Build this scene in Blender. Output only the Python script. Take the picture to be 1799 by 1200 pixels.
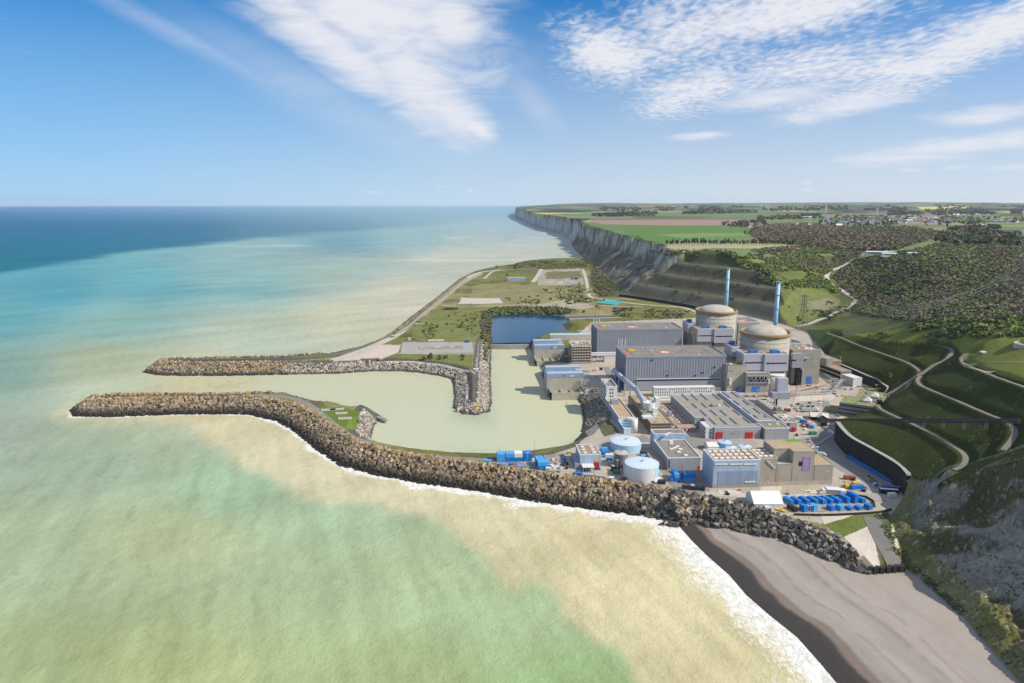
import bpy, math, random
import numpy as np
from mathutils import Vector, Matrix
for _o in list(bpy.data.objects): bpy.data.objects.remove(_o)
SC = bpy.context.scene
COL = SC.collection
R = math.radians

# ------------------------------------------------------------------ camera
CZ, PITCH, F = 190.0, R(11.47), 1200.0
CP, SP = math.cos(PITCH), math.sin(PITCH)
cam_d = bpy.data.cameras.new('camera'); cam = bpy.data.objects.new('camera', cam_d); COL.objects.link(cam)
cam.location = (0, 0, CZ); cam.rotation_euler = (math.pi/2 - PITCH, 0, 0)
cam_d.sensor_width = 36; cam_d.lens = F/1799*36; cam_d.clip_start = 1; cam_d.clip_end = 200000
SC.camera = cam
# ------------------------------------------------------------------ light
SUN = Vector((0.715, -0.27, 0.645)).normalized()
EL = math.asin(SUN.z); AZ = math.atan2(SUN.x, SUN.y)
sd = bpy.data.lights.new('sun', 'SUN'); sd.energy = 4.1; sd.angle = R(0.53); sd.color = (1, .93, .80)
so = bpy.data.objects.new('sun', sd); COL.objects.link(so)
so.rotation_euler = SUN.to_track_quat('Z', 'Y').to_euler()
SC.view_settings.view_transform = 'Standard'; SC.view_settings.look = 'None'
SC.view_settings.exposure = 0.38; SC.view_settings.gamma = 1
SC.cycles.use_denoising = True
SC.cycles.max_bounces = 6; SC.cycles.volume_bounces = 1; SC.cycles.diffuse_bounces = 3
SC.cycles.glossy_bounces = 2; SC.cycles.transmission_bounces = 2; SC.cycles.use_adaptive_sampling = False

# ------------------------------------------------------------------ pixel <-> world (photo is 1799 x 1200)
def ray(px, py):
    a = (px-899.5)/F; b = -(py-600)/F
    return np.array([a, CP+b*SP, -SP+b*CP])
def P(px, py, z=0.0):
    d = ray(px, py); t = (z-CZ)/d[2]
    return np.array([d[0]*t, d[1]*t, z])
def proj(x, y, z):
    dz = z-CZ; w = y*CP-dz*SP
    return 899.5+F*x/w, 600-F*(y*SP+dz*CP)/w
def ztop(x, y, py):
    q = (py-600)/F
    return CZ + y*(q*CP+SP)/(q*SP-CP)
def at_depth(px, py, dep):
    d = ray(px, py); return np.array([d[0]*dep, d[1]*dep, CZ+d[2]*dep])

# ------------------------------------------------------------------ world: physical sky plus high cloud in sky directions
W = bpy.data.worlds.new('World'); SC.world = W; W.use_nodes = True
nt = W.node_tree; nt.nodes.clear()
def N(t, kind, **kw):
    n = t.nodes.new(kind)
    for k, v in kw.items(): setattr(n, k, v)
    return n
def lk(t, a, b): t.links.new(a, b)
def mathn(t, op, a, b=None, c=None, clamp=False):
    n = N(t, 'ShaderNodeMath', operation=op, use_clamp=clamp)
    for i, v in enumerate((a, b, c)):
        if v is None: continue
        if isinstance(v, (int, float)): n.inputs[i].default_value = v
        else: lk(t, v, n.inputs[i])
    return n.outputs[0]
def maprange(t, v, a, b, c=0., d=1., kind='SMOOTHSTEP'):
    n = N(t, 'ShaderNodeMapRange', interpolation_type=kind)
    lk(t, v, n.inputs[0])
    for i, x in enumerate((a, b, c, d)): n.inputs[i+1].default_value = x
    return n.outputs[0]
def mixc(t, f, a, b, blend='MIX'):
    n = N(t, 'ShaderNodeMix', data_type='RGBA', blend_type=blend)
    for s, v in ((n.inputs[0], f), (n.inputs[6], a), (n.inputs[7], b)):
        if isinstance(v, (int, float)): s.default_value = v
        elif isinstance(v, (tuple, list)): s.default_value = (*v, 1) if len(v) == 3 else v
        else: lk(t, v, s)
    return n.outputs[2]
tc = N(nt, 'ShaderNodeTexCoord')
sep = N(nt, 'ShaderNodeSeparateXYZ'); lk(nt, tc.outputs['Generated'], sep.inputs[0])
dx, dy, dz = sep.outputs
zc = mathn(nt, 'ADD', mathn(nt, 'MAXIMUM', dz, 0.0), 0.16)
cmb = N(nt, 'ShaderNodeCombineXYZ'); lk(nt, dx, cmb.inputs[0]); lk(nt, dy, cmb.inputs[1]); lk(nt, zc, cmb.inputs[2])
sky = N(nt, 'ShaderNodeTexSky', sky_type='NISHITA')
sky.sun_disc = False; sky.sun_elevation = EL; sky.sun_rotation = AZ
sky.altitude = 0; sky.air_density = 1.0; sky.dust_density = 0.25; sky.ozone_density = 2.6
_nv = N(nt, 'ShaderNodeVectorMath', operation='NORMALIZE'); lk(nt, cmb.outputs[0], _nv.inputs[0]); lk(nt, _nv.outputs[0], sky.inputs[0])
hs = N(nt, 'ShaderNodeHueSaturation'); hs.inputs['Saturation'].default_value = 1.62; hs.inputs['Value'].default_value = 1.18; hs.inputs['Hue'].default_value = .5
lk(nt, sky.outputs[0], hs.inputs['Color'])
az = mathn(nt, 'ARCTAN2', dx, dy); el = mathn(nt, 'ARCSINE', dz)
ae = N(nt, 'ShaderNodeCombineXYZ'); lk(nt, az, ae.inputs[0]); lk(nt, el, ae.inputs[1])
pl = N(nt, 'ShaderNodeCombineXYZ')
zp = mathn(nt, 'MAXIMUM', mathn(nt, 'ADD', dz, 0.03), 0.02)
lk(nt, mathn(nt, 'DIVIDE', dx, zp), pl.inputs[0]); lk(nt, mathn(nt, 'DIVIDE', dy, zp), pl.inputs[1])
def azel(px, py):
    d = ray(px, py); d = d/np.linalg.norm(d)
    return math.atan2(d[0], d[1]), math.asin(d[2])
def blob(px, py, rx, ry, deg, soft=0.0):
    a, e = azel(px, py)
    m = N(nt, 'ShaderNodeMapping', vector_type='TEXTURE')
    m.inputs['Location'].default_value = (a, e, 0); m.inputs['Rotation'].default_value = (0, 0, R(deg))
    m.inputs['Scale'].default_value = (rx/F, ry/F, 1); lk(nt, ae.outputs[0], m.inputs[0])
    v = N(nt, 'ShaderNodeVectorMath', operation='LENGTH'); lk(nt, m.outputs[0], v.inputs[0])
    return maprange(nt, v.outputs['Value'], 1.35, soft)
def vmax(l):
    o = l[0]
    for b in l[1:]: o = mathn(nt, 'MAXIMUM', o, b)
    return o
def noise(t, vec, scale, detail=5, rough=.55, dist=0., sc3=None, rot=0.):
    n = N(t, 'ShaderNodeTexNoise'); n.inputs['Scale'].default_value = scale
    n.inputs['Detail'].default_value = detail; n.inputs['Roughness'].default_value = rough; n.inputs['Distortion'].default_value = dist
    if sc3 or rot:
        m = N(t, 'ShaderNodeMapping'); m.inputs['Scale'].default_value = sc3 or (1, 1, 1); m.inputs['Rotation'].default_value = (0, 0, rot)
        lk(t, vec, m.inputs[0]); vec = m.outputs[0]
    lk(t, vec, n.inputs[0]); return n.outputs[0]
# the broad streaked cloud: soft fibres running down to the right
left = vmax([blob(640, 20, 270, 105, -20), blob(560, 60, 250, 50, -33), blob(735, 150, 150, 70, -40), blob(790, 195, 95, 46, -32),
             blob(838, 226, 46, 20, -28), blob(700, -40, 210, 110, 0), blob(790, 40, 80, 70, -50)])
thin = vmax([blob(330, 70, 300, 18, -24), blob(560, 165, 260, 46, -25), blob(930, 170, 80, 28, -45), blob(740, 230, 150, 36, -15)])
nl = noise(nt, ae.outputs[0], 8, 8, .62, .8, (1.0, 4.2, 1), R(30))
nl2 = noise(nt, ae.outputs[0], 30, 4, .55, .4, (1.0, 2.6, 1), R(33))
dl = maprange(nt, mathn(nt, 'ADD', left, mathn(nt, 'ADD', mathn(nt, 'MULTIPLY', mathn(nt, 'SUBTRACT', nl, .5), 1.45), mathn(nt, 'MULTIPLY', mathn(nt, 'SUBTRACT', nl2, .5), .28))), -.14, 1.10, 0, .97)
dl = mathn(nt, 'MULTIPLY', dl, maprange(nt, left, .0, .3))
dt = mathn(nt, 'MULTIPLY', mathn(nt, 'MULTIPLY', thin, nl), .45)
# the rippled cloud field on the right
right = vmax([blob(1085, 90, 135, 70, -15), blob(1200, 55, 230, 95, 10), blob(1240, 140, 150, 60, 14), blob(1330, 30, 360, 60, 6),
              blob(1690, 75, 250, 52, 20), blob(1540, 112, 210, 40, 14), blob(1180, 178, 75, 26, 12), blob(1400, 118, 210, 42, 8)])
core = vmax([blob(1060, 95, 70, 40, -15), blob(1190, 168, 90, 30, 12), blob(1690, 90, 170, 28, 20), blob(1490, 186, 150, 26, 9), blob(1380, 20, 200, 30, 5)])
lens = vmax([blob(1490, 185, 150, 26, 9), blob(1350, 172, 150, 24, 3), blob(1760, 198, 120, 18, 6), blob(1680, 258, 240, 20, 6), blob(1230, 238, 70, 9, 4)])
pufs = noise(nt, pl.outputs[0], 14.0, 2, .5, .5, (1.25, .70, 1), R(-28))
bign = noise(nt, pl.outputs[0], 1.3, 5, .62, .6)
dr = maprange(nt, mathn(nt, 'ADD', mathn(nt, 'ADD', right, mathn(nt, 'MULTIPLY', mathn(nt, 'SUBTRACT', pufs, .5), 1.6)), mathn(nt, 'ADD', mathn(nt, 'MULTIPLY', mathn(nt, 'SUBTRACT', bign, .5), 1.6), mathn(nt, 'MULTIPLY', core, .45))), .12, 1.5, 0, .97)
dr = mathn(nt, 'MULTIPLY', dr, maprange(nt, right, .0, .35))
streak = noise(nt, ae.outputs[0], 12, 7, .65, .4, (1., 6., 1), R(-8))
de = maprange(nt, mathn(nt, 'ADD', lens, mathn(nt, 'MULTIPLY', mathn(nt, 'SUBTRACT', streak, .5), 1.7)), .15, 1.25, 0, .9)
puff = vmax([blob(1417, 321, 9, 4, 0), blob(1417, 333, 12, 4, 0), blob(1600, 299, 22, 4, 0), blob(1680, 294, 22, 4, 5), blob(1775, 294, 34, 5, 4), blob(655, 338, 14, 3, 0), blob(825, 334, 8, 4, 0), blob(775, 327, 9, 2, 0)])
dp = mathn(nt, 'MULTIPLY', puff, .45)
# unseen broken cloud added overhead and behind the viewer, for whiter fill light
over = mathn(nt, 'MAXIMUM', maprange(nt, el, .36, .62), mathn(nt, 'MULTIPLY', maprange(nt, dy, .1, -.3), maprange(nt, el, .02, .25)))
ovn = maprange(nt, noise(nt, tc.outputs['Generated'], 3.2, 6, .6, .4), .36, .62)
do = mathn(nt, 'MULTIPLY', mathn(nt, 'MULTIPLY', over, ovn), .80)
dens = mathn(nt, 'MINIMUM', vmax([dl, dt, dr, de, dp, do]), 1.0)
# pale veil towards the horizon, a little warmer over land
veil = mathn(nt, 'MULTIPLY', maprange(nt, el, 0.275, -0.02, 0, 1, 'LINEAR'), maprange(nt, az, -.75, .5, .88, 1.0, 'LINEAR'))
hcol = mixc(nt, maprange(nt, az, -.7, .35, 0, 1), (3.35, 5.0, 6.35), (5.2, 5.7, 6.15))
base = mixc(nt, veil, hs.outputs[0], hcol)
cl = mixc(nt, dens, base, (6.2, 6.25, 6.65))
bg = N(nt, 'ShaderNodeBackground'); bg.inputs['Strength'].default_value = 0.103
lk(nt, cl, bg.inputs[0]); wo = N(nt, 'ShaderNodeOutputWorld'); lk(nt, bg.outputs[0], wo.inputs[0])

# ------------------------------------------------------------------ helpers: tags, meshes, materials
def tag(o, label=None, cat=None, group=None, kind=None):
    if label: o['label'] = label
    if cat: o['category'] = cat
    if group: o['group'] = group
    if kind: o['kind'] = kind
    return o
def empty(name, loc, rz=0):
    o = bpy.data.objects.new(name, None); COL.objects.link(o); o.location = loc; o.rotation_euler = (0, 0, rz); return o
def children(o): return [c for c in bpy.data.objects if c.parent == o]
def copy_tree(o, parent=None):
    c = o.copy(); COL.objects.link(c); c.parent = parent
    for ch in list(o.children): copy_tree(ch, c)
    return c
def link_mesh(name, me, parent=None):
    o = bpy.data.objects.new(name, me); COL.objects.link(o)
    if parent is not None: o.parent = parent
    return o
class MB:
    def __init__(s): s.v = []; s.f = []; s.sm = []
    def quad(s, *p, smooth=False):
        b = len(s.v); s.v += [tuple(map(float, q)) for q in p]; s.f.append(tuple(range(b, b+len(p)))); s.sm.append(smooth); return s
    def box(s, x0, x1, y0, y1, z0, z1, bottom=True):
        b = len(s.v)
        s.v += [(x0, y0, z0), (x1, y0, z0), (x1, y1, z0), (x0, y1, z0), (x0, y0, z1), (x1, y0, z1), (x1, y1, z1), (x0, y1, z1)]
        fs = [(4, 5, 6, 7), (0, 1, 5, 4), (1, 2, 6, 5), (2, 3, 7, 6), (3, 0, 4, 7)] + ([(3, 2, 1, 0)] if bottom else [])
        s.f += [tuple(b+i for i in f) for f in fs]; s.sm += [False]*len(fs); return s
    def prism(s, poly, z0, z1):
        b = len(s.v); n = len(poly)
        zt = z1 if hasattr(z1, '__len__') else [z1]*n
        s.v += [(p[0], p[1], z0) for p in poly]+[(p[0], p[1], zt[i]) for i, p in enumerate(poly)]
        s.f += [tuple(b+n+i for i in range(n)), tuple(b+i for i in reversed(range(n)))]
        s.f += [(b+i, b+(i+1) % n, b+n+(i+1) % n, b+n+i) for i in range(n)]; s.sm += [False]*(n+2); return s
    def cyl(s, cx, cy, r0, r1, z0, z1, n=32, cap=True, a0=0., a1=2*math.pi):
        b = len(s.v); full = a1-a0 > 6.28; m = n if full else n+1
        for z, r in ((z0, r0), (z1, r1)):
            s.v += [(cx+r*math.cos(a0+(a1-a0)*i/n), cy+r*math.sin(a0+(a1-a0)*i/n), z) for i in range(m)]
        for i in range(n):
            j = (i+1) % m; s.f.append((b+i, b+j, b+m+j, b+m+i)); s.sm.append(True)
        if cap and full:
            s.f.append(tuple(b+m+i for i in range(m))); s.sm.append(False)
            s.f.append(tuple(b+i for i in reversed(range(m)))); s.sm.append(False)
        return s
    def lathe(s, cx, cy, prof, n=48):
        b = len(s.v)
        for r, z in prof: s.v += [(cx+r*math.cos(2*math.pi*i/n), cy+r*math.sin(2*math.pi*i/n), z) for i in range(n)]
        for k in range(len(prof)-1):
            for i in range(n):
                j = (i+1) % n; s.f.append((b+k*n+i, b+k*n+j, b+(k+1)*n+j, b+(k+1)*n+i)); s.sm.append(True)
        return s
    def tube(s, p, q, r, n=6, r2=None):
        p = Vector(p); q = Vector(q); d = (q-p)
        if d.length < 1e-6: return s
        d.normalize(); u = d.orthogonal().normalized(); w = d.cross(u); b = len(s.v)
        for c, rr in ((p, r), (q, r if r2 is None else r2)):
            s.v += [tuple(c+u*rr*math.cos(2*math.pi*i/n)+w*rr*math.sin(2*math.pi*i/n)) for i in range(n)]
        for i in range(n):
            j = (i+1) % n; s.f.append((b+i, b+j, b+n+j, b+n+i)); s.sm.append(n > 6)
        s.f.append(tuple(b+n+i for i in range(n))); s.f.append(tuple(b+i for i in reversed(range(n)))); s.sm += [False, False]; return s
    def path(s, pts, r, n=6):
        for a, b in zip(pts[:-1], pts[1:]): s.tube(a, b, r, n)
        return s
    def ribbon(s, pts, w, h=None, dz=0.0):
        """flat strip along pts (xyz) of width w; heights from h(x, y) if given"""
        pts = [np.array(p, float) for p in pts]; L = []; Rr = []
        for i, p in enumerate(pts):
            t = pts[min(i+1, len(pts)-1)]-pts[max(i-1, 0)]; t = t[:2]/(np.linalg.norm(t[:2])+1e-9); n_ = np.array([-t[1], t[0]])
            ww = w[i] if hasattr(w, '__len__') else w
            for lst, sg in ((L, 1), (Rr, -1)):
                q = p[:2]+n_*sg*ww/2; lst.append((q[0], q[1], (h(q[0], q[1]) if h else p[2])+dz))
        b = len(s.v); s.v += L+Rr; n = len(pts)
        for i in range(n-1): s.f.append((b+i, b+n+i, b+n+i+1, b+i+1)); s.sm.append(True)
        return s
    def xf(s, m, start=0):
        s.v[start:] = [tuple(m @ Vector(p)) for p in s.v[start:]]; return s
    def mesh(s, name, mat):
        me = bpy.data.meshes.new(name); me.from_pydata(s.v, [], s.f)
        me.polygons.foreach_set('use_smooth', s.sm); me.materials.append(mat); me.update(); return me
    def build(s, name, mat, parent=None, loc=None, rz=0):
        o = link_mesh(name, s.mesh(name, mat), parent)
        if loc is not None: o.location = loc
        if rz: o.rotation_euler = (0, 0, rz)
        return o
MATS = {}
def mat(name, col, rough=.85, var=.18, scale=.25, bump=0., bscale=2., streak=0., metal=0., spec=.3, dirt=None, dirt_amt=.5, dirt_scale=.08, vs=0.):
    if name in MATS: return MATS[name]
    m = bpy.data.materials.new(name); m.use_nodes = True; t = m.node_tree
    b = t.nodes['Principled BSDF']; b.inputs['Roughness'].default_value = rough; b.inputs['Metallic'].default_value = metal
    b.inputs['Specular IOR Level'].default_value = spec
    g = N(t, 'ShaderNodeNewGeometry'); pos = g.outputs['Position']
    n1 = noise(t, pos, scale, 4, .6); n2 = noise(t, pos, scale*9, 3, .6)
    f = mathn(t, 'ADD', mathn(t, 'MULTIPLY', n1, .65), mathn(t, 'MULTIPLY', n2, .35))
    f = maprange(t, f, .3, .7, 1-var, 1+var, 'LINEAR')
    vm = N(t, 'ShaderNodeVectorMath', operation='SCALE'); vm.inputs[0].default_value = col; lk(t, f, vm.inputs['Scale'])
    c = vm.outputs[0]
    if vs:
        c = mixc(t, maprange(t, noise(t, pos, .55, 2, .8, 0, (1, 1, 0)), .42, .66, 0, vs), c, tuple(x*.62 for x in col)); c = mixc(t, maprange(t, noise(t, pos, .12, 5, .7, .6), .5, .72, 0, vs*.8), c, tuple(x*.72 for x in col))
    if streak:
        ns = noise(t, pos, .9, 3, .7, 0, (1, 1, .06)); c = mixc(t, maprange(t, ns, .52, .75, 0, streak), c, tuple(x*.45 for x in col))
    if dirt:
        nd = noise(t, pos, dirt_scale, 6, .65, .5); c = mixc(t, maprange(t, nd, .48, .62, 0, dirt_amt), c, dirt)
    lk(t, c, b.inputs['Base Color'])
    if bump:
        bp = N(t, 'ShaderNodeBump'); bp.inputs['Strength'].default_value = 1; bp.inputs['Distance'].default_value = bump
        lk(t, noise(t, pos, bscale, 5, .65), bp.inputs['Height']); lk(t, bp.outputs[0], b.inputs['Normal'])
    MATS[name] = m; return m
def attr_mat(name, rough=.9, spec=.15, bump=.0, bscale=.6, scales=(.03, .3), fine=.5):
    """colour from the mesh's own colour attribute (alpha = how patchy it is), broken up by noise in world space"""
    m = bpy.data.materials.new(name); m.use_nodes = True; t = m.node_tree
    b = t.nodes['Principled BSDF']; b.inputs['Roughness'].default_value = rough; b.inputs['Specular IOR Level'].default_value = spec
    a = N(t, 'ShaderNodeAttribute', attribute_name='Col')
    g = N(t, 'ShaderNodeNewGeometry'); pos = g.outputs['Position']
    n1 = noise(t, pos, scales[0], 6, .65, .4); n2 = noise(t, pos, scales[1], 5, .7, .2)
    f = mathn(t, 'ADD', mathn(t, 'MULTIPLY', mathn(t, 'SUBTRACT', n1, .5), 1-fine), mathn(t, 'MULTIPLY', mathn(t, 'SUBTRACT', n2, .5), fine))
    f = mathn(t, 'MULTIPLY_ADD', mathn(t, 'MULTIPLY', f, a.outputs['Alpha']), 3.2, 1.0)
    f = mathn(t, 'MAXIMUM', f, .3)
    vm = N(t, 'ShaderNodeVectorMath', operation='SCALE'); lk(t, a.outputs['Color'], vm.inputs[0]); lk(t, f, vm.inputs['Scale'])
    lk(t, vm.outputs[0], b.inputs['Base Color'])
    if bump:
        bp = N(t, 'ShaderNodeBump'); bp.inputs['Distance'].default_value = bump
        lk(t, n2, bp.inputs['Height']); lk(t, mathn(t, 'MULTIPLY', a.outputs['Alpha'], 1.5, clamp=True), bp.inputs['Strength']); lk(t, bp.outputs[0], b.inputs['Normal'])
    return m
def np_mesh(name, verts, faces, cols=None, smooth=True, material=None):
    """verts (n,3); faces (m,4) or (m,3) arrays"""
    me = bpy.data.meshes.new(name); n, k = len(faces), faces.shape[1]
    me.vertices.add(len(verts)); me.vertices.foreach_set('co', np.ascontiguousarray(verts, np.float32).ravel())
    me.loops.add(n*k); me.loops.foreach_set('vertex_index', np.ascontiguousarray(faces, np.int32).ravel())
    me.polygons.add(n); me.polygons.foreach_set('loop_start', np.arange(0, n*k, k, dtype=np.int32))
    me.polygons.foreach_set('use_smooth', np.full(n, smooth))
    if cols is not None:
        ca = me.color_attributes.new('Col', 'FLOAT_COLOR', 'POINT'); ca.data.foreach_set('color', np.ascontiguousarray(cols, np.float32).ravel())
    me.update(calc_edges=True); me.validate()
    if material: me.materials.append(material)
    return me
# ------------------------------------------------------------------ numpy noise and polygons
def _h(ix, iy, s):
    h = (ix*374761393 + iy*668265263 + s*974711) & 0xffffffff
    h = ((h ^ (h >> 13))*1274126177) & 0xffffffff
    return ((h ^ (h >> 16)) & 0xffff)/65535.0
def vnoise(x, y, s=0):
    ix = np.floor(x).astype(np.int64); iy = np.floor(y).astype(np.int64); fx = x-ix; fy = y-iy
    fx = fx*fx*(3-2*fx); fy = fy*fy*(3-2*fy)
    a = _h(ix, iy, s); b = _h(ix+1, iy, s); c = _h(ix, iy+1, s); d = _h(ix+1, iy+1, s)
    return (a*(1-fx)+b*fx)*(1-fy)+(c*(1-fx)+d*fx)*fy
def fbm(x, y, s=0, o=4, g=.5):
    r = 0.; a = 1.; t = 0.
    for i in range(o):
        r = r+a*vnoise(x*2**i+17*i, y*2**i-9*i, s+i); t += a; a *= g
    return r/t
def sstep(a, b, x):
    t = np.clip((x-a)/(b-a), 0, 1); return t*t*(3-2*t)
def inside(x, y, poly):
    r = np.zeros(x.shape, bool); n = len(poly)
    for i in range(n):
        x0, y0 = poly[i][:2]; x1, y1 = poly[(i+1) % n][:2]
        if y0 == y1: continue
        r ^= ((y0 > y) != (y1 > y)) & (x < (x1-x0)*(y-y0)/(y1-y0)+x0)
    return r
def dist_poly(x, y, pts, closed=True):
    """distance to a polyline, index of nearest segment and position along it"""
    d2 = np.full(x.shape, 1e18); idx = np.zeros(x.shape, np.int32); tt = np.zeros(x.shape)
    n = len(pts)
    for i in range(n if closed else n-1):
        ax, ay = pts[i][:2]; bx, by = pts[(i+1) % n][:2]; ex, ey = bx-ax, by-ay; l2 = ex*ex+ey*ey
        if l2 < 1e-9: continue
        t = np.clip(((x-ax)*ex+(y-ay)*ey)/l2, 0, 1); q = (x-ax-t*ex)**2+(y-ay-t*ey)**2
        m = q < d2; d2 = np.where(m, q, d2); idx = np.where(m, i, idx); tt = np.where(m, t, tt)
    return np.sqrt(d2), idx, tt
def pxpoly(l, z=0.): return [P(a, b, z)[:2] for a, b in l]
def srgb(r, g, b):
    return tuple(((c/255+.055)/1.055)**2.4 if c > 10 else c/255/12.92 for c in (r, g, b))
# ================================================================== the land: one height sheet
ZP = 11.0
RK, BE = .70, .085
WL = [(1640, 1420, BE), (1540, 1290, BE), (1480, 1213, BE), (1440, 1165, BE), (1400, 1120, BE), (1350, 1080, BE), (1310, 1045, BE), (1280, 1010, BE), (1240, 975, BE), (1215, 950, BE),
 (1192, 924, BE), (1180, 911, RK), (1110, 903, RK), (1060, 896, RK), (1000, 888, RK), (940, 880, RK), (870, 867, RK), (800, 856, RK), (740, 848, RK), (660, 833, RK), (600, 817, RK), (560, 790, RK),
 (520, 757, RK), (490, 740, RK), (440, 728, RK), (400, 727, RK), (300, 728, RK), (200, 732, RK), (132, 731, RK), (126, 722, RK), (150, 710, RK), (210, 705, RK), (300, 704, RK), (420, 704, RK), (480, 701, .6),
 (505, 698, .6), (530, 701, .6), (552, 709, .6), (575, 714, .6), (600, 715, .6), (628, 723, .6), (650, 724, .9), (679, 736, .9), (661, 740, .9), (653, 755, .6), (650, 773, .6), (662, 780, .6), (700, 790, .6), (740, 797, .6), (800, 803, .6),
 (860, 805, .6), (920, 801, .6), (970, 793, .6), (1005, 779, .6), (1024, 758, .6), (1028, 738, .6), (1023, 714, .6), (1018, 703, 3), (1022, 692, 3), (967, 689.5, 3), (951, 658, 3), (984, 645, 3), (983, 634, 3), (940, 631, 3), (931, 611, 3), (926, 607, .6), (862, 608, .6),
 (860, 640, .6), (860, 680, .6), (861, 708, .6), (858, 724, .6), (836, 729, .6), (814, 727, .6), (806, 722, .6), (799, 716, .6), (801, 697, .6), (799, 675, .6), (794, 666, .6), (778, 661, .6), (739, 655, .6), (705, 652, .6), (655, 652, .6), (600, 656, .6), (500, 658, RK), (400, 660, RK), (317, 660, RK), (280, 659, RK),
 (255, 654, RK), (262, 647, RK), (300, 641, RK), (400, 639, RK), (500, 637, RK), (560, 632, .55), (610, 621, .5), (656, 605, .5), (692, 584, .5), (722, 559, .5), (767, 525, .5), (808, 491, .5), (828, 481, .5), (864, 473, .5), (895, 469, .5),
 (920, 462, .5), (975, 458, .5), (1022, 458, .5), (1032, 455, .5), (1018, 447, 3), (1008, 437, 3), (1003, 425, 3), (1000, 418, 3), (985, 411, 3), (960, 404, 3), (945, 399, 3), (930, 394, 3), (916, 387, 3), (906, 382.5, 3), (903.5, 380, 3), (905, 377, 3), (925, 372, 3), (990, 368, 3)]
WXY = [tuple(P(a, b, 0)[:2]) for a, b, _ in WL] + [(30000, 45000), (60000, 40000), (60000, -800), (500, -800)]
WS = np.array([s for *_, s in WL]+[3, 3, 3, 3])
# foot of the rising ground: pixel, height there, lower slope, knee height, upper slope
FL = [(1900, 1400, 6, .85, 30, 1.4), (1835, 1245, 6, .85, 30, 1.4), (1750, 1150, 6, .85, 30, 1.4), (1690, 1080, 6, .82, 30, 1.4), (1640, 1035, 6.3, .78, 30, 1.3), (1600, 1000, 7, .7, 30, 1.2), (1583, 975, 8, .65, 30, 1.), (1572, 935, 10, .6, 30, 1.), (1566, 905, 11, .9, 30, 1.),
 (1582, 880, 11.5, 1, 30, 1.), (1592, 858, 18, 2, 30, 2), (1598, 836, 25, 2, 90, 2), (1590, 825, 25, 2, 90, 2), (1563, 805, 25, 2, 90, 2), (1525, 782.5, 25, 2, 90, 2), (1500, 769, 25, 2, 90, 2), (1488, 760, 25, 2, 90, 2), (1474, 743, 25, 2, 90, 2), (1474, 738, 14, .6, 90, .6), (1510, 722, 12.5, .6, 90, .6),
 (1540, 704, 14, .8, 90, .8), (1556, 690, 18, 1, 90, 1), (1561, 680, 20, 1, 90, 1), (1552, 674, 20, 2, 90, 2), (1540, 665, 20, 2, 90, 2), (1500, 648, 20, 2, 90, 2), (1474, 637, 20, 2, 90, 2), (1452, 626, 19, 1, 90, 1), (1436, 604, 14, .7, 90, .7),
 (1420, 585, 11.5, .7, 90, .7), (1375, 570, 11, .56, 90, .56), (1300, 553, 11, .56, 150, .56), (1225, 541, 11, .56, 150, .56), (1130, 525, 11, .56, 150, .56), (1092, 517, 11, .5, 60, 1.6), (1070, 495, 11, .42, 55, 2.2), (1048, 468, 10, .5, 55, 2.6), (1036, 458, 6, .7, 52, 3.),
 (1018, 447, 0, .8, 50, 3.), (1008, 437, 0, .9, 45, 3.5), (1003, 425, 0, 1.0, 45, 4.), (1000, 418, 0, 1.2, 40, 4.), (985, 411, 0, 2, 30, 5.), (960, 404, 0, 3, 20, 5.), (945, 399, 0, 3, 20, 5), (930, 394, 0, 3, 20, 5), (916, 387, 0, 3, 20, 5), (906, 382.5, 0, 3, 20, 5), (903.5, 380, 0, 3, 20, 5), (905, 377, 0, 3, 20, 5), (925, 372, 0, 3, 20, 5), (990, 368, 0, 3, 20, 5)]
FXY = [tuple(P(a, b, z)[:2]) for a, b, z, *_ in FL] + [(30000, 45000), (60000, 40000), (60000, -800), (400, -800)]
FA = np.array([l[2:] for l in FL]+[(0, 3, 20, 5)]*4, float)
FLN = np.array([math.hypot(FXY[(i+1) % len(FXY)][0]-FXY[i][0], FXY[(i+1) % len(FXY)][1]-FXY[i][1]) for i in range(len(FXY))]); FSL = np.concatenate([[0], np.cumsum(FLN)[:-1]])
POND = pxpoly([(862, 552.5), (900, 551), (960, 552), (990, 555), (1075, 554), (1087, 557.5), (1086, 562), (1000, 565), (985, 570), (997, 581), (1035, 580), (1035, 585), (965, 587), (938, 595), (930, 601.5), (862, 602)], 5)
BEACH = pxpoly([(1180, 911), (1216, 907), (1260, 920), (1300, 929), (1336, 938), (1376, 949), (1407, 961), (1439, 975), (1478, 994), (1505, 1004), (1531, 1006), (1588, 1000), (1602, 1001), (1640, 1035), (1690, 1080), (1750, 1150), (1835, 1245), (1900, 1400), (1640, 1600), (1200, 1000)], 4)
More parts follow.
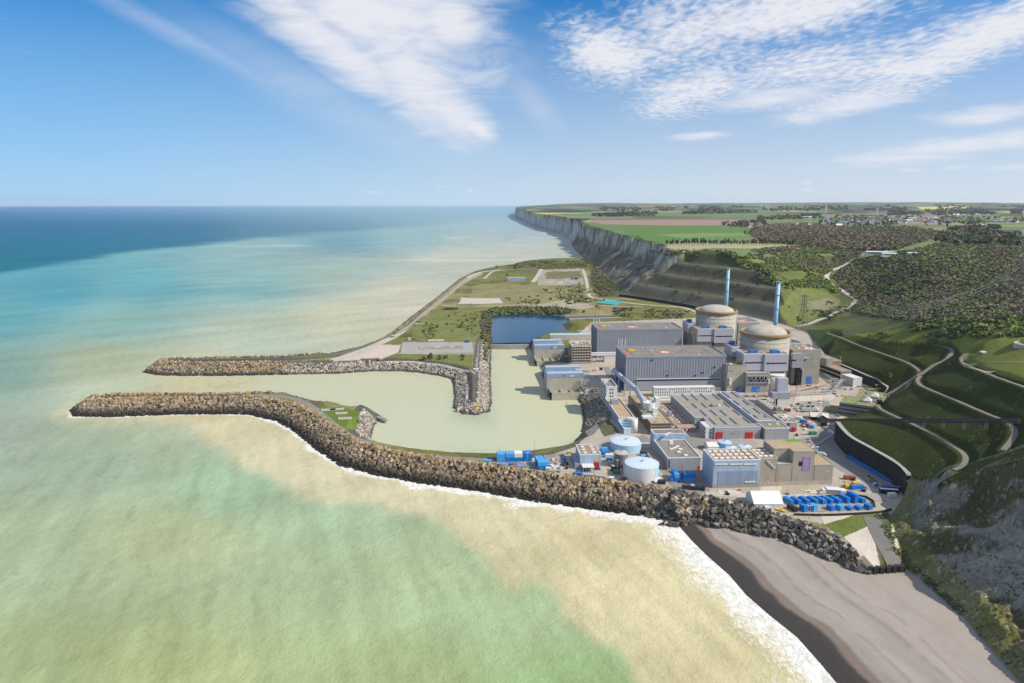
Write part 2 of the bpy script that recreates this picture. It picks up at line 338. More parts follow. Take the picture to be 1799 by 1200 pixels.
# control heights of the high ground
CTL = [(1598, 838, 25), (1563, 806, 25), (1525, 783, 25), (1490, 757, 25), (1475, 740, 22), (1510, 724, 14), (1545, 704, 24), (1580, 682, 31), (1617, 657, 38), (1645, 640, 45), (1675, 620, 52), (1690, 633, 56),
 (1570, 726, 29), (1600, 745, 37), (1650, 770, 40), (1697, 805, 42), (1675, 830, 37), (1650, 655, 44), (1700, 708, 52), (1750, 735, 55), (1785, 760, 57), (1765, 792, 50), (1735, 675, 64), (1799, 678, 70), (1880, 720, 75), (1799, 787, 59), (1700, 822, 42), (1640, 847, 32),
 (1590, 642, 37), (1540, 615, 34), (1500, 600, 33), (1455, 587, 30), (1510, 656, 20.5), (1475, 638, 20), (1560, 678, 20), (1640, 607, 50), (1580, 596, 47), (1510, 588, 36), (1600, 575, 58), (1700, 575, 72), (1720, 602, 70), (1740, 620, 66), (1799, 605, 76), (1799, 575, 80), (1799, 560, 82), (1799, 500, 90), (1799, 455, 99), (1700, 520, 75), (1700, 480, 86), (1700, 450, 97), (1600, 545, 50), (1600, 500, 66), (1600, 465, 90), (1560, 450, 92),
 (1440, 572, 15), (1460, 562, 20), (1500, 525, 34), (1470, 500, 46), (1455, 485, 55), (1470, 470, 66), (1510, 450, 86), (1540, 520, 42), (1540, 480, 66), (1400, 565, 13), (1400, 530, 34), (1440, 525, 33), (1367, 515, 48), (1330, 485, 72), (1300, 465, 86), (1278, 451, 95), (1400, 470, 72), (1430, 455, 82), (1400, 440, 95), (1350, 435, 97), (1250, 446, 96.5), (1160, 449, 94), (1137, 439, 96), (1120, 430, 97), (1085, 420, 98), (1250, 425, 98), (1400, 420, 98), (1560, 425, 99), (1700, 425, 101), (1799, 425, 102), (1100, 400, 99), (1250, 400, 100), (1400, 405, 100), (1600, 405, 101), (1799, 405, 103), (1060, 400, 99), (1250, 390, 100), (1500, 390, 101), (1799, 390, 104), (1020, 390, 99)]
CW = [(800, 300, 130), (900, 600, 135), (420, 250, 92), (600, 420, 110), (330, 330, 70), (2600, 1800, 115), (3000, 3200, 112)]
_c = np.array([tuple(P(*c)) for c in CTL]+CW); _c0 = _c[:, :2]/1000.
def _tps(r2): return np.where(r2 > 1e-12, r2*np.log(r2+1e-12), 0.)*.5
_n = len(_c); _r2 = ((_c0[:, None]-_c0[None])**2).sum(-1)
_A = np.zeros((_n+3, _n+3)); _A[:_n, :_n] = _tps(_r2)+np.eye(_n)*2e-5; _A[:_n, _n] = 1; _A[:_n, _n+1:] = _c0; _A[_n, :_n] = 1; _A[_n+1:, :_n] = _c0.T
_w = np.linalg.solve(_A, np.concatenate([_c[:, 2], [0, 0, 0]]))
def hill_rbf(x, y):
    xs, ys = x/1000., y/1000.; r = _w[_n]+_w[_n+1]*xs+_w[_n+2]*ys
    for i in range(_n): r = r+_w[i]*_tps((xs-_c0[i, 0])**2+(ys-_c0[i, 1])**2)
    return r
def hill(x, y):
    D = np.hypot(x, y); out = np.zeros(x.shape)
    near = D < 3600; out[near] = np.clip(hill_rbf(x[near], y[near]), 8, 140)
    k = sstep(2300, 3400, D)
    roll = (fbm(x/2600., y/2600., 5, 3)-.5)
    far = 101+6*sstep(3000, 6000, D)+26*sstep(6000, 12000, D)+46*sstep(10000, 23000, D)+roll*(8+44*sstep(3500, 9000, D))*1.15
    az = np.arctan2(x, y); far = far+30*sstep(9000, 20000, D)*np.exp(-((az-R(31))/R(5))**2)+10*sstep(12000, 24000, D)*np.sin(az*19)
    tip = sstep(R(6), R(0.5), az)*sstep(5000, 9000, D); far = far*(1-tip)+np.minimum(far, 128)*tip
    return out*(1-k)+far*k
def land_height(x, y):
    """-> height, signed shore distance, cliff-face flag, foot-line index, foot distance, hill flag"""
    D = np.hypot(x, y)
    dW, iW, _ = dist_poly(x, y, WXY); sg = np.where(inside(x, y, WXY), 1., -1.); dW = dW*sg
    s = WS[iW]
    wob = (fbm(x/9., y/9., 3, 3)-.5)*3.0*np.where(D < 2500, 1, 0)
    h = np.where(dW > 0, np.minimum(ZP, (dW+wob*np.where(s < 1, .5, 0))*s), np.maximum(dW*np.minimum(s, .8)-.15, -6))
    nearb = (D < 620) & (x > 40)
    if nearb.any():
        xb, yb = x[nearb], y[nearb]; dB, _, _ = dist_poly(xb, yb, BEACH); inb = inside(xb, yb, BEACH)
        w = dW[nearb]; hb = np.where(w > 0, 5.4*(1-np.exp(-np.maximum(w, 0)*.04))+.35*np.sin(np.maximum(w, 0)*.33)*sstep(4, 14, w)*sstep(70, 25, w)+.4*(fbm(xb/14, yb/14, 8, 3)-.5)*sstep(6, 20, w), np.maximum(w*BE-.1, -6))
        other = np.minimum(ZP, 4.6+dB*.75)
        h[nearb] = np.where(inb, hb, np.where((w > 0) & (s[nearb] == BE), other, np.where(w > 0, np.minimum(h[nearb], np.maximum(other, w*.2)), h[nearb])))
    dP, _, _ = dist_poly(x, y, POND); inp = inside(x, y, POND)
    h = np.where(inp, np.minimum(h, 4.4-.25*np.minimum(dP, 8)), np.minimum(h, 4.4+dP*.55))
    plat = (dW > 0) & (D > 820) & (D < 2200); h = h+np.where(plat, (fbm(x/26., y/26., 9, 3)-.5)*.9*sstep(16, 30, dW), 0)
    inF = inside(x, y, FXY) & (D < 40000); dF, iF, tF = dist_poly(x, y, FXY)
    nx = (iF+1) % len(FA); A = FA[iF]*(1-tF)[:, None]+FA[nx]*tF[:, None]
    coast = FA[iF][:, 0] < 7
    SA_ = FSL[iF]+tF*FLN[iF]
    rdg = 1-np.abs(2*fbm(SA_/85., dF/400., 27, 3)-1)*2.0; rdg2 = 1-np.abs(2*fbm(SA_/30., dF/220., 28, 2)-1)*2
    gul = (fbm(x/38., y/38., 21, 4)-.5)*np.where(D > 1150, 26, 26)+np.where(D > 1150, (rdg-.35)*34+(rdg2-.4)*10, 0)+np.where(D > 3500, (fbm(x/160., y/160., 23, 3)-.5)*50, 0)
    talus = (iF <= 9) | ((iF >= 33) & coast) | ((iF >= 34) & (iF <= 37))
    d = np.maximum(dF+np.where(talus, gul*sstep(0, 30, dF), 0), 0)
    zk, t1, t2 = A[:, 2], A[:, 1], A[:, 3]; dk = np.maximum((zk-A[:, 0])/t1, .01)
    pr = np.where(d < dk, A[:, 0]+d*t1, np.maximum(zk, A[:, 0])+(d-dk)*t2)
    cut = (iF >= 30) & (iF <= 33)
    lev = np.maximum(pr-11, 0)/21.; fr = lev-np.floor(lev); ben = (np.floor(lev)+sstep(.0, .84, fr))*21+11
    pr = np.where(cut, ben, pr)
    cr = np.zeros(x.shape); cr[inF] = hill(x[inF], y[inF])
    rough = np.where(iF <= 9, ((fbm(x/15., y/15., 31, 5, .6)-.5)*13.0+(.5-np.abs(fbm(x/22., y/22., 39, 3)-.5)*4)*3.0+(fbm(x/2.2, y/2.2, 36, 2)-.5)*1.6)*sstep(2, 10, dF)*sstep(2, -3, pr-cr), 0)
    rough = rough+np.where(talus & (D > 1100), (fbm(x/16., y/16., 33, 3)-.5)*9*sstep(2, 10, dF)*sstep(2, -6, pr-cr), 0)
    wild = sstep(560, 760, D)*(1-sstep(6000, 9000, D)); cr2 = cr+wild*(fbm(x/45., y/45., 12, 4)-.5)*np.where(cr > 93, 1.5, 5)
    hh = np.minimum(pr+rough, cr2)
    face = inF & (pr < cr2-.6)
    h = np.where(inF, hh, h)
    return h, dW, face, iF, dF, inF
# --- grid: rings and rays seen from the photographer's mast position, fine where the land is near
AZ0, AZ1 = R(-37.5), R(42.0); NA = int((AZ1-AZ0)/R(.068)); AZS = np.linspace(AZ0, AZ1, NA)
_D = [150.]
while _D[-1] < 30000:
    d_ = _D[-1]; _D.append(d_+min(max(d_*d_/CZ/F*1.5, .55), d_*.0045))
DS = np.array(_D); ND = len(DS); LD = np.log(DS)
GA, GD = np.meshgrid(AZS, DS); GX = GD*np.sin(GA); GY = GD*np.cos(GA)
use = ~((GD > 1120) & (GA < R(-11))) & ~((GD > 2500) & (GA < R(-1.5))) & ~((GD < 400) & (GA < R(-4))) & ~((GD < 560) & (GA < R(-20)))
HH = np.full(GX.shape, -6.); DW = np.full(GX.shape, -999.); FACE = np.zeros(GX.shape, bool); IF = np.zeros(GX.shape, np.int32); DFT = np.zeros(GX.shape); INF = np.zeros(GX.shape, bool)
_r = land_height(GX[use], GY[use])
for arr, v in zip((HH, DW, FACE, IF, DFT, INF), _r): arr[use] = v
def H(x, y):
    """height of the land sheet at x, y (bilinear on the grid)"""
    a = (math.atan2(x, y)-AZ0)/(AZ1-AZ0)*(NA-1); l = math.log(max(math.hypot(x, y), 150.1)); r = np.searchsorted(LD, l)-1
    r = int(min(max(r, 0), ND-2)); c = int(min(max(math.floor(a), 0), NA-2)); u = min(max(a-c, 0), 1); v = min(max((l-LD[r])/(LD[r+1]-LD[r]), 0), 1)
    return float((HH[r, c]*(1-u)+HH[r, c+1]*u)*(1-v)+(HH[r+1, c]*(1-u)+HH[r+1, c+1]*u)*v)
def G(px, py, lift=0.):
    """where the sight line through a photo pixel meets the land"""
    d = ray(px, py); a = (math.atan2(d[0], d[1])-AZ0)/(AZ1-AZ0)*(NA-1); c = int(min(max(math.floor(a), 0), NA-2)); u = min(max(a-c, 0), 1)
    col = HH[:, c]*(1-u)+HH[:, c+1]*u+lift; s = d[2]/math.hypot(d[0], d[1]); g = col-(CZ+DS*s); k = np.nonzero(g > 0)[0]
    if len(k) == 0: return None
    k = k[0]; k = max(k, 1); f = g[k-1]/(g[k-1]-g[k]+1e-9) if g[k-1] < 0 else 1; D = DS[k-1]+(DS[k]-DS[k-1])*min(max(f, 0), 1); h = math.hypot(d[0], d[1])
    return np.array([d[0]/h*D, d[1]/h*D, CZ+D*s])
def Gline(l, step=6., lift=0.):
    """pixel polyline -> smooth ground polyline"""
    pts = [G(a, b) for a, b in l]; pts = [p for p in pts if p is not None]
    out = []
    n = len(pts)
    for i in range(n-1):
        p0, p1, p2, p3 = pts[max(i-1, 0)], pts[i], pts[i+1], pts[min(i+2, n-1)]
        m = max(int(np.linalg.norm(p2[:2]-p1[:2])/step), 1)
        for k in range(m):
            t = k/m; q = .5*((2*p1)+(-p0+p2)*t+(2*p0-5*p1+4*p2-p3)*t*t+(-p0+3*p1-3*p2+p3)*t**3); out.append(q)
    out.append(pts[-1]); return out
# --- tracks on the slopes: cut level benches for them into the sheet
TRACKS = {
 'A': [(1455, 586), (1475, 592), (1510, 607), (1550, 621), (1590, 635), (1608, 645), (1616, 654), (1610, 664), (1590, 680), (1568, 692), (1545, 703)],
 'B': [(1545, 703), (1580, 680), (1612, 661), (1640, 643), (1662, 630), (1672, 621), (1672, 613), (1660, 608), (1640, 606)],
 'C': [(1549, 702), (1543, 708), (1547, 718), (1570, 730), (1600, 743), (1640, 764), (1670, 780), (1690, 794), (1697, 804), (1690, 818), (1675, 829)],
 'E': [(1618, 660), (1612, 668), (1618, 677), (1640, 687), (1680, 703), (1720, 721), (1755, 735), (1775, 745), (1784, 755), (1778, 772), (1762, 794)],
 'D': [(1712, 614), (1700, 621), (1690, 631), (1690, 638), (1710, 646), (1740, 658), (1770, 669), (1799, 680), (1850, 700)]}
TRK = {k: Gline(v, 3.) for k, v in TRACKS.items()}
for k, pts in TRK.items():
    z = np.array([p[2] for p in pts]); kk = np.ones(9)/9; zs = np.convolve(np.pad(z, 4, 'edge'), kk, 'valid')
    for p, q in zip(pts, zs): p[2] = q
    sub = (GD < 1100) & (GD > 330) & (GA > R(14))
    xs, ys = GX[sub], GY[sub]; d, i, t = dist_poly(xs, ys, pts, False); zz = zs[i]*(1-t)+zs[np.minimum(i+1, len(zs)-1)]*t
    w = sstep(6.5, 2.6, d); hs_ = HH[sub]; HH[sub] = hs_*(1-w)+(zz-.1)*w
# ------------------------------------------------------------------ ground colours (albedo) by zones of the place
PXX, PYY = proj(GX, GY, HH)
CL = np.zeros(GX.shape+(4,)); CL[...] = (.11, .14, .05, .5)
def setc(m, c, a=None, k=1.):
    k = np.asarray(k)[..., None] if np.ndim(k) else k
    CL[m, :3] = CL[m, :3]*(1-k)+np.array(c)*k
    if a is not None: CL[m, 3] = a
e1 = (fbm(GX/23., GY/23., 51, 4)-.5); e2 = (fbm(GX/23.+40, GY/23., 52, 4)-.5)
def zone(poly, c, a=.4, edge=0., where=None):
    xs = [p[0] for p in poly]; ys = [p[1] for p in poly]
    m = (PXX > min(xs)-20) & (PXX < max(xs)+20) & (PYY > min(ys)-20) & (PYY < max(ys)+20)
    if where is not None: m &= where
    mm = np.zeros(m.shape, bool); mm[m] = inside(PXX[m]+e1[m]*edge*2, PYY[m]+e2[m]*edge, poly); setc(mm, c, a); return mm
lowl = ~INF
n_big = fbm(GX/120., GY/120., 61, 4); n_mid = fbm(GX/30., GY/30., 62, 4); n_fine = fbm(GX/8., GY/8., 63, 3)
GRASS, DRY, SCRUB = (.15, .158, .045), (.26, .22, .105), (.10, .10, .042)
PAVE, ASPH, DIRT, CHALK = (.40, .35, .285), (.27, .25, .235), (.40, .345, .27), (.52, .495, .435)
# far platform: rough grass with dry patches
setc(lowl, GRASS, .7); m = lowl & (n_big > .5); setc(m, DRY, .7, sstep(.46, .62, n_big[m])*.8)
m = lowl & (n_mid > .56); setc(m, SCRUB, .8, sstep(.56, .62, n_mid[m])*.75)
zone([(720, 596), (740, 560), (775, 538), (850, 540), (862, 600), (835, 603)], (.17, .178, .058), .7, 3, lowl)
zone([(640, 640), (700, 621), (836, 623), (833, 652), (815, 650), (700, 632)], (.155, .17, .052), .7, 2, lowl)
zone([(845, 520), (880, 498), (1040, 505), (1060, 530), (900, 540)], (.22, .20, .095), .8, 6, lowl)
zone([(940, 490), (950, 475), (1020, 472), (1028, 500), (945, 502)], (.33, .29, .22), .8, 4, lowl)
zone([(958, 478), (1020, 476), (1024, 488), (960, 490)], (.16, .15, .08), .9, 5, lowl)
zone([(880, 475), (915, 460), (1030, 456), (1036, 470), (900, 478)], (.11, .11, .045), .9, 4, lowl)
zone([(805, 534), (812, 523), (878, 524), (884, 533)], (.47, .43, .36), .25, 1, lowl)
zone([(930, 536), (1000, 526), (1050, 540), (1000, 545)], (.33, .29, .20), .9, 8, lowl)
zone([(707, 601), (830, 601), (832, 620), (704, 621)], (.34, .32, .305), .18, 0, lowl)
zone([(735, 609), (812, 608), (815, 613), (735, 614)], (.28, .25, .19), .5, 3, lowl)
zone([(700, 590), (735, 561), (775, 531), (812, 500), (836, 487), (848, 482), (846, 477), (828, 483), (806, 496), (768, 527), (728, 559), (694, 588)], (.34, .30, .23), .5, 1, lowl)
zone([(560, 640), (590, 628), (640, 610), (670, 606), (705, 606), (700, 620), (660, 634)], (.52, .43, .36), .3, 2, lowl)
zone([(835, 660), (850, 655), (856, 715), (824, 716), (820, 668)], (.22, .19, .13), .5, 2, lowl)
zone([(848, 545), (864, 545), (862, 660), (846, 640)], (.085, .08, .045), .8, 2, lowl)
zone([(1035, 462), (1045, 466), (1068, 490), (1095, 510), (1092, 522), (1050, 523), (1038, 500)], (.10, .10, .05), .8, 3)
# breakwaters and rock banks lie under armour: dark ground between the blocks
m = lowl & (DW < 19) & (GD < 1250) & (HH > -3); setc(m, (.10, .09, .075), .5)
# the works yard
yard = [(1000, 790), (1028, 765), (1032, 735), (1015, 700), (1000, 645), (1000, 600), (1040, 566), (1200, 560), (1300, 553), (1400, 575), (1440, 600), (1560, 680), (1555, 697), (1475, 738), (1470, 770), (1600, 850), (1590, 890), (1560, 905), (1440, 920), (1250, 878), (1000, 838), (850, 815), (850, 806), (960, 800)]
zone(yard, PAVE, .35, 1, lowl)
zone([(930, 800), (1000, 788), (1020, 800), (1010, 842), (900, 822)], (.40, .35, .28), .5, 2, lowl)
zone([(1240, 860), (1480, 855), (1500, 872), (1330, 872), (1260, 874)], (.43, .36, .27), .6, 2, lowl)
zone([(1385, 700), (1490, 690), (1480, 712), (1410, 712)], (.47, .38, .32), .3, 1, lowl)
zone([(1385, 676), (1440, 664), (1450, 680), (1395, 690)], (.42, .31, .22), .6, 2, lowl)
zone([(1415, 790), (1470, 760), (1500, 800), (1575, 850), (1560, 870), (1480, 830)], (.26, .245, .225), .25, 1, lowl)
zone([(1160, 828), (1230, 822), (1250, 868), (1190, 862)], (.24, .225, .21), .25, 0, lowl)
zone([(1098, 740), (1130, 760), (1190, 760), (1240, 772), (1330, 772), (1330, 790), (1160, 790)], (.36, .30, .26), .35, 1, lowl)
zone([(1030, 693), (1046, 700), (1068, 735), (1090, 760), (1062, 768), (1045, 735)], (.10, .105, .06), .6, 2, lowl)
# banks by the inner shore
zone([(555, 716), (600, 715), (650, 728), (660, 740), (620, 755), (600, 752), (575, 735)], (.12, .17, .03), .5, 1, lowl)
zone([(850, 803), (960, 795), (1005, 778), (1024, 757), (1034, 765), (1010, 785), (960, 802), (870, 811)], (.09, .10, .05), .8, 1, lowl)
zone([(600, 757), (630, 728), (655, 757), (650, 775), (690, 790), (640, 780)], (.22, .20, .17), .6, 1, lowl & (DW < 8))
# beach: dry shingle, wrack lines, wet strip by the waves
bp = zone([(1180, 911), (1216, 907), (1260, 920), (1300, 929), (1376, 949), (1439, 975), (1505, 1004), (1588, 1000), (1602, 1001), (1690, 1080), (1835, 1245), (1900, 1400), (1500, 1300), (1190, 925)], (.34, .295, .255), .22, 0, lowl)
b_ = bp.copy(); st = np.sin(DW*.36+2.2*fbm(GX/30., GY/30., 71, 3)*3)
setc(b_, (.285, .245, .212), .14, (sstep(.35, 1., st)*.35)[b_]); setc(b_, (.375, .315, .262), .14, (sstep(.55, .7, n_mid)*.5)[b_])
for d0, w0 in ((24, 1.2), (39, 1.6), (47, .9)):
    k = np.exp(-((DW-d0+3*(n_mid-.5)*4)/w0)**2); setc(b_, (.24, .205, .18), None, (k*.7*sstep(.25, .55, n_fine))[b_])
wl_ = DW+3.5*(n_mid-.5)*2+2*(n_fine-.5); m = b_ & (wl_ < 16.5); setc(m, (.21, .165, .135), .2, sstep(16.5, 14.5, wl_[m])); m = b_ & (wl_ < 12.5); setc(m, (.062, .054, .049), .2, sstep(12.5, 9.5, wl_[m]))
zone([(1440, 905), (1560, 905), (1575, 940), (1586, 998), (1530, 1003), (1505, 970), (1450, 925)], (.56, .50, .42), .4, 2, lowl)
zone([(1445, 922), (1500, 905), (1560, 903), (1545, 915), (1480, 945)], (.13, .16, .04), .7, 4, lowl)
zone([(1535, 905), (1562, 905), (1580, 998), (1548, 1000), (1540, 960)], (.12, .13, .06), .7, 3, lowl)
# high ground
hl = INF
setc(hl, (.105, .135, .04), .6)
m = hl & (n_mid > .5) & (GD > 640); setc(m, (.085, .09, .04), .7, sstep(.5, .58, n_mid[m])*.85)
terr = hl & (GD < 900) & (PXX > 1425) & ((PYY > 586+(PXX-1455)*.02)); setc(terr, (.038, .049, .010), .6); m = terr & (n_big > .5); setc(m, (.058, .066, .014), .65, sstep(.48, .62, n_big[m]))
fl = terr & (fbm(GX/.9, GY/.9, 64, 1) > .90) & (fbm(GX/25., GY/25., 65, 2) > .56); setc(fl, (.15, .17, .10), .4, .8)
zone([(1500, 588), (1600, 575), (1799, 565), (1850, 660), (1799, 672), (1700, 640), (1688, 620), (1670, 600), (1640, 604), (1560, 600)], (.175, .19, .04), .55, 3, hl)  # sunlit brightness put into the hilltop grass colour
zone([(1788, 612), (1795, 595), (1830, 590), (1860, 610), (1830, 625)], (.13, .16, .04), .5, 1, hl)
zone([(1370, 540), (1400, 505), (1440, 508), (1480, 530), (1450, 552), (1400, 575), (1372, 566)], (.15, .165, .05), .6, 4, hl)
zone([(1418, 535), (1450, 522), (1475, 535), (1440, 545)], (.22, .20, .13), .5, 5, hl)
# fields of the plateau (bands along the coast), then woods, straw strips, rape
far = hl & (GD > 1290) & (HH > 84)
setc(far, (.14, .19, .075), .25)
g_ = fbm(GX/700., GY/420., 81, 2); band = np.floor((GY*.9+GX*.45)/430.+g_*1.5).astype(int); cell = np.floor((GX*.9-GY*.4)/900.+_h(band, band*0, 5)*3).astype(int); hv = _h(band, cell, 77)
ff = far & (GD > 2300)
for lo, hi, c in ((0, .3, (.115, .18, .065)), (.3, .48, (.15, .21, .09)), (.48, .66, (.27, .20, .15)), (.66, .8, (.19, .20, .105)), (.8, .9, (.085, .15, .05)), (.9, .94, (.48, .42, .06)), (.94, 1.01, (.31, .25, .19))):
    setc(ff & (hv >= lo) & (hv < hi), c, .15)
wd_ = fbm(GX/520., GY/420., 83, 3); m = ff & (wd_ > np.where(GD > 7000, .50, .60)) & (GD > 3600); setc(m, (.032, .042, .034), .6)
zone([(1085, 396), (1250, 395), (1313, 396), (1322, 405), (1300, 417), (1210, 419), (1150, 432), (1110, 420)], (.10, .18, .05), .15, 0, far)
zone([(1150, 412), (1250, 409), (1310, 410), (1312, 414), (1200, 418)], (.16, .25, .075), .15, 0, far)
zone([(1030, 387), (1100, 386), (1300, 386), (1300, 396), (1180, 396), (1060, 394)], (.30, .205, .155), .15, 0, far)
zone([(1040, 383), (1400, 381), (1400, 386), (1030, 387)], (.17, .14, .10), .15, 0, far)
zone([(1000, 376), (1055, 374), (1060, 380), (1010, 381)], (.12, .2, .07), .15, 0, far)
zone([(1060, 374), (1330, 374), (1440, 376), (1380, 382), (1060, 380)], (.12, .19, .07), .15, 0, far)
zone([(1150, 431), (1200, 428), (1405, 429), (1410, 437), (1250, 436), (1160, 440)], (.34, .31, .18), .4, 2, far)
zone([(1112, 424), (1150, 424), (1170, 432), (1160, 442), (1137, 438)], (.22, .21, .09), .7, 2, far)
zone([(1710, 393), (1799, 392), (1799, 404), (1760, 412), (1715, 408)], (.12, .19, .05), .2, 1, far)
zone([(1750, 396), (1799, 395), (1799, 398), (1750, 398)], (.28, .21, .16), .2, 0, far)
zone([(1400, 380), (1450, 380), (1450, 389), (1390, 390)], (.11, .19, .06), .2, 0, far)
zone([(1610, 364), (1700, 362), (1710, 366), (1620, 368)], (.55, .47, .08), .2, 0, far)
zone([(1550, 378), (1670, 375), (1665, 381), (1560, 383)], (.23, .17, .15), .2, 0, far)
zone([(1558, 438), (1585, 425), (1600, 428), (1575, 442)], (.12, .21, .05), .3, 1, hl)
zone([(1600, 408), (1640, 407), (1630, 415), (1602, 416)], (.15, .21, .05), .3, 1, hl)
# cliffs: chalk and screes
fc = FACE.copy()
cut = fc & (IF >= 29) & (IF <= 33); str_ = fbm(DFT/5., GX/60., 91, 3)
setc(cut, (.085, .08, .052), .55); m = cut & (np.abs(((HH-11) % 21)/21.-.93) < .09); setc(m, (.15, .145, .10), .5, .6)
m = cut & (HH > 74); setc(m, (.075, .085, .035), .6); m = cut & (HH < 30); setc(m, (.13, .125, .095), .6, .7)
coast = fc & (IF >= 34); gl = fbm(GX/24.+HH/90., GY/24., 92, 5, .6)
setc(coast, (.21, .195, .165), .7); m = coast & (gl > .52); setc(m, (.085, .08, .055), .8, sstep(.48, .58, gl[m])*.9)
up = coast & (HH > 52+30*(n_mid-.5)); setc(up, CHALK, .5, .7); m = up & (gl > .50); setc(m, (.16, .15, .115), .7, sstep(.5, .58, gl[m])*.9)
farc = coast & (GD > 3400); setc(farc, (.52, .50, .45), .5, .85); m = farc & (gl > .53); setc(m, (.22, .21, .175), .5, .75)
zc_ = fc & (IF >= 33) & (IF <= 36) & (HH < 60); setc(zc_, (.11, .105, .075), .7, .55)
near = fc & (IF <= 10); gr = fbm(GX/24., GY/24.+HH/30, 93, 6, .58)
setc(near, (.095, .088, .04), .9); m = near & (gr > .47); setc(m, (.24, .215, .175), 1.1, sstep(.45, .56, gr[m]))
m = near & (DFT < 14); setc(m, (.17, .16, .05), .9, .8*sstep(14, 6, DFT[m]))
m = near & (fbm(GX/1.2, GY/1.2, 94, 2) > .76) & (DFT < 60); setc(m, (.36, .35, .31), .3, .7)
# --- build the sheet
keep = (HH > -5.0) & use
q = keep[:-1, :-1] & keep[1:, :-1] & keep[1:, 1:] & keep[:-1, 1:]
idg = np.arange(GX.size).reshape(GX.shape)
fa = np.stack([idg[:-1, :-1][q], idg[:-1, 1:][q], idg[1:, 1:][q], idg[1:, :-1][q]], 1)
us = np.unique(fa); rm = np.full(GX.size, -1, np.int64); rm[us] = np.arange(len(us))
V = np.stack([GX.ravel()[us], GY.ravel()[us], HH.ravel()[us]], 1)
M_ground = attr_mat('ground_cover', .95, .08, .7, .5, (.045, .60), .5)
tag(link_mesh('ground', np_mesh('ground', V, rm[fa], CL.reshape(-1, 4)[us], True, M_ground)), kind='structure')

# ================================================================== the sea
AS = np.linspace(R(-44), R(46), 900); ds = [130.]
while ds[-1] < 50000: d_ = ds[-1]; ds.append(min(d_+min(d_*d_/CZ/F*2.2, d_*.05), 50000))
ds = np.array(ds); SA, SD = np.meshgrid(AS, ds); SX = SD*np.sin(SA); SY = SD*np.cos(SA); sx, sy = proj(SX, SY, 0*SX)
w1 = fbm(SX/60., SY/60., 101, 5)-.5; w2 = fbm(SX/240., SY/240., 102, 4)-.5; w3 = fbm(SX/60.+33, SY/60., 103, 5)-.5
CP_ = [(0, 1180, 168, 184, 140), (300, 1180, 174, 186, 138), (700, 1180, 172, 190, 142), (1000, 1190, 160, 188, 140), (0, 950, 164, 182, 150), (300, 950, 176, 188, 148), (700, 1000, 176, 196, 156), (880, 1090, 172, 194, 152), (150, 800, 158, 180, 156), (420, 850, 160, 188, 158), (0, 760, 156, 176, 160),
 (600, 900, 166, 190, 157), (0, 650, 136, 176, 168), (180, 640, 168, 184, 160), (200, 560, 138, 188, 182), (450, 590, 184, 204, 184), (600, 560, 200, 206, 182), (700, 520, 203, 207, 186), (0, 560, 104, 176, 182), (250, 500, 110, 182, 190), (100, 510, 84, 170, 188), (450, 500, 140, 190, 188), (600, 470, 160, 190, 182), (800, 450, 190, 202, 188), (950, 440, 186, 198, 186), (750, 420, 140, 182, 184), (900, 400, 160, 185, 190), (600, 430, 110, 165, 178), (0, 490, 95, 172, 190), (370, 655, 200, 203, 175), (350, 680, 205, 205, 172), (200, 690, 190, 205, 178)]
num = np.zeros(SX.shape+(3,)); den = np.zeros(SX.shape)
for a, b, *c in CP_:
    wgt = 1/(((sx-a)/150.)**2+((sy-b)/62.)**2+.05)**1.6; num += wgt[..., None]*np.array(srgb(*c)); den += wgt
SCc = num/den[..., None]
def smix(k, c): SCc[...] = SCc*(1-k[..., None])+np.array(srgb(*c))*k[..., None]
def edge_mask(poly, soft, wob):
    m = (sx > -200) & (sx < 2000) & (sy < 1300); X = sx[m]+w1[m]*wob+w2[m]*wob*.5; Y = sy[m]+w3[m]*wob; d, _, _ = dist_poly(X, Y, poly); s = np.where(inside(X, Y, poly), 1, -1)
    o = np.zeros(SX.shape); o[m] = sstep(-soft, soft, d*s); return o
# deep clear water beyond the plume
lineY = np.interp(sx, [-300, 0, 100, 200, 330, 450, 600, 760, 900], [510, 478, 463, 448, 431, 419, 408, 396, 380])
kd = sstep(5, -5, sy-lineY+w2*10)*np.interp(sx, [0, 350, 560, 760, 900], [1, .92, .55, .22, .05])
deep = np.zeros(SX.shape+(3,)); tq = np.clip((sy-361)/100., 0, 1)
ca, cb, cc = np.array(srgb(18, 112, 164)), np.array(srgb(2, 104, 142)), np.array(srgb(12, 130, 154))
deep = np.where(tq[..., None] < .35, ca+(cb-ca)*(tq/.35)[..., None], cb+(cc-cb)*((tq-.35)/.65)[..., None])
SCc = SCc*(1-kd[..., None])+deep*kd[..., None]
far_k = sstep(400, 362, sy)*np.interp(sx, [0, 500, 900], [.0, .55, .75]); smix(far_k, (112, 168, 182))  # haze painted into the water colour towards the horizon
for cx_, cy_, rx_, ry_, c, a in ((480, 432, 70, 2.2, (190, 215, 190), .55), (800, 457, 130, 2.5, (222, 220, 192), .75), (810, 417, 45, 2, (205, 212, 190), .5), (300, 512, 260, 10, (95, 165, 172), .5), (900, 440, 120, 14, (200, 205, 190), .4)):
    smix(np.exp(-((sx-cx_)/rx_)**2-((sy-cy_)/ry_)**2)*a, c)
cream = [(100, 728), (192, 733), (260, 741), (328, 748), (345, 762), (384, 782), (412, 800), (432, 824), (465, 838), (500, 852), (536, 868), (580, 871), (624, 870), (664, 886), (700, 906), (740, 914), (772, 924), (805, 940), (832, 960), (860, 988), (875, 1010), (890, 1028), (914, 1028), (930, 1014), (960, 1015), (985, 1030), (997, 1075), (1028, 1108), (1050, 1130), (1084, 1138), (1108, 1162), (1130, 1210), (1150, 1290), (1700, 1290), (1300, 900), (800, 800), (500, 690), (130, 700)]
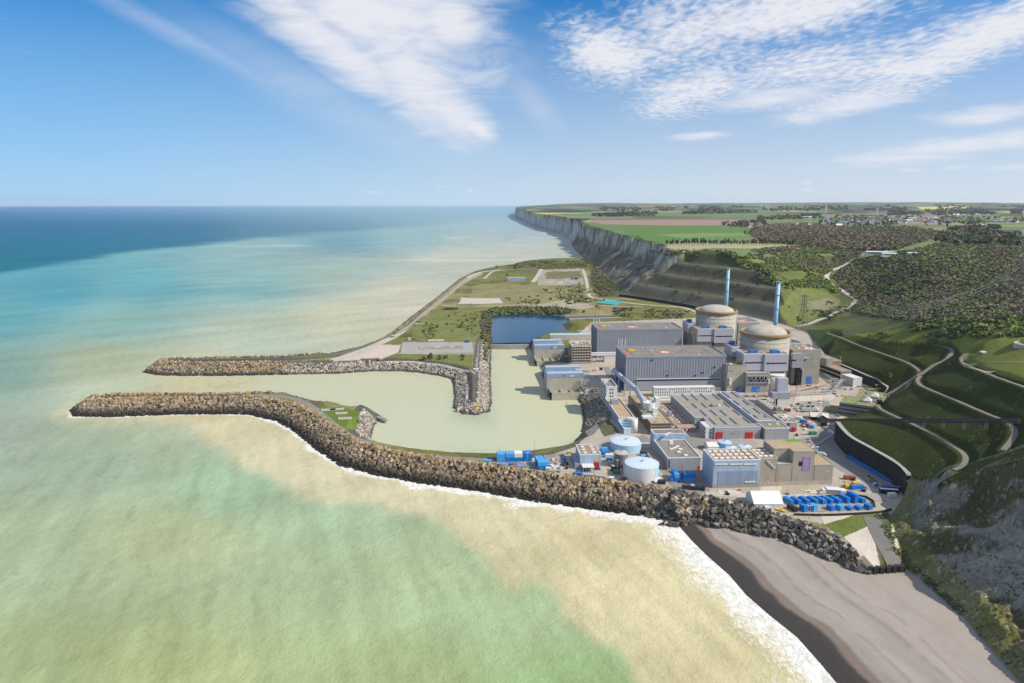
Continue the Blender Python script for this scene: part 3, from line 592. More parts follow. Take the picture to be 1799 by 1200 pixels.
kc = edge_mask(cream, 20, 46)*.93
crm = np.array(srgb(224, 213, 178)); crm2 = np.array(srgb(208, 198, 150)); crm3 = np.array(srgb(212, 207, 174))
tt_ = np.clip((sx-500)/500, 0, 1)[..., None]; cm = crm3*(1-tt_)+(crm*(1-sstep(-.1, .25, w2)[..., None]*.55)+crm2*sstep(-.1, .25, w2)[..., None]*.55)*tt_
SCc = SCc*(1-kc[..., None])+cm*kc[..., None]
# harbour basins
hb = [(500, 640), (700, 640), (800, 655), (800, 730), (862, 740), (862, 600), (930, 600), (1015, 690), (1040, 760), (960, 810), (650, 790), (640, 730), (480, 698), (420, 690)]
hbm = edge_mask(hb, 26, 4)
hc = np.array(srgb(198, 207, 182))*(1-sstep(850, 960, sx)[..., None])+np.array(srgb(203, 209, 180))*sstep(850, 960, sx)[..., None]; SCc = SCc*(1-hbm[..., None])+hc*hbm[..., None]
# patchy streaks of sediment
st2 = fbm((SX*.8+SY*.6)/120., (SY*.8-SX*.6)/38., 110, 5)-.5
SCc *= (1+st2*.34*(1-hbm)*sstep(9000, 2500, SD)+w1*.10*(1-hbm)*sstep(2500, 700, SD))[..., None]
st3 = fbm((SX*.33-SY*.94)/75., (SX*.94+SY*.33)/8.5, 111, 5)-.5; st4 = fbm((SX*.33-SY*.94)/22., (SX*.94+SY*.33)/4., 112, 3)-.5
SCc *= (1+(st3*.30+st4*.12)*(1-hbm)*sstep(900, 400, SD))[..., None]
# foam along rocks and beach
FO = np.zeros(SX.shape); near = (SD < 1150) & (SA > R(-37)) & (SA < R(30)); fx, fy = SX[near], SY[near]
dS, iS, _ = dist_poly(fx, fy, WXY)
onb = iS < 11; outer = (iS >= 11) & (iS < 29); tipn = (iS >= 29) & (iS < 34); no = (iS >= 82) & (iS < 90); so_ = (iS >= 90) & (iS < 101)
nz = fbm(fx/16., fy/16., 120, 4); wid = np.where(onb, 16+44*nz, np.where(outer, 3+26*nz**1.5*np.clip((proj(fx, fy, 0*fx)[0]-250)/500, .25, 1.2), np.where(tipn, 6*nz, np.where(no, 5*nz, np.where(so_, 3*nz, 0)))))
FO[near] = np.clip(np.where(outer, 1.3, 1.0)-dS/np.maximum(wid, .01), 0, 1)*(wid > .5)
# broken swell lines off the beach
bl = (SD < 520) & (SA > R(-12)) & (SA < R(30)); dS2 = np.zeros(SX.shape); dS2[near] = dS; iN = np.full(SX.shape, 99); iN[near] = iS
for off, amp in ((38, .30), (62, .2), (95, .14)):
    k = np.exp(-((dS2-off-(n_ := fbm(SX/70., SY/70., 125, 3)-.5)*46)/2.2)**2)*sstep(.5, .62, fbm(SX/30., SY/30., 126, 3))*bl*(iN < 15); FO = np.maximum(FO, k*amp*.95)
ii = np.arange(SX.size).reshape(SX.shape); fs = np.stack([ii[:-1, :-1].ravel(), ii[:-1, 1:].ravel(), ii[1:, 1:].ravel(), ii[1:, :-1].ravel()], 1)
_rf = np.array((0, .015, .045))+np.array((0, .035, .06))*sstep(1000, 560, sy)[..., None]*sstep(380, 470, sy)[..., None]   # mirrored sky light taken out of the painted water colour, most at middle distance
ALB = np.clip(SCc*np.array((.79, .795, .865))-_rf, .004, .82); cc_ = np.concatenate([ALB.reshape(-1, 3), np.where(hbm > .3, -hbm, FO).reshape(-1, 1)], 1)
def water_mat(name, foam=True, rough=.45, col=None, spec=.07, amp=1.):
    m = bpy.data.materials.new(name); m.use_nodes = True; t = m.node_tree; b = t.nodes['Principled BSDF']
    b.inputs['Roughness'].default_value = rough; b.inputs['IOR'].default_value = 1.33; b.inputs['Specular IOR Level'].default_value = spec
    g = N(t, 'ShaderNodeNewGeometry'); pos = g.outputs['Position']
    wv = noise(t, pos, .13, 6, .68, .2, (1.0, .8, 1), R(10)); wf = noise(t, pos, .6, 4, .7, .2, (1.0, .8, 1), R(0)); ws = noise(t, pos, .035, 3, .5, .3, (1, .5, 1), R(25))
    if col is None:
        a = N(t, 'ShaderNodeAttribute', attribute_name='Col'); c = a.outputs['Color']
        k = mathn(t, 'ADD', mathn(t, 'MULTIPLY', wv, .55), mathn(t, 'MULTIPLY', wf, .45)); calm = mathn(t, 'MULTIPLY', mathn(t, 'MINIMUM', a.outputs['Alpha'], 0.0), -1.0, clamp=True); k = maprange(t, k, .3, .72, .87, 1.13, 'LINEAR'); k = mathn(t, 'MULTIPLY_ADD', mathn(t, 'SUBTRACT', k, 1.0), mathn(t, 'MULTIPLY_ADD', calm, -.8, 1.0), 1.0)
        vm = N(t, 'ShaderNodeVectorMath', operation='SCALE'); lk(t, c, vm.inputs[0]); lk(t, k, vm.inputs['Scale']); c = vm.outputs[0]
        wt = N(t, 'ShaderNodeTexWave', wave_type='BANDS', bands_direction='X', wave_profile='SIN'); mp = N(t, 'ShaderNodeMapping'); mp.inputs['Rotation'].default_value = (0, 0, R(-19)); lk(t, pos, mp.inputs[0]); lk(t, mp.outputs[0], wt.inputs[0])
        for k_, v_ in (('Scale', .019), ('Distortion', 9), ('Detail', 4), ('Detail Scale', 1.3), ('Detail Roughness', .62)): wt.inputs[k_].default_value = v_
        swm = mathn(t, 'MULTIPLY', maprange(t, wt.outputs['Fac'], .74, .99), maprange(t, noise(t, pos, .02, 3, .6, .4), .40, .60)); swm = mathn(t, 'MULTIPLY', swm, mathn(t, 'SUBTRACT', 1.0, calm))
        c = mixc(t, mathn(t, 'MULTIPLY', swm, .26), c, mixc(t, 1.0, c, (.70, .76, .70), 'MULTIPLY'))
        fn = noise(t, pos, .36, 8, .76, 1.2, (1., .5, 1), R(38)); rd = noise(t, pos, .17, 4, .6, 1.8, (1., .6, 1), R(38))
        rd = mathn(t, 'SUBTRACT', 1.0, mathn(t, 'ABSOLUTE', mathn(t, 'MULTIPLY_ADD', rd, 4.0, -2.0)))
        ff_ = maprange(t, mathn(t, 'ADD', mathn(t, 'MULTIPLY', a.outputs['Alpha'], 1.25), mathn(t, 'ADD', mathn(t, 'MULTIPLY', mathn(t, 'SUBTRACT', fn, .5), 1.5), mathn(t, 'MULTIPLY', mathn(t, 'SUBTRACT', rd, .62), .75))), .55, 1.25, 0, .95)
        ff_ = mathn(t, 'MULTIPLY', ff_, maprange(t, a.outputs['Alpha'], .02, .16)); amp = mathn(t, 'MULTIPLY_ADD', calm, -.72, .85)
        cap = maprange(t, noise(t, pos, .16, 6, .75, 1.5, (1., .4, 1), R(30)), .765, .80, 0, .35)
        c = mixc(t, mathn(t, 'MAXIMUM', ff_, cap), c, mixc(t, maprange(t, fn, .35, .62), (.60, .58, .51), (.80, .79, .76))); lk(t, c, b.inputs['Base Color'])
    else: b.inputs['Base Color'].default_value = (*col, 1)
    bp = N(t, 'ShaderNodeBump'); 
    if col is None: lk(t, amp, bp.inputs['Distance'])
    else: bp.inputs['Distance'].default_value = .55*amp
    lk(t, mathn(t, 'ADD', mathn(t, 'MULTIPLY', wv, 1.0), mathn(t, 'ADD', mathn(t, 'MULTIPLY', wf, .35), mathn(t, 'MULTIPLY', ws, 1.2))), bp.inputs['Height']); lk(t, bp.outputs[0], b.inputs['Normal'])
    return m
M_sea = water_mat('sea_water')
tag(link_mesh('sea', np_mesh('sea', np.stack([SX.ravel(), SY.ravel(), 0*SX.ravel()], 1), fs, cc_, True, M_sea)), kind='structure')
M_pond = water_mat('pond_water', col=(.012, .05, .10), rough=.12, spec=.5, amp=.12)
pb = MB(); pb.v = [(x+(x-P(930, 575, 5)[0])*.01, y, 4.6) for x, y in POND]; pb.f = [tuple(range(len(POND)))]; pb.sm = [False]
po = pb.build('pond', M_pond); tag(po, kind='structure')
# haze between here and the horizon
hz = MB().box(-52000, 62000, -900, 52000, -8, 330).build('haze', bpy.data.materials.new('haze_air')); tag(hz, kind='stuff')
hm = hz.data.materials[0]; hm.use_nodes = True; hm.node_tree.nodes.clear(); pv = N(hm.node_tree, 'ShaderNodeVolumePrincipled'); pv.inputs['Density'].default_value = HAZE if 'HAZE' in globals() else 2.1e-5
pv.inputs['Color'].default_value = (.86, .92, 1, 1); pv.inputs['Anisotropy'].default_value = .2; ho = N(hm.node_tree, 'ShaderNodeOutputMaterial'); lk(hm.node_tree, pv.outputs[0], ho.inputs['Volume'])
# ================================================================== buildings
ROT = R(3.5)
UNIT = {}
def unit(name, m):
    k = (name, m.name)
    if k not in UNIT: UNIT[k] = MB().box(0, 1, 0, 1, 0, 1).mesh(name, m)
    return UNIT[k]
M_clad = mat('grey_cladding', (.285, .30, .345), .55, .10, .05, streak=.25, spec=.4, vs=.22)
M_clad2 = mat('smooth_grey_cladding', (.29, .295, .33), .55, .06, .05, spec=.4)
M_lilac = mat('lilac_grey_cladding', (.40, .40, .46), .5, .07, .05, spec=.4, streak=.15, vs=.2)
M_trim = mat('pale_trim', (.62, .63, .66), .6, .08, .3)
M_conc = mat('weathered_concrete', (.40, .365, .30), .9, .16, .12, .03, 1.5, streak=.45)
M_conc2 = mat('grey_concrete', (.31, .295, .265), .9, .16, .12, .03, 1.5, streak=.4)
M_dome = mat('dome_concrete', (.44, .395, .335), .9, .12, .10, .02, 1.2, dirt=(.30, .25, .19), dirt_amt=.4, dirt_scale=.12)
M_ring = mat('ring_beam_stained', (.34, .235, .115), .9, .22, .2, dirt=(.20, .14, .08), dirt_amt=.6, dirt_scale=.2)
M_roof = mat('gravel_roof', (.23, .205, .18), .95, .2, .25, dirt=(.14, .13, .11), dirt_amt=.5)
M_roofb = mat('brown_roof', (.30, .215, .155), .95, .2, .25, dirt=(.40, .33, .25), dirt_amt=.6, dirt_scale=.3)
M_rooft = mat('tan_roof', (.40, .30, .19), .95, .16, .25, dirt=(.27, .25, .14), dirt_amt=.5, dirt_scale=.2)
M_roofg = mat('greened_roof', (.22, .22, .15), .95, .2, .25, dirt=(.18, .22, .07), dirt_amt=.6, dirt_scale=.15)
M_moss = mat('mossy_roof', (.20, .22, .07), .95, .25, .3, dirt=(.34, .27, .19), dirt_amt=.7, dirt_scale=.2)
M_glass = mat('dark_glass', (.018, .022, .03), .15, .1, .5, spec=.5)
M_dark = mat('dark_opening_shade', (.012, .012, .014), .9, .1)
M_white = mat('white_panel', (.62, .62, .60), .6, .05, .2, streak=.12)
M_cream = mat('cream_wall', (.62, .57, .49), .8, .08, .2, streak=.2)
M_blue = mat('blue_sheet', (.035, .16, .44), .5, .12, .4, spec=.4)
M_blued = mat('deep_blue_paint', (.015, .075, .27), .5, .1, .4, spec=.4)
M_pblue = mat('pale_blue_sheet', (.33, .50, .67), .5, .07, .1, streak=.12, spec=.4)
M_lblue = mat('light_blue_tank', (.38, .57, .70), .45, .05, .1, spec=.45)
M_bluew = mat('blue_grey_wall', (.34, .43, .54), .55, .08, .1, streak=.4, spec=.4, vs=.5)
M_red = mat('red_door', (.42, .022, .03), .5, .1, .4)
M_redp = mat('red_paint', (.50, .13, .10), .7, .15, .6)
M_yel = mat('yellow_paint', (.68, .43, .02), .5, .1, .5)
M_brown = mat('brown_panel', (.25, .19, .145), .8, .12, .2, streak=.2)
M_sky_ = mat('skylight_sheet', (.35, .345, .37), .8, .1, .3, spec=.2)
M_skyw = mat('white_skylight', (.70, .67, .60), .5, .1, .3)
M_steel = mat('galvanised_steel', (.30, .31, .32), .5, .15, .5, spec=.5)
M_pipe = mat('pale_grey_pipe', (.36, .38, .44), .5, .08, .3, spec=.4)
M_black = mat('black_rubber', (.012, .012, .013), .8, .1)
M_asph = mat('worn_asphalt', (.20, .19, .175), .95, .18, .2, dirt=(.28, .26, .23), dirt_amt=.5, dirt_scale=.1)
class B:
    """a building standing on the yard: a root at its front left foot, parts in its own axes"""
    def __init__(s, name, label, cat, px, py, z=ZP, rot=ROT, group=None, O=None):
        s.O = P(px, py, z) if O is None else np.array(O, float); s.rot = rot; s.z = s.O[2]
        s.root = empty(name, s.O, rot); tag(s.root, label, cat, group); s.c, s.s = math.cos(rot), math.sin(rot)
    def loc(s, q):
        x, y = q[0]-s.O[0], q[1]-s.O[1]; return np.array([x*s.c+y*s.s, -x*s.s+y*s.c, q[2]-s.O[2]])
    def wor(s, x, y, z=0): return np.array([s.O[0]+x*s.c-y*s.s, s.O[1]+x*s.s+y*s.c, s.O[2]+z])
    def _pl(s, px, py, ax, v):
        d = ray(px, py); o = s.loc(np.array([0, 0, CZ])); dl = np.array([d[0]*s.c+d[1]*s.s, -d[0]*s.s+d[1]*s.c, d[2]])
        t = (v-o[ax])/dl[ax]; return o+dl*t
    def front(s, px, py, y=0): q = s._pl(px, py, 1, y); return q[0], q[2]
    def left(s, px, py, x=0): q = s._pl(px, py, 0, x); return q[1], q[2]
    def top(s, px, py, z): q = s._pl(px, py, 2, z); return q[0], q[1]
    def h(s, py, x=0, y=0): w = s.wor(x, y); return ztop(w[0], w[1], py)-s.O[2]
    def box(s, name, m, x0, x1, y0, y1, z0, z1, label=None):
        o = MB().box(x0, x1, y0, y1, z0, z1).build(name, m, s.root)
        if label: o['label'] = label
        return o
    def add(s, name, m, mb, parent=None): return mb.build(name, m, parent or s.root)
    def unit(s, name, m, x, y, z, w, d, h, parent=None):
        o = link_mesh(name, unit(name, m), parent or s.root); o.location = (x, y, z); o.scale = (w, d, h); return o
    def fwin(s, name, m, px0, py0, px1, py1, y=0, t=.12, label=None):
        """a panel on a front face covering a pixel rectangle"""
        x0, z1 = s.front(px0, py0, y); x1, z0 = s.front(px1, py1, y); z0 = max(z0, .02)
        o = s.unit(name, m, min(x0, x1), y-t, z0, abs(x1-x0), t*1.6, max(z1-z0, .3))
        if label: o['label'] = label
        return o
    def block(s, w, d, h, wall, roof, trim=None, x0=0, y0=0, z0=0, par=.7, name='wall', ribs=0, ribm=None):
        """walls, a roof deck set down behind a parapet"""
        x1, y1 = x0+w, y0+d; t = .45
        mb = MB().box(x0, x1, y0, y1, z0, h-par)
        if ribs:
            n = int(w/ribs)
            for i in range(n+1):
                x = x0+w*i/n; mb.box(x-.16, x+.16, y0-.32, y0-.003, z0+.5, h-par-.05)
            n = int(d/ribs)
            for i in range(n+1):
                y = y0+d*i/n; mb.box(x0-.32, x0-.003, y-.16, y+.16, z0+.5, h-par-.05)
        wl = s.add(name, wall, mb)
        s.box('roof', roof, x0+t, x1-t, y0+t, y1-t, h-par+.003, h-par+.12)
        p = MB().box(x0-.12, x1+.12, y0-.12, y0+t, h-par+.003, h).box(x0-.12, x1+.12, y1-t, y1+.12, h-par+.003, h)
        p.box(x0-.12, x0+t, y0+t+.003, y1-t-.003, h-par+.003, h).box(x1-t, x1+.12, y0+t+.003, y1-t-.003, h-par+.003, h)
        s.add('parapet', trim or M_trim, p); return wl
    def sky(s, x, y, w, l, z, h=.55, m=None): return s.unit('skylight', m or M_skyw, x-w/2, y-l/2, z, w, l, h)
def bldg(name, label, cat, fl, frx, top_y, bl, wall, roof, trim=None, rot=ROT, group=None, par=.7, ribs=0):
    b = B(name, label, cat, *fl, rot=rot, group=group); b.W = b.loc(P(*frx, ZP))[0] if hasattr(frx, '__len__') else b.front(frx, fl[1])[0]
    b.Hh = b.h(top_y); b.D = max(b.top(bl[0], bl[1], b.Hh)[1], 2.); b.block(b.W, b.D, b.Hh, wall, roof, trim, par=par, ribs=ribs); return b
def roof_bits(b, n, zs, seed, x0, x1, y0, y1, m=None, s0=.8, s1=2.2):
    rr = random.Random(seed)
    for i in range(n):
        w, l = rr.uniform(s0, s1), rr.uniform(s0, s1); b.unit('roof_vent', m or rr.choice([M_steel, M_skyw, M_clad2]), rr.uniform(x0, x1-w), rr.uniform(y0, y1-l), zs, w, l, rr.uniform(.5, 1.4))
def helipad(b, x, y, z, r=4.2):
    b.add('roof_marking', M_redp, MB().box(x-1.9*r, x+1.9*r, y-r*1.35, y+r*1.35, z, z+.03))
    mb = MB(); n = 28
    for i in range(n):
        a0, a1 = 2*math.pi*i/n, 2*math.pi*(i+1)/n; mb.quad((x+.4*r*math.cos(a0), y+.4*r*math.sin(a0), z+.045), (x+r*math.cos(a0), y+r*math.sin(a0), z+.045), (x+r*math.cos(a1), y+r*math.sin(a1), z+.045), (x+.4*r*math.cos(a1), y+.4*r*math.sin(a1), z+.045))
    b.add('roof_ring', M_white, mb)

# ---- the two turbine halls
def turbine_hall(label, fl, frx, top_y, bl, near):
    b = bldg('turbine_hall', label, 'turbine hall', fl, frx, top_y, bl, M_clad, M_roof, M_steel, group='turbine halls', par=1.1, ribs=2.6)
    W_, D_, h = b.W, b.D, b.Hh
    cor = MB().box(-.4, W_+.4, -.42, -.13, h-2.0, h-.25).box(-.42, -.13, .2, D_, h-2.0, h-.25)
    b.add('cornice', mat('green_grey_trim', (.26, .31, .30), .6, .1), cor)
    rail = MB()
    for y in (.1, D_-.1):
        rail.tube((0, y, h+1), (W_, y, h+1), .07, 4)
        for i in range(25): rail.tube((W_*i/24, y, h), (W_*i/24, y, h+1), .05, 4)
    for x in (.1, W_-.1): rail.tube((x, 0, h+1), (x, D_, h+1), .07, 4)
    b.add('roof_railing', M_steel, rail); zr = h-1.1+.14
    for i in range(5): b.box('roof_seam', M_roof, W_*(.08+.2*i), W_*(.08+.2*i)+.5, D_*.1, D_*.9, zr, zr+.12)
    helipad(b, W_*.44, D_*.42, zr, 3.9)
    b.unit('roof_plant', M_yel, W_*.08, D_*.55, zr, 7, 4, 1.2); roof_bits(b, 12, zr, 5+near, W_*.04, W_*.97, D_*.08, D_*.92)
    b.box('roof_beam', M_redp, W_*.02, W_*.06, D_*.05, D_*.5, zr, zr+.3)
    if near:
        x0, zt = b.front(1118.5, 666, 0); x1, _ = b.front(1263, 664, 0)
        b.box('lower_panel', M_clad2, x0, x1, -.55, -.33, .5, zt-1.7); b.box('canopy_shade', M_dark, x0, x1, -.5, -.335, zt-1.69, zt-.2); b.box('canopy', M_trim, x0-.5, x1+.5, -1.6, -.33, zt-.18, zt+.18)  # dark strip paints the shadow beneath the canopy
        for px, py in ((1145, 633), (1255, 645), (1221, 660), (1172, 660), (1234, 655)): b.fwin('vent', M_dark, px-1.6, py-1, px+1.6, py+1, -.33, .2)
        for i in range(7):
            y = 4+i*D_/8.; b.unit('blue_door', M_blued, -.62, y, .02, .28, D_/11., 8.5)
        gal = MB(); gal.box(-4.5, -.35, 1, D_-1, 9.2, 9.8)
        for i in range(9): gal.box(-4.4, -4.1, 1+i*(D_-3)/8., 1.35+i*(D_-3)/8., 0, 9.2)
        b.add('side_gallery', M_blued, gal)
    return b
TH2 = turbine_hall('nearer grey ribbed turbine hall with a covered white walkway along its left side', (1098.5, 687), (1272.5, 684.5), 625.6, (1078.7, 608.1), 1)
_h2 = TH2.Hh
_q = P(1050, 578, ZP+_h2); _f = proj(_q[0], _q[1], ZP)
_r = P(1198.7, 576, ZP+_h2); _g = proj(_r[0], _r[1], ZP)
TH1 = turbine_hall('farther grey ribbed turbine hall standing beside the blue pond', _f, _g, 578, (1037, 567.8), 0)
for t_, cx, cy, n in ((TH2, 1092, 594, 3), (TH1, 1050, 558, 3)):
    for i in range(n):
        y = t_.D+3; x = 3+i*3.4; hh = t_.Hh+(7 if t_ is TH2 else 6)
        o = MB().cyl(0, 0, .55, .55, 0, hh, 10).build('exhaust_pipe', M_steel, None, t_.wor(x, y)); tag(o, ('slim dark exhaust pipe rising behind the near turbine hall, ' if t_ is TH2 else 'slim dark exhaust pipe rising behind the far turbine hall, ')+('leftmost of three', 'middle of three', 'rightmost of three')[i], 'exhaust pipe', 'exhaust pipes behind the turbine halls')

# ---- the two reactors
def reactor(label, rim, width, dome_py, fronts, wing, stack, near):
    dep = 49.*F/width; C = at_depth(rim[0], rim[1], dep); r = 24.5; zr = C[2]-ZP
    b = B('reactor_building', label, 'reactor', 0, 0, O=(C[0], C[1], ZP), group='reactor buildings')
    b.add('containment_wall', M_conc, MB().cyl(0, 0, r-1, r-1, 0, zr-3.2, 72))
    b.add('ring_beam', M_ring, MB().lathe(0, 0, [(r-1.1, zr-3.6), (r, zr-3.0), (r+.1, zr-.2), (r-.3, zr), (r-1.5, zr), (r-1.6, zr-1.4), (r-1.7, zr-4.2)], 72))
    zd = ztop(C[0], C[1], dome_py)-ZP; hr, hd = r-3.6, zd-zr+2.6; prof = [(hr*math.cos(a), zr-2.6+hd*math.sin(a)) for a in np.linspace(0, math.pi/2, 14)]; prof[-1] = (.01, zd)
    b.add('dome', M_dome, MB().lathe(0, 0, prof, 72))
    b.add('gutter', M_conc2, MB().lathe(0, 0, [(hr-.3, zr-3.6), (r-1, zr-3.9)], 72))
    for k_, zb_ in enumerate((zr-5.5, zr-9.0, zr-14.)): b.add('stain_band', mat('stain_band', (.30, .27, .22), .9, .25, .3, streak=.6), MB().cyl(0, 0, r-.985+.004*k_, r-.985+.004*k_, zb_, zb_+.55, 72, cap=False))
    b.add('downpipe', M_white, MB().tube(((r-.2)*math.cos(-.32), (r-.2)*math.sin(-.32), 3), ((r-.2)*math.cos(-.32), (r-.2)*math.sin(-.32), zr-2), .45, 6))
    yf = -33
    for k, (tl, trx, by, blk, dashes) in enumerate(fronts):
        yy = yf-(0 if k == 0 else 1.5); x0, zt = b.front(*tl, yy); x1, _ = b.front(trx, tl[1], yy); _, z0 = b.front(tl[0], by, yy)
        yb = b.top(*blk, zt)[1] if blk else -8
        yb = min(max(yb, -20), 6)
        an = b.block(x1-x0-.02, yb-yy, zt, M_lilac, M_roofb, M_white, x0=x0+.01, y0=yy, z0=z0, par=.9, name='annex')
        n = 9; w = (x1-x0)
        for i in range(n): b.unit('louvre', M_dark, x0+w*(.07+.86*i/n), yy-.12, z0+(zt-z0)*.42, w*.86/n*.86, .3, (zt-z0)*.075, an)
        b.box('base', M_conc2, x0+1.5, x1-.8, yy+2.5, -6, 0, z0-.003)
        b.unit('blue_plant', M_blue, x0+w*.35, yy+5, zt-.75, 6.5, 4, 3.2); b.unit('blue_plant', M_blued, x0+w*.35+6.6, yy+6, zt-.75, 2.2, 2.4, 2.2)
        b.unit('roof_plant', M_steel, x0+w*.72, yy+6, zt-.75, 4, 3, 1.3)
    x0, zt = b.front(*wing[0], -12); x1, _ = b.front(wing[1], wing[0][1], -12); _, z0 = b.front(wing[0][0], wing[2], -12); yb = min(max(b.top(*wing[3], zt)[1], -4), 26)
    b.block(x1-x0, yb+12, zt, M_lilac, M_roofb, M_white, x0=x0, y0=-12, z0=z0, par=.9, name='wing'); b.box('wing_base', M_conc2, x0+1, x1-.01, -10, yb-1, 0, z0-.003)
    b.unit('blue_plant', M_blue, x0+(x1-x0)*.5, 2, zt-.75, 5, 5, 3)
    # yellow crane bracket
    xx, zz = b.front(fronts[0][0][0]-8, fronts[0][2]-14, -26); b.add('hoist', M_yel, MB().box(xx-2.5, xx+3, -27, -24, zz, zz+2.4).box(xx+.2, xx+1.1, -26, -25.2, 0, zz-.003))
    # vent stack behind
    s = stack; q = at_depth(s[0][0], s[0][1], s[2]); zt_ = q[2]; _b = P(*s[1], 0); o = empty('vent_stack', (q[0], q[1], ZP+20)); tag(o, s[3], 'vent stack', 'vent stacks'); hh = zt_-ZP-20
    MB().cyl(0, 0, 2.35, 2.0, 0, hh-1.2, 20).build('shaft', mat('stack_blue', (.30, .52, .72), .5, .05, .1, spec=.4), o)
    MB().cyl(0, 0, 2.6, 2.6, hh-1.6, hh, 20, cap=False).cyl(0, 0, 2.25, 2.25, hh-1.6, hh-.05, 20).build('rim', M_steel, o)
    for i in range(4):
        z = hh*(.2+.2*i); MB().cyl(0, 0, 2.75, 2.75, z, z+.7, 20).build('collar', mat('stack_collar', (.16, .28, .42), .6, .05), o)
    lad = MB()
    for sx_ in (-.4, .4): lad.tube((sx_-2.2, -1.6, 0), (sx_-1.9, -1.4, hh), .09, 4)
    for i in range(30): lad.tube((-2.6, -1.6, hh*i/30), (-1.7, -1.6, hh*i/30), .06, 4)
    for i in range(12):
        z = hh*(.06+.077*i); lad.box(-2.9, -1.4, -2.3, -1.2, z, z+.25)
    lad.build('ladder', M_steel, o)
    return b
RX2 = reactor('nearer domed concrete reactor building with lilac annexes, beside the tall grey auxiliary block', (1344.8, 581.5), 85.5, 570.3,
    [((1307, 621.5), 1344.2, 651, (1294.5, 614), 9), ((1344.4, 622), 1386.5, 652.5, None, 9)], ((1286, 609), 1300, 626.5, (1273, 602)),
    ((1368, 494.5), (1363, 574), 742, 'nearer pale blue vent stack rising behind the nearer reactor dome'), 1)
RX1 = reactor('farther domed concrete reactor building with lilac annexes, behind the far turbine hall', (1258.6, 543.4), 71.5, 535.6,
    [((1226, 577.5), 1255.5, 600.5, (1216.5, 571.5), 9), ((1255.7, 577.5), 1289.5, 602.5, None, 9)], ((1209, 568.3), 1221, 585, (1200.5, 563)),
    ((1279.8, 470.8), (1275.6, 540), 890, 'farther pale blue vent stack rising behind the farther reactor dome'), 0)

# ---- auxiliary blocks around the reactors
b = bldg('auxiliary_building', 'tall grey concrete auxiliary block right of the nearer dome, with a blue gate', 'auxiliary building', (1389, 676), (1437, 675), 614.5, (1381, 605), M_conc2, M_roofg, M_conc, par=1.)
helipad(b, b.W*.72, b.D*.35, b.Hh-.85, 4.2); b.fwin('gate', M_blue, 1416.5, 661.5, 1425, 675)
b.box('setback', M_clad2, -2.5, b.W*.30, -5, -.01, b.Hh*.52, b.Hh-3); b.box('canopy', M_steel, b.W*.3, b.W*.55, -3, -.01, b.Hh*.75, b.Hh*.78); b.box('stair_shaft', M_dark, b.W*.12, b.W*.24, -4, -.01, 0, b.Hh*.51); b.box('pipe_shaft', M_steel, b.W*.33, b.W*.42, -3, -.01, 0, b.Hh*.45)
b.fwin('band', M_dark, 1389, 632, 1399, 634, -5); roof_bits(b, 6, b.Hh-.85, 3, 2, b.W-2, 2, b.D-2)
_aux = b
b = B('fuel_building', 'dark roofed fuel building behind the tall grey auxiliary block', 'fuel building', 0, 0, O=_aux.wor(-12, _aux.D+1.5))
b.block(_aux.W+7, 34, _aux.Hh+1, M_conc2, mat('dark_blue_roof', (.085, .10, .13), .7, .1), M_trim, par=.8); b.add('roof_pipe', M_white, MB().path([(18, 30, _aux.Hh+1.2), (25, 26, _aux.Hh+1.6), (28, 20, _aux.Hh+1.2), (34, 16, _aux.Hh+1.2)], .6, 6)); roof_bits(b, 5, _aux.Hh+.35, 8, 2, _aux.W, 2, 30)
b = B('fuel_building', 'concrete fuel building with a red and white roof mark, between the two domes', 'fuel building', 0, 0, O=RX1.wor(26, -6))
b.block(26, 40, RX1.h(563, 26, -6)-2, M_conc2, M_roof, M_trim, par=.8); helipad(b, 9, 12, RX1.h(563, 26, -6)-2.6, 3.4)
for i in range(3): b.unit('louvre', M_dark, 2, -.12, 8+9*i, 5, .3, 1.2)
# concrete link building right of the near turbine hall
b = bldg('electrical_building', 'beige concrete electrical block wedged between the near turbine hall and reactor', 'electrical building', (1276, 688), (1308.5, 687), 641.5, (1266, 631), M_conc, M_roofg, M_conc2)
for px, py in ((1278, 651), (1282, 651), (1286, 651)): b.fwin('vent', M_dark, px, py, px+1, py+2)
b.fwin('white_duct', M_white, 1281, 664, 1284, 675, 0, 1.4); b.unit('container_unit', M_blued, b.W*.5, -4, 0, 4, 2.6, 4.2); roof_bits(b, 7, b.Hh-.55, 31, 1, b.W-1, 1, b.D-1)
b = bldg('equipment_lock', 'weathered concrete equipment lock with steel braces and a blue door, below the near dome', 'equipment lock', (1309.5, 690), (1349, 688.5), 655, (1306, 651.5), M_conc2, M_conc, M_conc)
b.fwin('door', M_blue, 1321, 679, 1334, 688.5); b.fwin('recess', M_dark, 1317, 663, 1346, 672); b.fwin('inner_panel', M_blue, 1325.5, 664.5, 1328, 671.5, -.2)
br = MB()
for i in range(5):
    x0, z0 = b.front(1315+7*i, 672.5, -1.2); x1, z1 = b.front(1322+7*i, 660, -1.2); br.tube((x0, -1.2, z0), (x1, -1.2, z1), .3, 5); br.tube((x1, -1.2, z0), (x1, -1.2, z1+1), .3, 5)
for py in (660, 672.5): x0, z0 = b.front(1313, py, -1.2); x1, z1 = b.front(1349, py, -1.2); br.tube((x0, -1.2, z0), (x1, -1.2, z1), .35, 5)
b.add('steel_brace', M_steel, br); b.unit('side_pipe', M_white, b.W-1.6, -1.6, 9, 1.5, 1.5, 4)
_q = P(1366, 690, ZP)
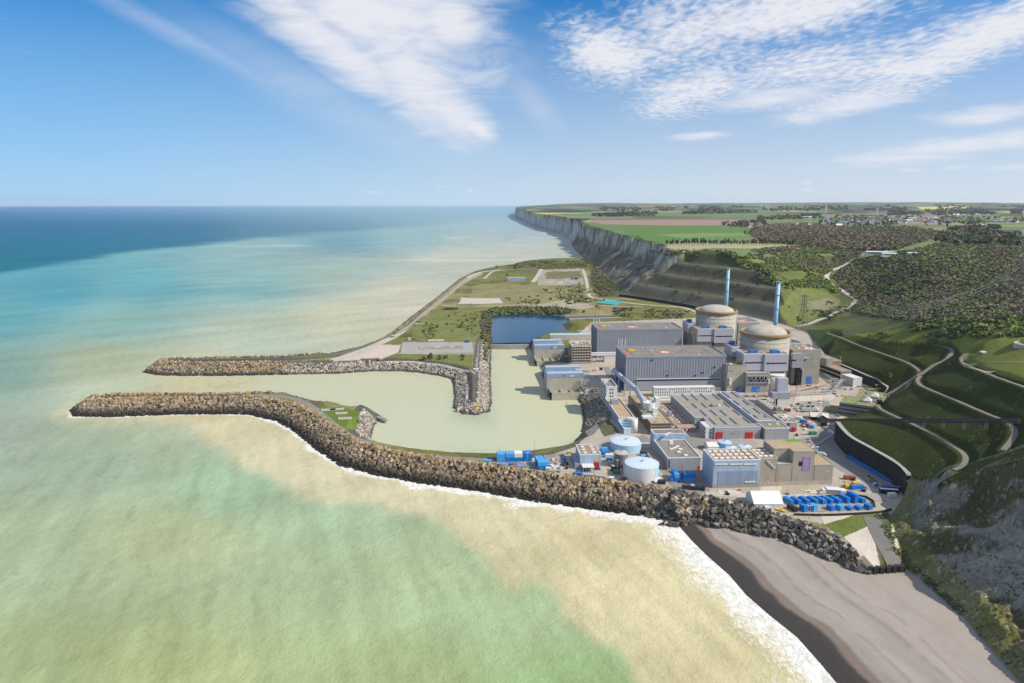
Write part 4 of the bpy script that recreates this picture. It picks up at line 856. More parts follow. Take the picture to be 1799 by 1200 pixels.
b = B('round_tower', 'squat round cream concrete tower under the near reactor annex', 'round tower', 0, 0, O=(_q[0], _q[1]+9, ZP)); _hh = b.h(661, 0, -8); b.add('wall', M_cream, MB().cyl(0, 0, 8.5, 8.5, 0, _hh, 40)); b.add('cap', M_white, MB().lathe(0, 0, [(8.8, _hh), (8.8, _hh+.5), (8.2, _hh+.6), (.01, _hh+.9)], 40)); b.add('pipe', M_steel, MB().path([(-9, -4, 0), (-9, -4, _hh*.7), (-12, -2, _hh*.8)], .5, 6))
# gate tower: slim lilac block on a white base
b = B('gate_tower', 'slim lilac clad stair tower on a white tiled base facing the yard', 'stair tower', 1367, 713.5); W_ = b.front(1386.5, 713)[0]; z1 = b.front(1367, 700)[1]; z2 = b.front(1367, 690)[1]; z3 = b.h(664.5, 0, 5)
b.box('base', M_white, 0, W_, 0, 9, 0, z1); b.box('middle', M_clad2, -.5, W_+.5, -.5, 9.5, z1+.003, z2); b.box('upper', M_lilac, 0, W_-.8, 3.5, 10, z2+.003, z3); b.box('side_strip', M_white, W_-.79, W_+.1, 3.5, 9.8, z2+.003, z3-6)
b.box('side_opening', M_dark, -.12, .02, 1, 8, .2, z1*.95); b.box('canopy', M_clad2, -6, -.51, -.4, 9, z1*.95, z2-.2)
for i in range(3): b.unit('column', M_white, -5.8+2.4*i, -.2, 0, .5, .5, z1*.95)
gr = MB()
for i in range(1, 4): gr.box(W_*i/4-.04, W_*i/4+.04, -.06, .01, .2, z1)
for i in range(1, 3): gr.box(0, W_, -.06, .01, z1*i/3-.04, z1*i/3+.04)
b.add('tile_joint', M_steel, gr)

# ---- workshops with the long skylights
M_shop = mat('workshop_cladding', (.33, .335, .36), .55, .08, .05, streak=.3, spec=.4, vs=.25)
b = B('workshop', 'long grey workshop with rows of roof lights and two red doors', 'workshop', 1254, 772); hh = b.h(751)
p = lambda px, py: b.top(px, py, hh)
W_ = b.front(1335.5, 770)[0]; xj, yj = p(1222, 733); x2, y2 = p(1177.5, 693); yb = y2; xl = .5*(xj+x2)
poly = [(0, 0), (W_, 0), (W_, yb), (xl, yb), (xl, yj), (0, yj)]
b.add('wall', M_shop, MB().prism(poly, 0, hh-.7)); pin = [(.4, .4), (W_-.4, .4), (W_-.4, yb-.4), (xl+.4, yb-.4), (xl+.4, yj+.4), (.4, yj+.4)]
b.add('roof', mat('workshop_roof', (.30, .27, .23), .95, .15, .15, dirt=(.24, .235, .14), dirt_amt=.7, dirt_scale=.09), MB().prism(pin, hh-.697, hh-.55))
pr = MB()
for (ax, ay), (bx, by) in zip(poly, poly[1:]+poly[:1]): pr.box(min(ax, bx)-.15, max(ax, bx)+.15, min(ay, by)-.15, max(ay, by)+.15, hh-.54, hh)
b.add('parapet', M_trim, pr)
for a0, a1 in ((1257, 1269), (1309, 1322)): b.fwin('door', M_red, a0, 759.5, a1, 772)
b.fwin('notice', mat('dull_teal', (.16, .26, .27), .7), 1284, 760.5, 1290, 762.5); b.box('eaves_line', M_trim, 0, W_, -.14, -.003, hh-2.2, hh-2.0)
def rooflights(b, rows, z, l=None):
    mesh = MB().quad((-1, -.5, 0), (1, -.5, 0), (.18, -.5, 1), (-.18, -.5, 1)).quad((1, .5, 0), (-1, .5, 0), (-.18, .5, 1), (.18, .5, 1)).quad((-1, .5, 0), (-1, -.5, 0), (-.18, -.5, 1), (-.18, .5, 1)).quad((1, -.5, 0), (1, .5, 0), (.18, .5, 1), (.18, -.5, 1)).quad((-.18, -.5, 1), (.18, -.5, 1), (.18, .5, 1), (-.18, .5, 1))
    if 'rl' not in UNIT: UNIT['rl'] = mesh.mesh('roof_light', M_sky_)
    for (ax, ay), (bx, by) in rows:
        x0, y0 = b.top(1140+ax/10., 660+ay/10., z); x1, y1 = b.top(1140+bx/10., 660+by/10., z); o = link_mesh('roof_light', UNIT['rl'], b.root); o.location = ((x0+x1)/2, (y0+y1)/2, z); o.scale = (1.35, abs(y1-y0)*.80, 1.15)
rooflights(b, [((585, 325), (715, 460)), ((740, 325), (880, 455)), ((910, 320), (1050, 455)), ((1110, 320), (1275, 445)), ((750, 485), (870, 590)), ((915, 480), (1040, 585)), ((1310, 465), (1440, 575)), ((895, 605), (1040, 730)), ((1070, 600), (1225, 725)), ((1240, 605), (1400, 725)), ((1480, 600), (1625, 715)), ((1050, 745), (1200, 880)), ((1240, 745), (1395, 880)), ((1415, 740), (1575, 875)), ((1660, 730), (1800, 860))], hh-.55)
x_, y_ = p(1252, 714); b.unit('roof_plant', M_steel, x_, y_, hh-.5, 5, 4.5, 2.2); b.unit('roof_plant', M_white, x_+5.3, y_+.5, hh-.5, 2, 2, 1.6)
o_ = MB(); o_.ribbon([(*p(1226, 695), hh-.53), (*p(1247, 714), hh-.53)], .8); b.add('moss_line', M_moss, o_)
_ws = b
b2 = B('workshop', 'narrower taller grey workshop joined to the right of the long one', 'workshop', 0, 0, O=b.wor(W_+.3, 9)); h2 = hh+2.0
w2_ = b2.top(1365, 739.5, h2)[0]; d2_ = b2.top(1256, 688, h2)[1]; b2.block(w2_, max(d2_, 60), h2, M_shop, MATS['workshop_roof'], M_trim)
rooflights(b2, [((1285, 285), (1455, 410)), ((1440, 285), (1610, 405)), ((1475, 435), (1630, 540)), ((1645, 435), (1795, 535)), ((1645, 565), (1805, 690)), ((1825, 570), (1990, 685)), ((1840, 695), (1920, 755)), ((2010, 700), (2100, 750))], h2-.55)
b = bldg('workshop_annex', 'low grey annex with a mossy roof at the right end of the workshop', 'annex', (1343, 772.5), (1385, 771.5), 752.3, (1334, 740.5), M_shop, M_roofg, M_trim); b.sky(b.W*.4, b.D*.6, 2, 1.6, b.Hh-.55); b.sky(b.W*.75, b.D*.6, 2, 1.6, b.Hh-.55)
b = bldg('service_building', 'low grey service building with dark gravel roof behind the workshop annex', 'service building', (1376, 757), (1399.5, 756.5), 741.5, (1358, 728), M_shop, M_roofb, M_white); b.fwin('red_bin', M_red, 1391.5, 751, 1397, 757, -2, 1.5); b.fwin('slot', M_dark, 1383.5, 743, 1384.5, 748); b.fwin('slot', M_dark, 1386, 743, 1387, 748); b.unit('roof_unit', M_white, b.W*.3, b.D*.5, b.Hh-.55, 5, 3, 1.4); b.unit('roof_unit', M_white, b.W*.55, b.D*.6, b.Hh-.55, 3.5, 3, 2); roof_bits(b, 5, b.Hh-.55, 12, 1, b.W-1, 1, b.D*.5)
b = bldg('store_building', 'low brown roofed store with small white roof lights beside the taller workshop', 'store', (1366, 738), (1384, 737.5), 727, (1322, 701), M_conc2, M_roof, M_conc)
for i in range(3):
    for j in range(6): b.sky(b.W*(.25+.25*i), b.D*(.38+.1*j), 1.5, 1.3, b.Hh-.55, .5)
b.unit('roof_house', M_brown, b.W*.2, b.D*.18, b.Hh-.55, 4, 5, 3); b.unit('roof_house', M_brown, b.W*.5, b.D*.26, b.Hh-.55, 3.5, 3, 2.6)
b = bldg('white_block', 'small white three storey block tucked into the corner of the long workshop', 'office block', (1239, 771), (1251.5, 770.5), 750.5, (1227.5, 740.5), M_white, mat('pale_roof', (.55, .53, .46), .9, .1), M_white)
for f in range(3):
    z = b.Hh*(.12+.28*f); b.unit('window', M_glass, b.W*.58, -.1, z, b.W*.2, .2, b.Hh*.15)
    for i in range(5): b.unit('window', M_glass, -.1, b.D*(.06+.19*i), z, .2, b.D*.12, b.Hh*.13)
# long white modular offices below the near turbine hall
b = B('modular_office', 'long row of stacked white site cabins below the near turbine hall', 'site offices', 1149, 697.5); W_ = b.front(1255.5, 694)[0]; hh = b.h(681.5); b.block(W_, 7, hh, M_white, M_white, M_white, par=.25)
zf = [hh*.08, hh*.41, hh*.73]
for f in range(3):
    for i in range(26):
        if f == 0 and i > 9: continue
        if (i*7+f*5) % 9 == 0: continue
        b.unit('window', M_glass, W_*(.02+.0378*i), -.08, zf[f]+.3, W_*.016, .16, hh*.13)
b.add('floor_line', M_steel, MB().box(0, W_, -.05, -.003, hh*.33, hh*.34).box(0, W_, -.05, -.003, hh*.66, hh*.67))
b = B('site_cabin', 'pair of long pale cabins in front of the modular offices', 'site cabins', 1157, 708.5); W_ = b.front(1178, 707)[0]; b.box('lower_cabin', M_cream, 0, W_, 0, 3, 0, 2.7); b.box('upper_cabin', M_white, 0, W_, 5, 8, 0, 4.6); b.box('stripe', M_steel, 0, W_, -.04, -.003, 1.2, 1.35)
b = B('site_cabin', 'small cream cabin right of the modular offices', 'site cabin', 1257.5, 686.5); b.box('body', M_cream, 0, 5, 0, 3, 0, 3); b.box('roof', M_white, -.15, 5.15, -.15, 3.15, 3.003, 3.2)

# ---- low brown roof with many domed lights, terracotta shed
b = B('canteen', 'low flat brown roofed hall dotted with many small roof lights', 'hall', 1182.5, 748.5); hh = b.h(743.5); W_ = b.top(1218, 743, hh)[0]; D_ = b.top(1156.5, 708, hh)[1]; b.block(W_, D_, hh, M_conc2, M_roofb, M_conc)
for i in range(4):
    for j in range(9):
        if (i+j*3) % 7 == 0: continue
        b.sky(W_*(.14+.24*i), D_*(.08+.1*j), 1.5, 1.3, hh-.56, .55)
b.unit('duct_box', M_steel, W_*.08, D_*.32, hh-.56, 3, 3, 4.5); b.add('ring_vent', M_steel, MB().lathe(W_*.16, D_*.5, [(2.2, hh-.5), (2.2, hh+.5), (1.6, hh+.5), (1.6, hh-.5)], 20))
b = bldg('terracotta_shed', 'small shed with a terracotta roof and two red panels on its wall', 'shed', (1191.5, 759.5), (1222, 758), 752, (1185, 745.5), M_conc2, mat('terracotta_roof', (.44, .24, .15), .95, .1, .3), M_conc2, par=.3)
for a0, a1, m_ in ((1202.5, 1205, M_red), (1205.5, 1207.5, M_white), (1208, 1211, M_red)): b.fwin('panel', m_, a0, 753.8, a1, 757.3)
# ---- brown banded office
M_band = mat('ribbon_window', (.06, .055, .055), .25, .2, .6, spec=.5)
b = bldg('banded_office', 'long brown office with ribbon windows and a white turret on its roof', 'office building', (1143, 764), (1178.5, 762), 744, (1104, 695.5), M_brown, M_rooft, M_brown, par=.6)
for f in range(4):
    z = b.Hh*(.08+.22*f)
    n = 14
    for i in range(n): b.unit('window', M_band, -.08, b.D*(.01+.98*i/n), z+.5, .16, b.D/n*.86, 1.4)
    for i in range(7): b.unit('window', M_band, b.W*(.05+.13*i), -.08, z+.5, b.W*.10, .16, 1.3)
    b.box('band', M_cream, -.2, b.W, -.2, -.085, z-.1, z+.15)
zr = b.Hh-.45
x, y = b.top(1140, 719, zr); b.add('turret', M_white, MB().cyl(x, y, 5.2, 5.2, zr, zr+6.5, 36, cap=False).lathe(x, y, [(5.2, zr+6.5), (4.7, zr+6.5), (4.7, zr+5.4), (.01, zr+5.4)], 36)); _tur = b.wor(x, y, zr+4)
for px, py, w, d, h_, m_ in ((1137, 734, 8, 6, 1.6, M_white), (1138.5, 731, 5, 3, 2.4, M_steel), (1150, 726, 4, 4, 4.5, M_white), (1153, 716, 3, 7, 9, M_white), (1150.5, 733, 3.5, 2.5, 2.8, M_trim), (1128, 712, 6, 3, 1.2, M_moss), (1137, 724, 7, 3.4, .8, M_moss)):
    x, y = b.top(px, py, zr); b.unit('roof_plant', m_, x-w/2, y-d/2, zr, w, d, h_)
roof_bits(b, 8, zr, 21, 2, b.W-2, 2, b.D*.6, None, .5, 1.2)
# ---- white and blue office by the harbour
M_offs = mat('pale_blue_facade', (.50, .60, .72), .5, .05, .1, spec=.4)
b = B('white_office', 'white office tower with a long lower wing beside the inner harbour', 'office building', 1064.5, 713); hh = b.h(678.6); W_ = b.top(1084, 677.5, hh)[0]; D_ = b.top(1050.5, 665.3, hh)[1]
b.block(W_, D_, hh, M_white, M_roof, M_white, par=1.6)
for f in range(3):
    for i in range(2): b.unit('window', M_glass, W_*(.32+.22*i), -.1, hh*(.44+.17*f), W_*.11, .2, hh*.085)
for f in range(5): b.box('facade_band', M_offs, -.22, -.003, 0, D_, hh*(.05+.19*f), hh*(.13+.19*f)); b.box('window_band', M_glass, -.14, -.003, .3, D_-.3, hh*(.135+.19*f), hh*(.225+.19*f))
b.unit('roof_mast', M_steel, 2, D_*.8, hh-1.5, .3, .3, 7); b.unit('roof_unit', M_white, 1.5, D_*.62, hh-1.5, 3, 2.5, 2.2)
h3 = b.h(698.8); x1, yF = b.top(1087, 733, h3); W3 = b.top(1114, 731.5, h3)[0]-x1; x0_ = x1
b.block(W3, -yF-.02, h3, M_white, M_rooft, M_white, x0=x0_, y0=yF, z0=0, par=1.1, name='wing')
for f in range(3): b.box('facade_band', M_offs, x0_-.3, x0_-.003, yF, -.1, h3*(.06+.31*f), h3*(.20+.31*f)); b.box('window_band', M_glass, x0_-.16, x0_-.003, yF+.3, -.3, h3*(.205+.31*f), h3*(.35+.31*f))
x, y = b.top(1079, 709, h3-1); b.unit('roof_house', M_clad2, x-3, y-3, h3-1, 6.5, 6, 4)
h4 = b.h(752.8, 0, yF-20); q0 = b.top(1096.3, 753, h3*.62); q1 = b.top(1108, 751.3, h3*.62); yL = q0[1]
b.block(q1[0]-q0[0], yF-.02-yL, h3*.62, M_offs, M_pblue, M_white, x0=q0[0], y0=yL, par=.5, name='low_wing')
for f in range(2): b.box('window_band', M_glass, q0[0]-.15, q0[0]-.003, yL+.5, yF-1, h3*(.12+.25*f), h3*(.2+.25*f))
mb = MB()
for i in range(3):
    mb.cyl(q1[0]+3.2, yL+4+7*i, 2.6, 2.6, 0, 11-2*i, 14); mb.box(q1[0]+.3, q1[0]+6, yL+3.5+7*i, yL+4.5+7*i, 0, 12-2*i)
b.add('stair_turret', M_white, mb)
# ---- brown grid tower
b = bldg('grid_tower', 'brown square office tower with gridded windows behind the pump houses', 'office tower', (1004.8, 639), (1038, 638), 608.5, (1000.3, 600), M_brown, M_roofb, M_cream, par=1.)
for f in range(6):
    z = b.Hh*(.07+.155*f); b.box('floor_ledge', M_cream, -.35, b.W+.1, -.35, -.13, z-.2, z+.25)
    for i in range(7): b.unit('window', M_glass, b.W*(.04+.137*i), -.12, z+.9, b.W*.075, .2, 1.8)
    for i in range(3): b.unit('window', M_glass, -.12, b.D*(.08+.31*i), z+.9, .2, b.D*.2, 1.8)
roof_bits(b, 10, b.Hh-.8, 17, 1, b.W-1, 1, b.D-1, None, 1, 3)
_gt = b
# corridor bridge from the tower to the far turbine hall and its little block
b = B('corridor_bridge', 'pale covered corridor bridging from the brown tower to the far turbine hall', 'corridor', 0, 0, O=_gt.wor(_gt.W, 4)); L_ = 38; zc = b.h(620.5); b.box('corridor', M_trim, .05, L_, 0, 3, zc-3, zc); b.box('roof_edge', M_white, .05, L_+.2, -.2, 3.2, zc+.003, zc+.3); b.box('block', M_cream, 16, L_-3, .5, 8, 0, zc-3.003)
for i in range(3): b.unit('pier', M_conc2, 2+4.5*i, 1, 0, .8, 1.2, zc-3.003)
# striped shed on the pond shore
b = B('striped_shed', 'long pale striped shed on the shore of the blue pond', 'shed', 967, 598); W_ = b.front(1037, 597.5)[0]; hh = b.h(588.3); b.block(W_, 10, hh, M_cream, M_pblue, M_trim, par=.4)
st = MB()
for i in range(30): st.box(W_*(i+.5)/30-.35, W_*(i+.5)/30+.35, -.12, -.003, .3, hh-.6)
b.add('wall_strip', mat('grey_brown_strip', (.33, .30, .27), .8, .1), st)

# ---- the two pump houses standing in the basin
def pump_house(label, f_bl, f_br, top2, wl, wr, f2, group='pump houses', n=0):
    """f_bl/f_br: front wall foot on the water; top2: front wall top py; wl/wr/f2: pixel rows of the blue house"""
    b = B('pump_house', label, 'pump house', *f_bl, z=-.2, group=group); W_ = b.front(f_br[0], f_br[1])[0]
    zw = b.h(top2); zg = ZP+.4; yb = b.top(*wl[0], zg)[1]      # deck level at the foot of the tall wall
    # tall concrete wall and blue houses
    q = b.top(wl[0][0], wl[0][1], zw); yw = max(q[1], 12.)
    zt1 = b._pl(*wl[1], 1, yw)[2]; zt0 = b._pl(*wl[2], 1, yw)[2]
    d1 = 9.0; d2 = 9.5; x0 = b._pl(*wl[1], 1, yw)[0]; x1 = b._pl(*wr, 1, yw)[0]
    b.box('basin_wall', M_conc, 0, W_, 0, .9, 0, zw); b.box('side_wall', M_conc2, 0, .9, .903, yw, 0, zw+.6); b.box('side_wall', M_conc2, W_-.9, W_, .903, yw, 0, zw+.6)
    b.box('basin_floor', mat('basin_water', (.34, .38, .22), .3, .1, .3, spec=.5), .903, W_-.903, .903, yw, 0, zw-3.2)
    for i in range(2): b.box('basin_rib', M_conc, W_*(.34+.33*i), W_*(.34+.33*i)+.9, .91, yw-.01, zw-3.19, zw-1.2)
    b.box('tall_wall', M_conc, min(x0, 0), x1, yw, yw+d1+d2+10, 0, zt0)
    M_b = mat('pump_house_blue', (.25, .34, .47), .5, .08, .1, streak=.35, spec=.4, vs=.4)
    b.box('lower_house', M_b, x0, x1, yw-.2, yw+d1, zt0+.003, zt1); b.box('lower_roof', mat('pump_roof', (.32, .40, .50), .6, .14, .2, streak=.2), x0+.3, x1-.3, yw+.3, yw+d1-.1, zt1+.003, zt1+.2)
    b.box('roof_edge', M_white, x0-.15, x1+.15, yw-.35, yw+.2, zt1+.003, zt1+.55)
    zt2 = zt1+4.2; b.box('upper_house', M_b, x0-.5, x1-1.5, yw+d1+.02, yw+d1+d2, zt0+.003, zt2); b.box('upper_roof', MATS['pump_roof'], x0-.2, x1-1.8, yw+d1+.6, yw+d1+d2-.3, zt2+.003, zt2+.2); b.box('roof_edge', M_white, x0-.65, x1-1.35, yw+d1-.15, yw+d1+.4, zt2+.003, zt2+.55)
    b.fwin('opening', M_dark, wl[1][0]+30, wl[1][1]+2.5, wl[1][0]+31.5, wl[1][1]+5, yw-.2); b.unit('sign_board', M_white, x0+(x1-x0)*.62, yw-.3, zt0+.8, 4.5, .12, 1.4); b.unit('sign_board', M_white, x0+(x1-x0)*.82, yw+d1-.1, zt1+1, 6, .12, 1.4)
    fen = MB()
    for i in range(7): fen.cyl(-.5, 2+yw*i/7., .35, .35, -.3, zw, 8)
    b.add('fender_post', M_black, fen)
    gl = MB(); gl.box(-1.4, -.01, 0, yw+d1+d2+8, zw+.2, zw+.5); gl.tube((-1.3, 0, zw+1.5), (-1.3, yw+d1+d2+8, zw+1.5), .06, 4)
    b.add('side_gangway', M_steel, gl)
    rk = MB()
    for i in range(6): x = W_+1+1.5*i; rk.box(x, x+.5, yw*.1, yw*.9, 4, 4.4); rk.tube((x, yw*.1, 4.5), (x, yw*.9, zt0-1), .25, 4)
    b.add('screen_rack', M_steel, rk); rail = MB(); rail.tube((0, .4, zw+1), (W_, .4, zw+1), .06, 4)
    for i in range(14): rail.tube((W_*i/13, .4, zw), (W_*i/13, .4, zw+1), .05, 4)
    b.add('railing', M_steel, rail); b.unit('raft', M_white, W_*.2, 2, zw-3.19, 5, 2, .5)
    return b
PH2 = pump_house('nearer blue roofed pump house standing in the basin, beside the white office', (969.5, 704), (1022, 703), 690, ((966, 682.5), (961, 656.6), (962, 663.6)), (1025, 656.6), None)
PH1 = pump_house('farther blue roofed pump house standing in the basin, by the blue pond', (943.2, 644.3), (985, 643.5), 634.8, ((941.5, 626), (939, 607.2), (940, 613.2)), (991.5, 607.2), None)
# ---- front row: grey hall, light blue shed, concrete block, small blue shed
b = bldg('grey_hall', 'low grey hall with a dark roof and scattered white roof lights', 'hall', (1172.5, 827), (1229.5, 825), 804.2, (1147, 772.5), M_shop, M_roof, M_trim)
for px, py in ((1179, 774.5), (1183, 771.5), (1179.5, 778.5), (1190.5, 783.5), (1186, 786), (1195.5, 788.5), (1192.5, 793.5), (1205, 799), (1180, 788)): b.sky(*b.top(px, py, b.Hh), 2.6, 2.2, b.Hh-.55, .6)
hB = b.Hh+4.5; q0 = b.top(1147.5, 771, b.Hh); b.block(b.W*1.02, 10, hB, M_bluew, M_roof, M_trim, x0=0, y0=b.D+.02, par=.5, name='raised_end')
for i in range(26): b.unit('pane', M_pblue, b.W*(.03+.037*i), b.D-.14, b.Hh+.4, b.W*.028, .2, 3)
for px, py in ((1171, 763.5), (1175.5, 761)): b.sky(*b.top(px, py, hB), 2.6, 2.2, hB-.4, .6)
b.box('lean_to', M_roofb, -8, -.02, 4, b.D*.7, 0, 3.5); b.fwin('red_door', M_red, 1226, 818.5, 1229, 825); b.fwin('slot', M_dark, 1175, 808, 1176.2, 822)
for i in range(2): b.unit('red_panel', M_red, -8.12, b.D*(.25+.25*i), .2, .2, 4, 3)
b = bldg('blue_shed', 'large light blue shed with rows of white roof lights near the sea wall', 'shed', (1251.5, 857.5), (1331.3, 854), 809, (1232.5, 788.8), M_bluew, M_roofb, M_trim, par=.6)
cor = MB(); x0, z0 = b.front(1262, 828, 0); x1, z1 = b.front(1331, 848, 0); n = 46
for i in range(n): cor.box(x0+(x1-x0)*i/n, x0+(x1-x0)*(i+.55)/n, -.22, -.003, 2.2, z0)
b.add('corrugation', M_bluew, cor); b.box('plinth', M_conc2, -.2, b.W+.05, -.26, -.225, 0, 2.1)
for a0, a1 in ((1256, 1278), (1282, 1304), (1307, 1330)): b.fwin('gutter', M_white, a0, 815, a1, 816.2, 0, .4)
b.fwin('lintel', M_white, 1308, 845.5, 1327, 847, 0, .5); b.fwin('sign_board', M_yel, 1318.5, 840.5, 1325, 843)
for j in range(3):
    for i in range(7): b.sky(b.W*(.09+.128*i), b.D*(.2+.29*j), 2.6, 2.3, b.Hh-.46, .6)
b.unit('roof_pipe', M_redp, b.W*.82, b.D*.02, b.Hh-.4, .35, b.D*.96, .35); _bs = b
M_cblk = mat('stained_concrete', (.35, .31, .255), .9, .13, .1, .03, 1.5, streak=.55)
b = B('concrete_block_building', 'big stained concrete building with a stepped tower beside the light blue shed', 'plant building', 1332, 854); W_ = b.front(1461.3, 850)[0]
fx = lambda px: b.front(px, 853-(px-1332)*.025)[0]
hA = b.h(806); xA = fx(1362.6); D_ = _bs.D*.97
b.block(xA-.06, D_, hA, M_cblk, M_roofb, M_conc, x0=.05, par=.5, name='left_wall')
for j in range(3):
    for i in range(3): b.sky(xA*(.2+.3*i), D_*(.25+.26*j), 2.4, 2.2, hA-.4, .6)
xB, xC, xE = fx(1389.5), fx(1427.3), W_; hC = b.front(1408, 792.8, 0)[1]; hE = b.front(1445, 816, 0)[1]; hR = b.front(1375, 816, 0)[1]
ym = b.top(1384, 787.5, hC)[1]; yT = b.top(1370, 772.5, hC)[1]
b.box('recess_wall', M_cblk, xA+.01, xB, 0, ym, 0, hR); b.box('recess_ledge', M_conc, xA+.01, xB, -.2, ym-.01, hR+.003, hR+.35)
tow = [(xA+.01, ym+.01), (xB, ym+.01), (xB+.01, 0), (xC, 0), (xC, yT), (xA+.01, yT)]
b.add('tower_wall', M_cblk, MB().prism(tow, 0, hC-.4)); b.add('tower_roof', M_rooft, MB().prism([(x+(.35 if x < xB else -.35 if x > xC-1 else .3), y+(.35 if y < yT-1 else -.35)) for x, y in tow], hC-.397, hC-.1))
ed = MB()
for (ax, ay), (bx, by) in zip(tow, tow[1:]+tow[:1]): ed.box(min(ax, bx)-.15, max(ax, bx)+.15, min(ay, by)-.15, max(ay, by)+.15, hC-.395, hC+.1)
b.add('tower_edge', M_conc, ed); x, y = b.top(1391, 772.5, hC); b.add('moss_patch', mat('bright_moss', (.12, .27, .03), .95, .2), MB().prism([(x-4, y-3), (x+5, y-3.5), (x+6, y), (x, y+2), (x-5, y)], hC-.05, hC+.06))
b.block(xE-xC-.02, yT*.82, hE, M_cblk, M_rooft, M_conc, x0=xC+.01, par=.5, name='right_wall')
b.fwin('window', M_glass, 1403.5, 811, 1410, 818.5); b.fwin('panel', mat('mauve_panel', (.33, .21, .40), .6, .2, .5), 1411, 802, 1420.5, 826.5, 0, .25); b.fwin('panel_trim', M_dark, 1419.8, 803, 1421.5, 826)
x0, z0 = b.front(1347, 809, 0); x1, z1 = b.front(1361, 822, 0); b.add('outside_stair', M_white, MB().tube((x0, -.5, z0), (x1, -.5, z1), .28, 5).tube((x0, -.5, z0+1), (x1, -.5, z1+1), .1, 4))
for a0, a1, m_ in ((1344, 1346.5, M_red), (1369.5, 1372, M_red), (1347, 1351, M_cream)): b.fwin('door', m_, a0, 846.5, a1, 853)
for px, py in ((1346, 838), (1365.5, 838), (1365.5, 844)): b.fwin('sign_board', mat('ochre_sign', (.50, .30, .05), .7), px, py, px+6, py+2.2)
b.box('plinth', M_conc, .05, W_, -.18, -.003, 0, 2.6); 
for x in (xA*.98, xB, xC+.5): b.box('wall_joint', M_conc2, x, x+.35, -.22, -.19, 2.7, hR-1)
b = bldg('blue_grey_shed', 'small blue grey shed with white roof lights left of the storage tanks', 'shed', (1019, 824), (1054.5, 822), 799, (1011.7, 781), M_bluew, M_roofb, M_trim, par=.4)
for j in range(3):
    for i in range(2): b.sky(b.W*(.28+.44*i), b.D*(.2+.28*j), 2.4, 2.1, b.Hh-.3, .6)
b.fwin('door', M_red, 1043, 812, 1052.5, 822.5); b.fwin('sign_board', M_yel, 1044.5, 808, 1051.5, 810.3); b.box('side_lean_to', M_clad2, -3.5, -.02, 0, b.D, 0, 4)
b.box('front_canopy', M_white, b.W*.05, b.W*.62, -7, -.02, 3.6, 3.9)
for i in range(5): b.unit('canopy_post', M_steel, b.W*(.07+.13*i), -6.8, 0, .3, .3, 3.6)
b.unit('stored_crate', M_blued, b.W*.1, -5, 0, 5, 3, 2.4)
# white festival tent, grey white hut
def gable(b, W_, D_, he, hp, wall, roof, over=.25):
    b.add('wall', wall, MB().quad((0, 0, 0), (W_, 0, 0), (W_, 0, he), (0, 0, he)).quad((W_, D_, 0), (0, D_, 0), (0, D_, he), (W_, D_, he)).quad((0, D_, 0), (0, 0, 0), (0, 0, he), (0, D_/2, hp), (0, D_, he)).quad((W_, 0, 0), (W_, D_, 0), (W_, D_, he), (W_, D_/2, hp), (W_, 0, he)))
    k = (hp-he)/(D_/2); z = he-over*k
    b.add('roof', roof, MB().quad((-over, -over, z+.05), (W_+over, -over, z+.05), (W_+over, D_/2, hp+.05), (-over, D_/2, hp+.05)).quad((W_+over, D_+over, z+.05), (-over, D_+over, z+.05), (-over, D_/2, hp+.05), (W_+over, D_/2, hp+.05)).quad((-over, -over, z-.1), (W_+over, -over, z-.1), (W_+over, -over, z+.05), (-over, -over, z+.05)))
b = B('storage_tent', 'white ridged storage tent beside the container yard', 'tent', 1324.5, 895.5, rot=R(0)); W_ = b.front(1375, 894.5)[0]; gable(b, W_, 15, b.h(885), b.h(884)+4.5, M_white, mat('tent_sheet', (.68, .67, .64), .6, .03), .3); b.box('porch', M_white, W_*.34, W_*.52, -2.6, -.02, 0, 2.6)
sm = MB()
for i in range(1, 6): sm.box(W_*i/6-.06, W_*i/6+.06, -.07, -.003, 0, b.h(885)-.3)
b.add('frame_line', M_steel, sm)
b = B('yard_hut', 'grey and white hut behind the rows of blue containers', 'hut', 1453, 868.5, rot=R(-8)); b.box('body', M_clad2, 0, 8, 0, 5, 0, 3); b.box('end_room', M_white, -2.6, -.01, .2, 4.6, 0, 2.6); b.box('roof', M_white, 8.01, 11.5, .1, 5, 0, 2.7); b.box('roof_sheet', M_trim, -.1, 8.1, -.1, 5.1, 3.003, 3.2)
# gate house with pale gable roof, garden-roofed block, offices along the retaining wall
b = B('gatehouse', 'small gatehouse with a pale gabled roof and dark open porch', 'gatehouse', 1425, 737.5, rot=R(-14)); gable(b, 13, 9, 3.4, 5.6, M_dark, mat('pale_shed_roof', (.60, .53, .44), .9, .1), .9)
b.add('porch_gable', M_brown, MB().prism([(4.5, -4), (11.5, -4), (11.5, -.9), (4.5, -.9)], 3.3, 3.6)); b.add('porch_roof', MATS['pale_shed_roof'], MB().quad((4, -4.6, 3.62), (8, -4.6, 5.9), (8, 4, 5.9), (4, 4, 3.62)).quad((8, -4.6, 5.9), (12, -4.6, 3.62), (12, 4, 3.62), (8, 4, 5.9)))
for x in (4.7, 11): b.unit('porch_post', M_brown, x, -3.9, 0, .35, .35, 3.3)
b.unit('window', M_white, 7, -.3, 1, 2.2, .25, 1.6); b.unit('red_board', M_red, -1.5, -.6, 0, 1.2, 2, 2.6)
M_tc = mat('terracotta_panel', (.42, .25, .17), .8, .12, .3)
b = B('garden_roof_building', 'stepped building with mossy planted roofs and white pyramid lights by the switchback road', 'office building', 1473, 728.5, rot=R(-32)); W_ = 26; hh = max(b.h(706), 9)
b.block(W_, 24, hh, M_conc2, M_moss, M_conc, par=.5)
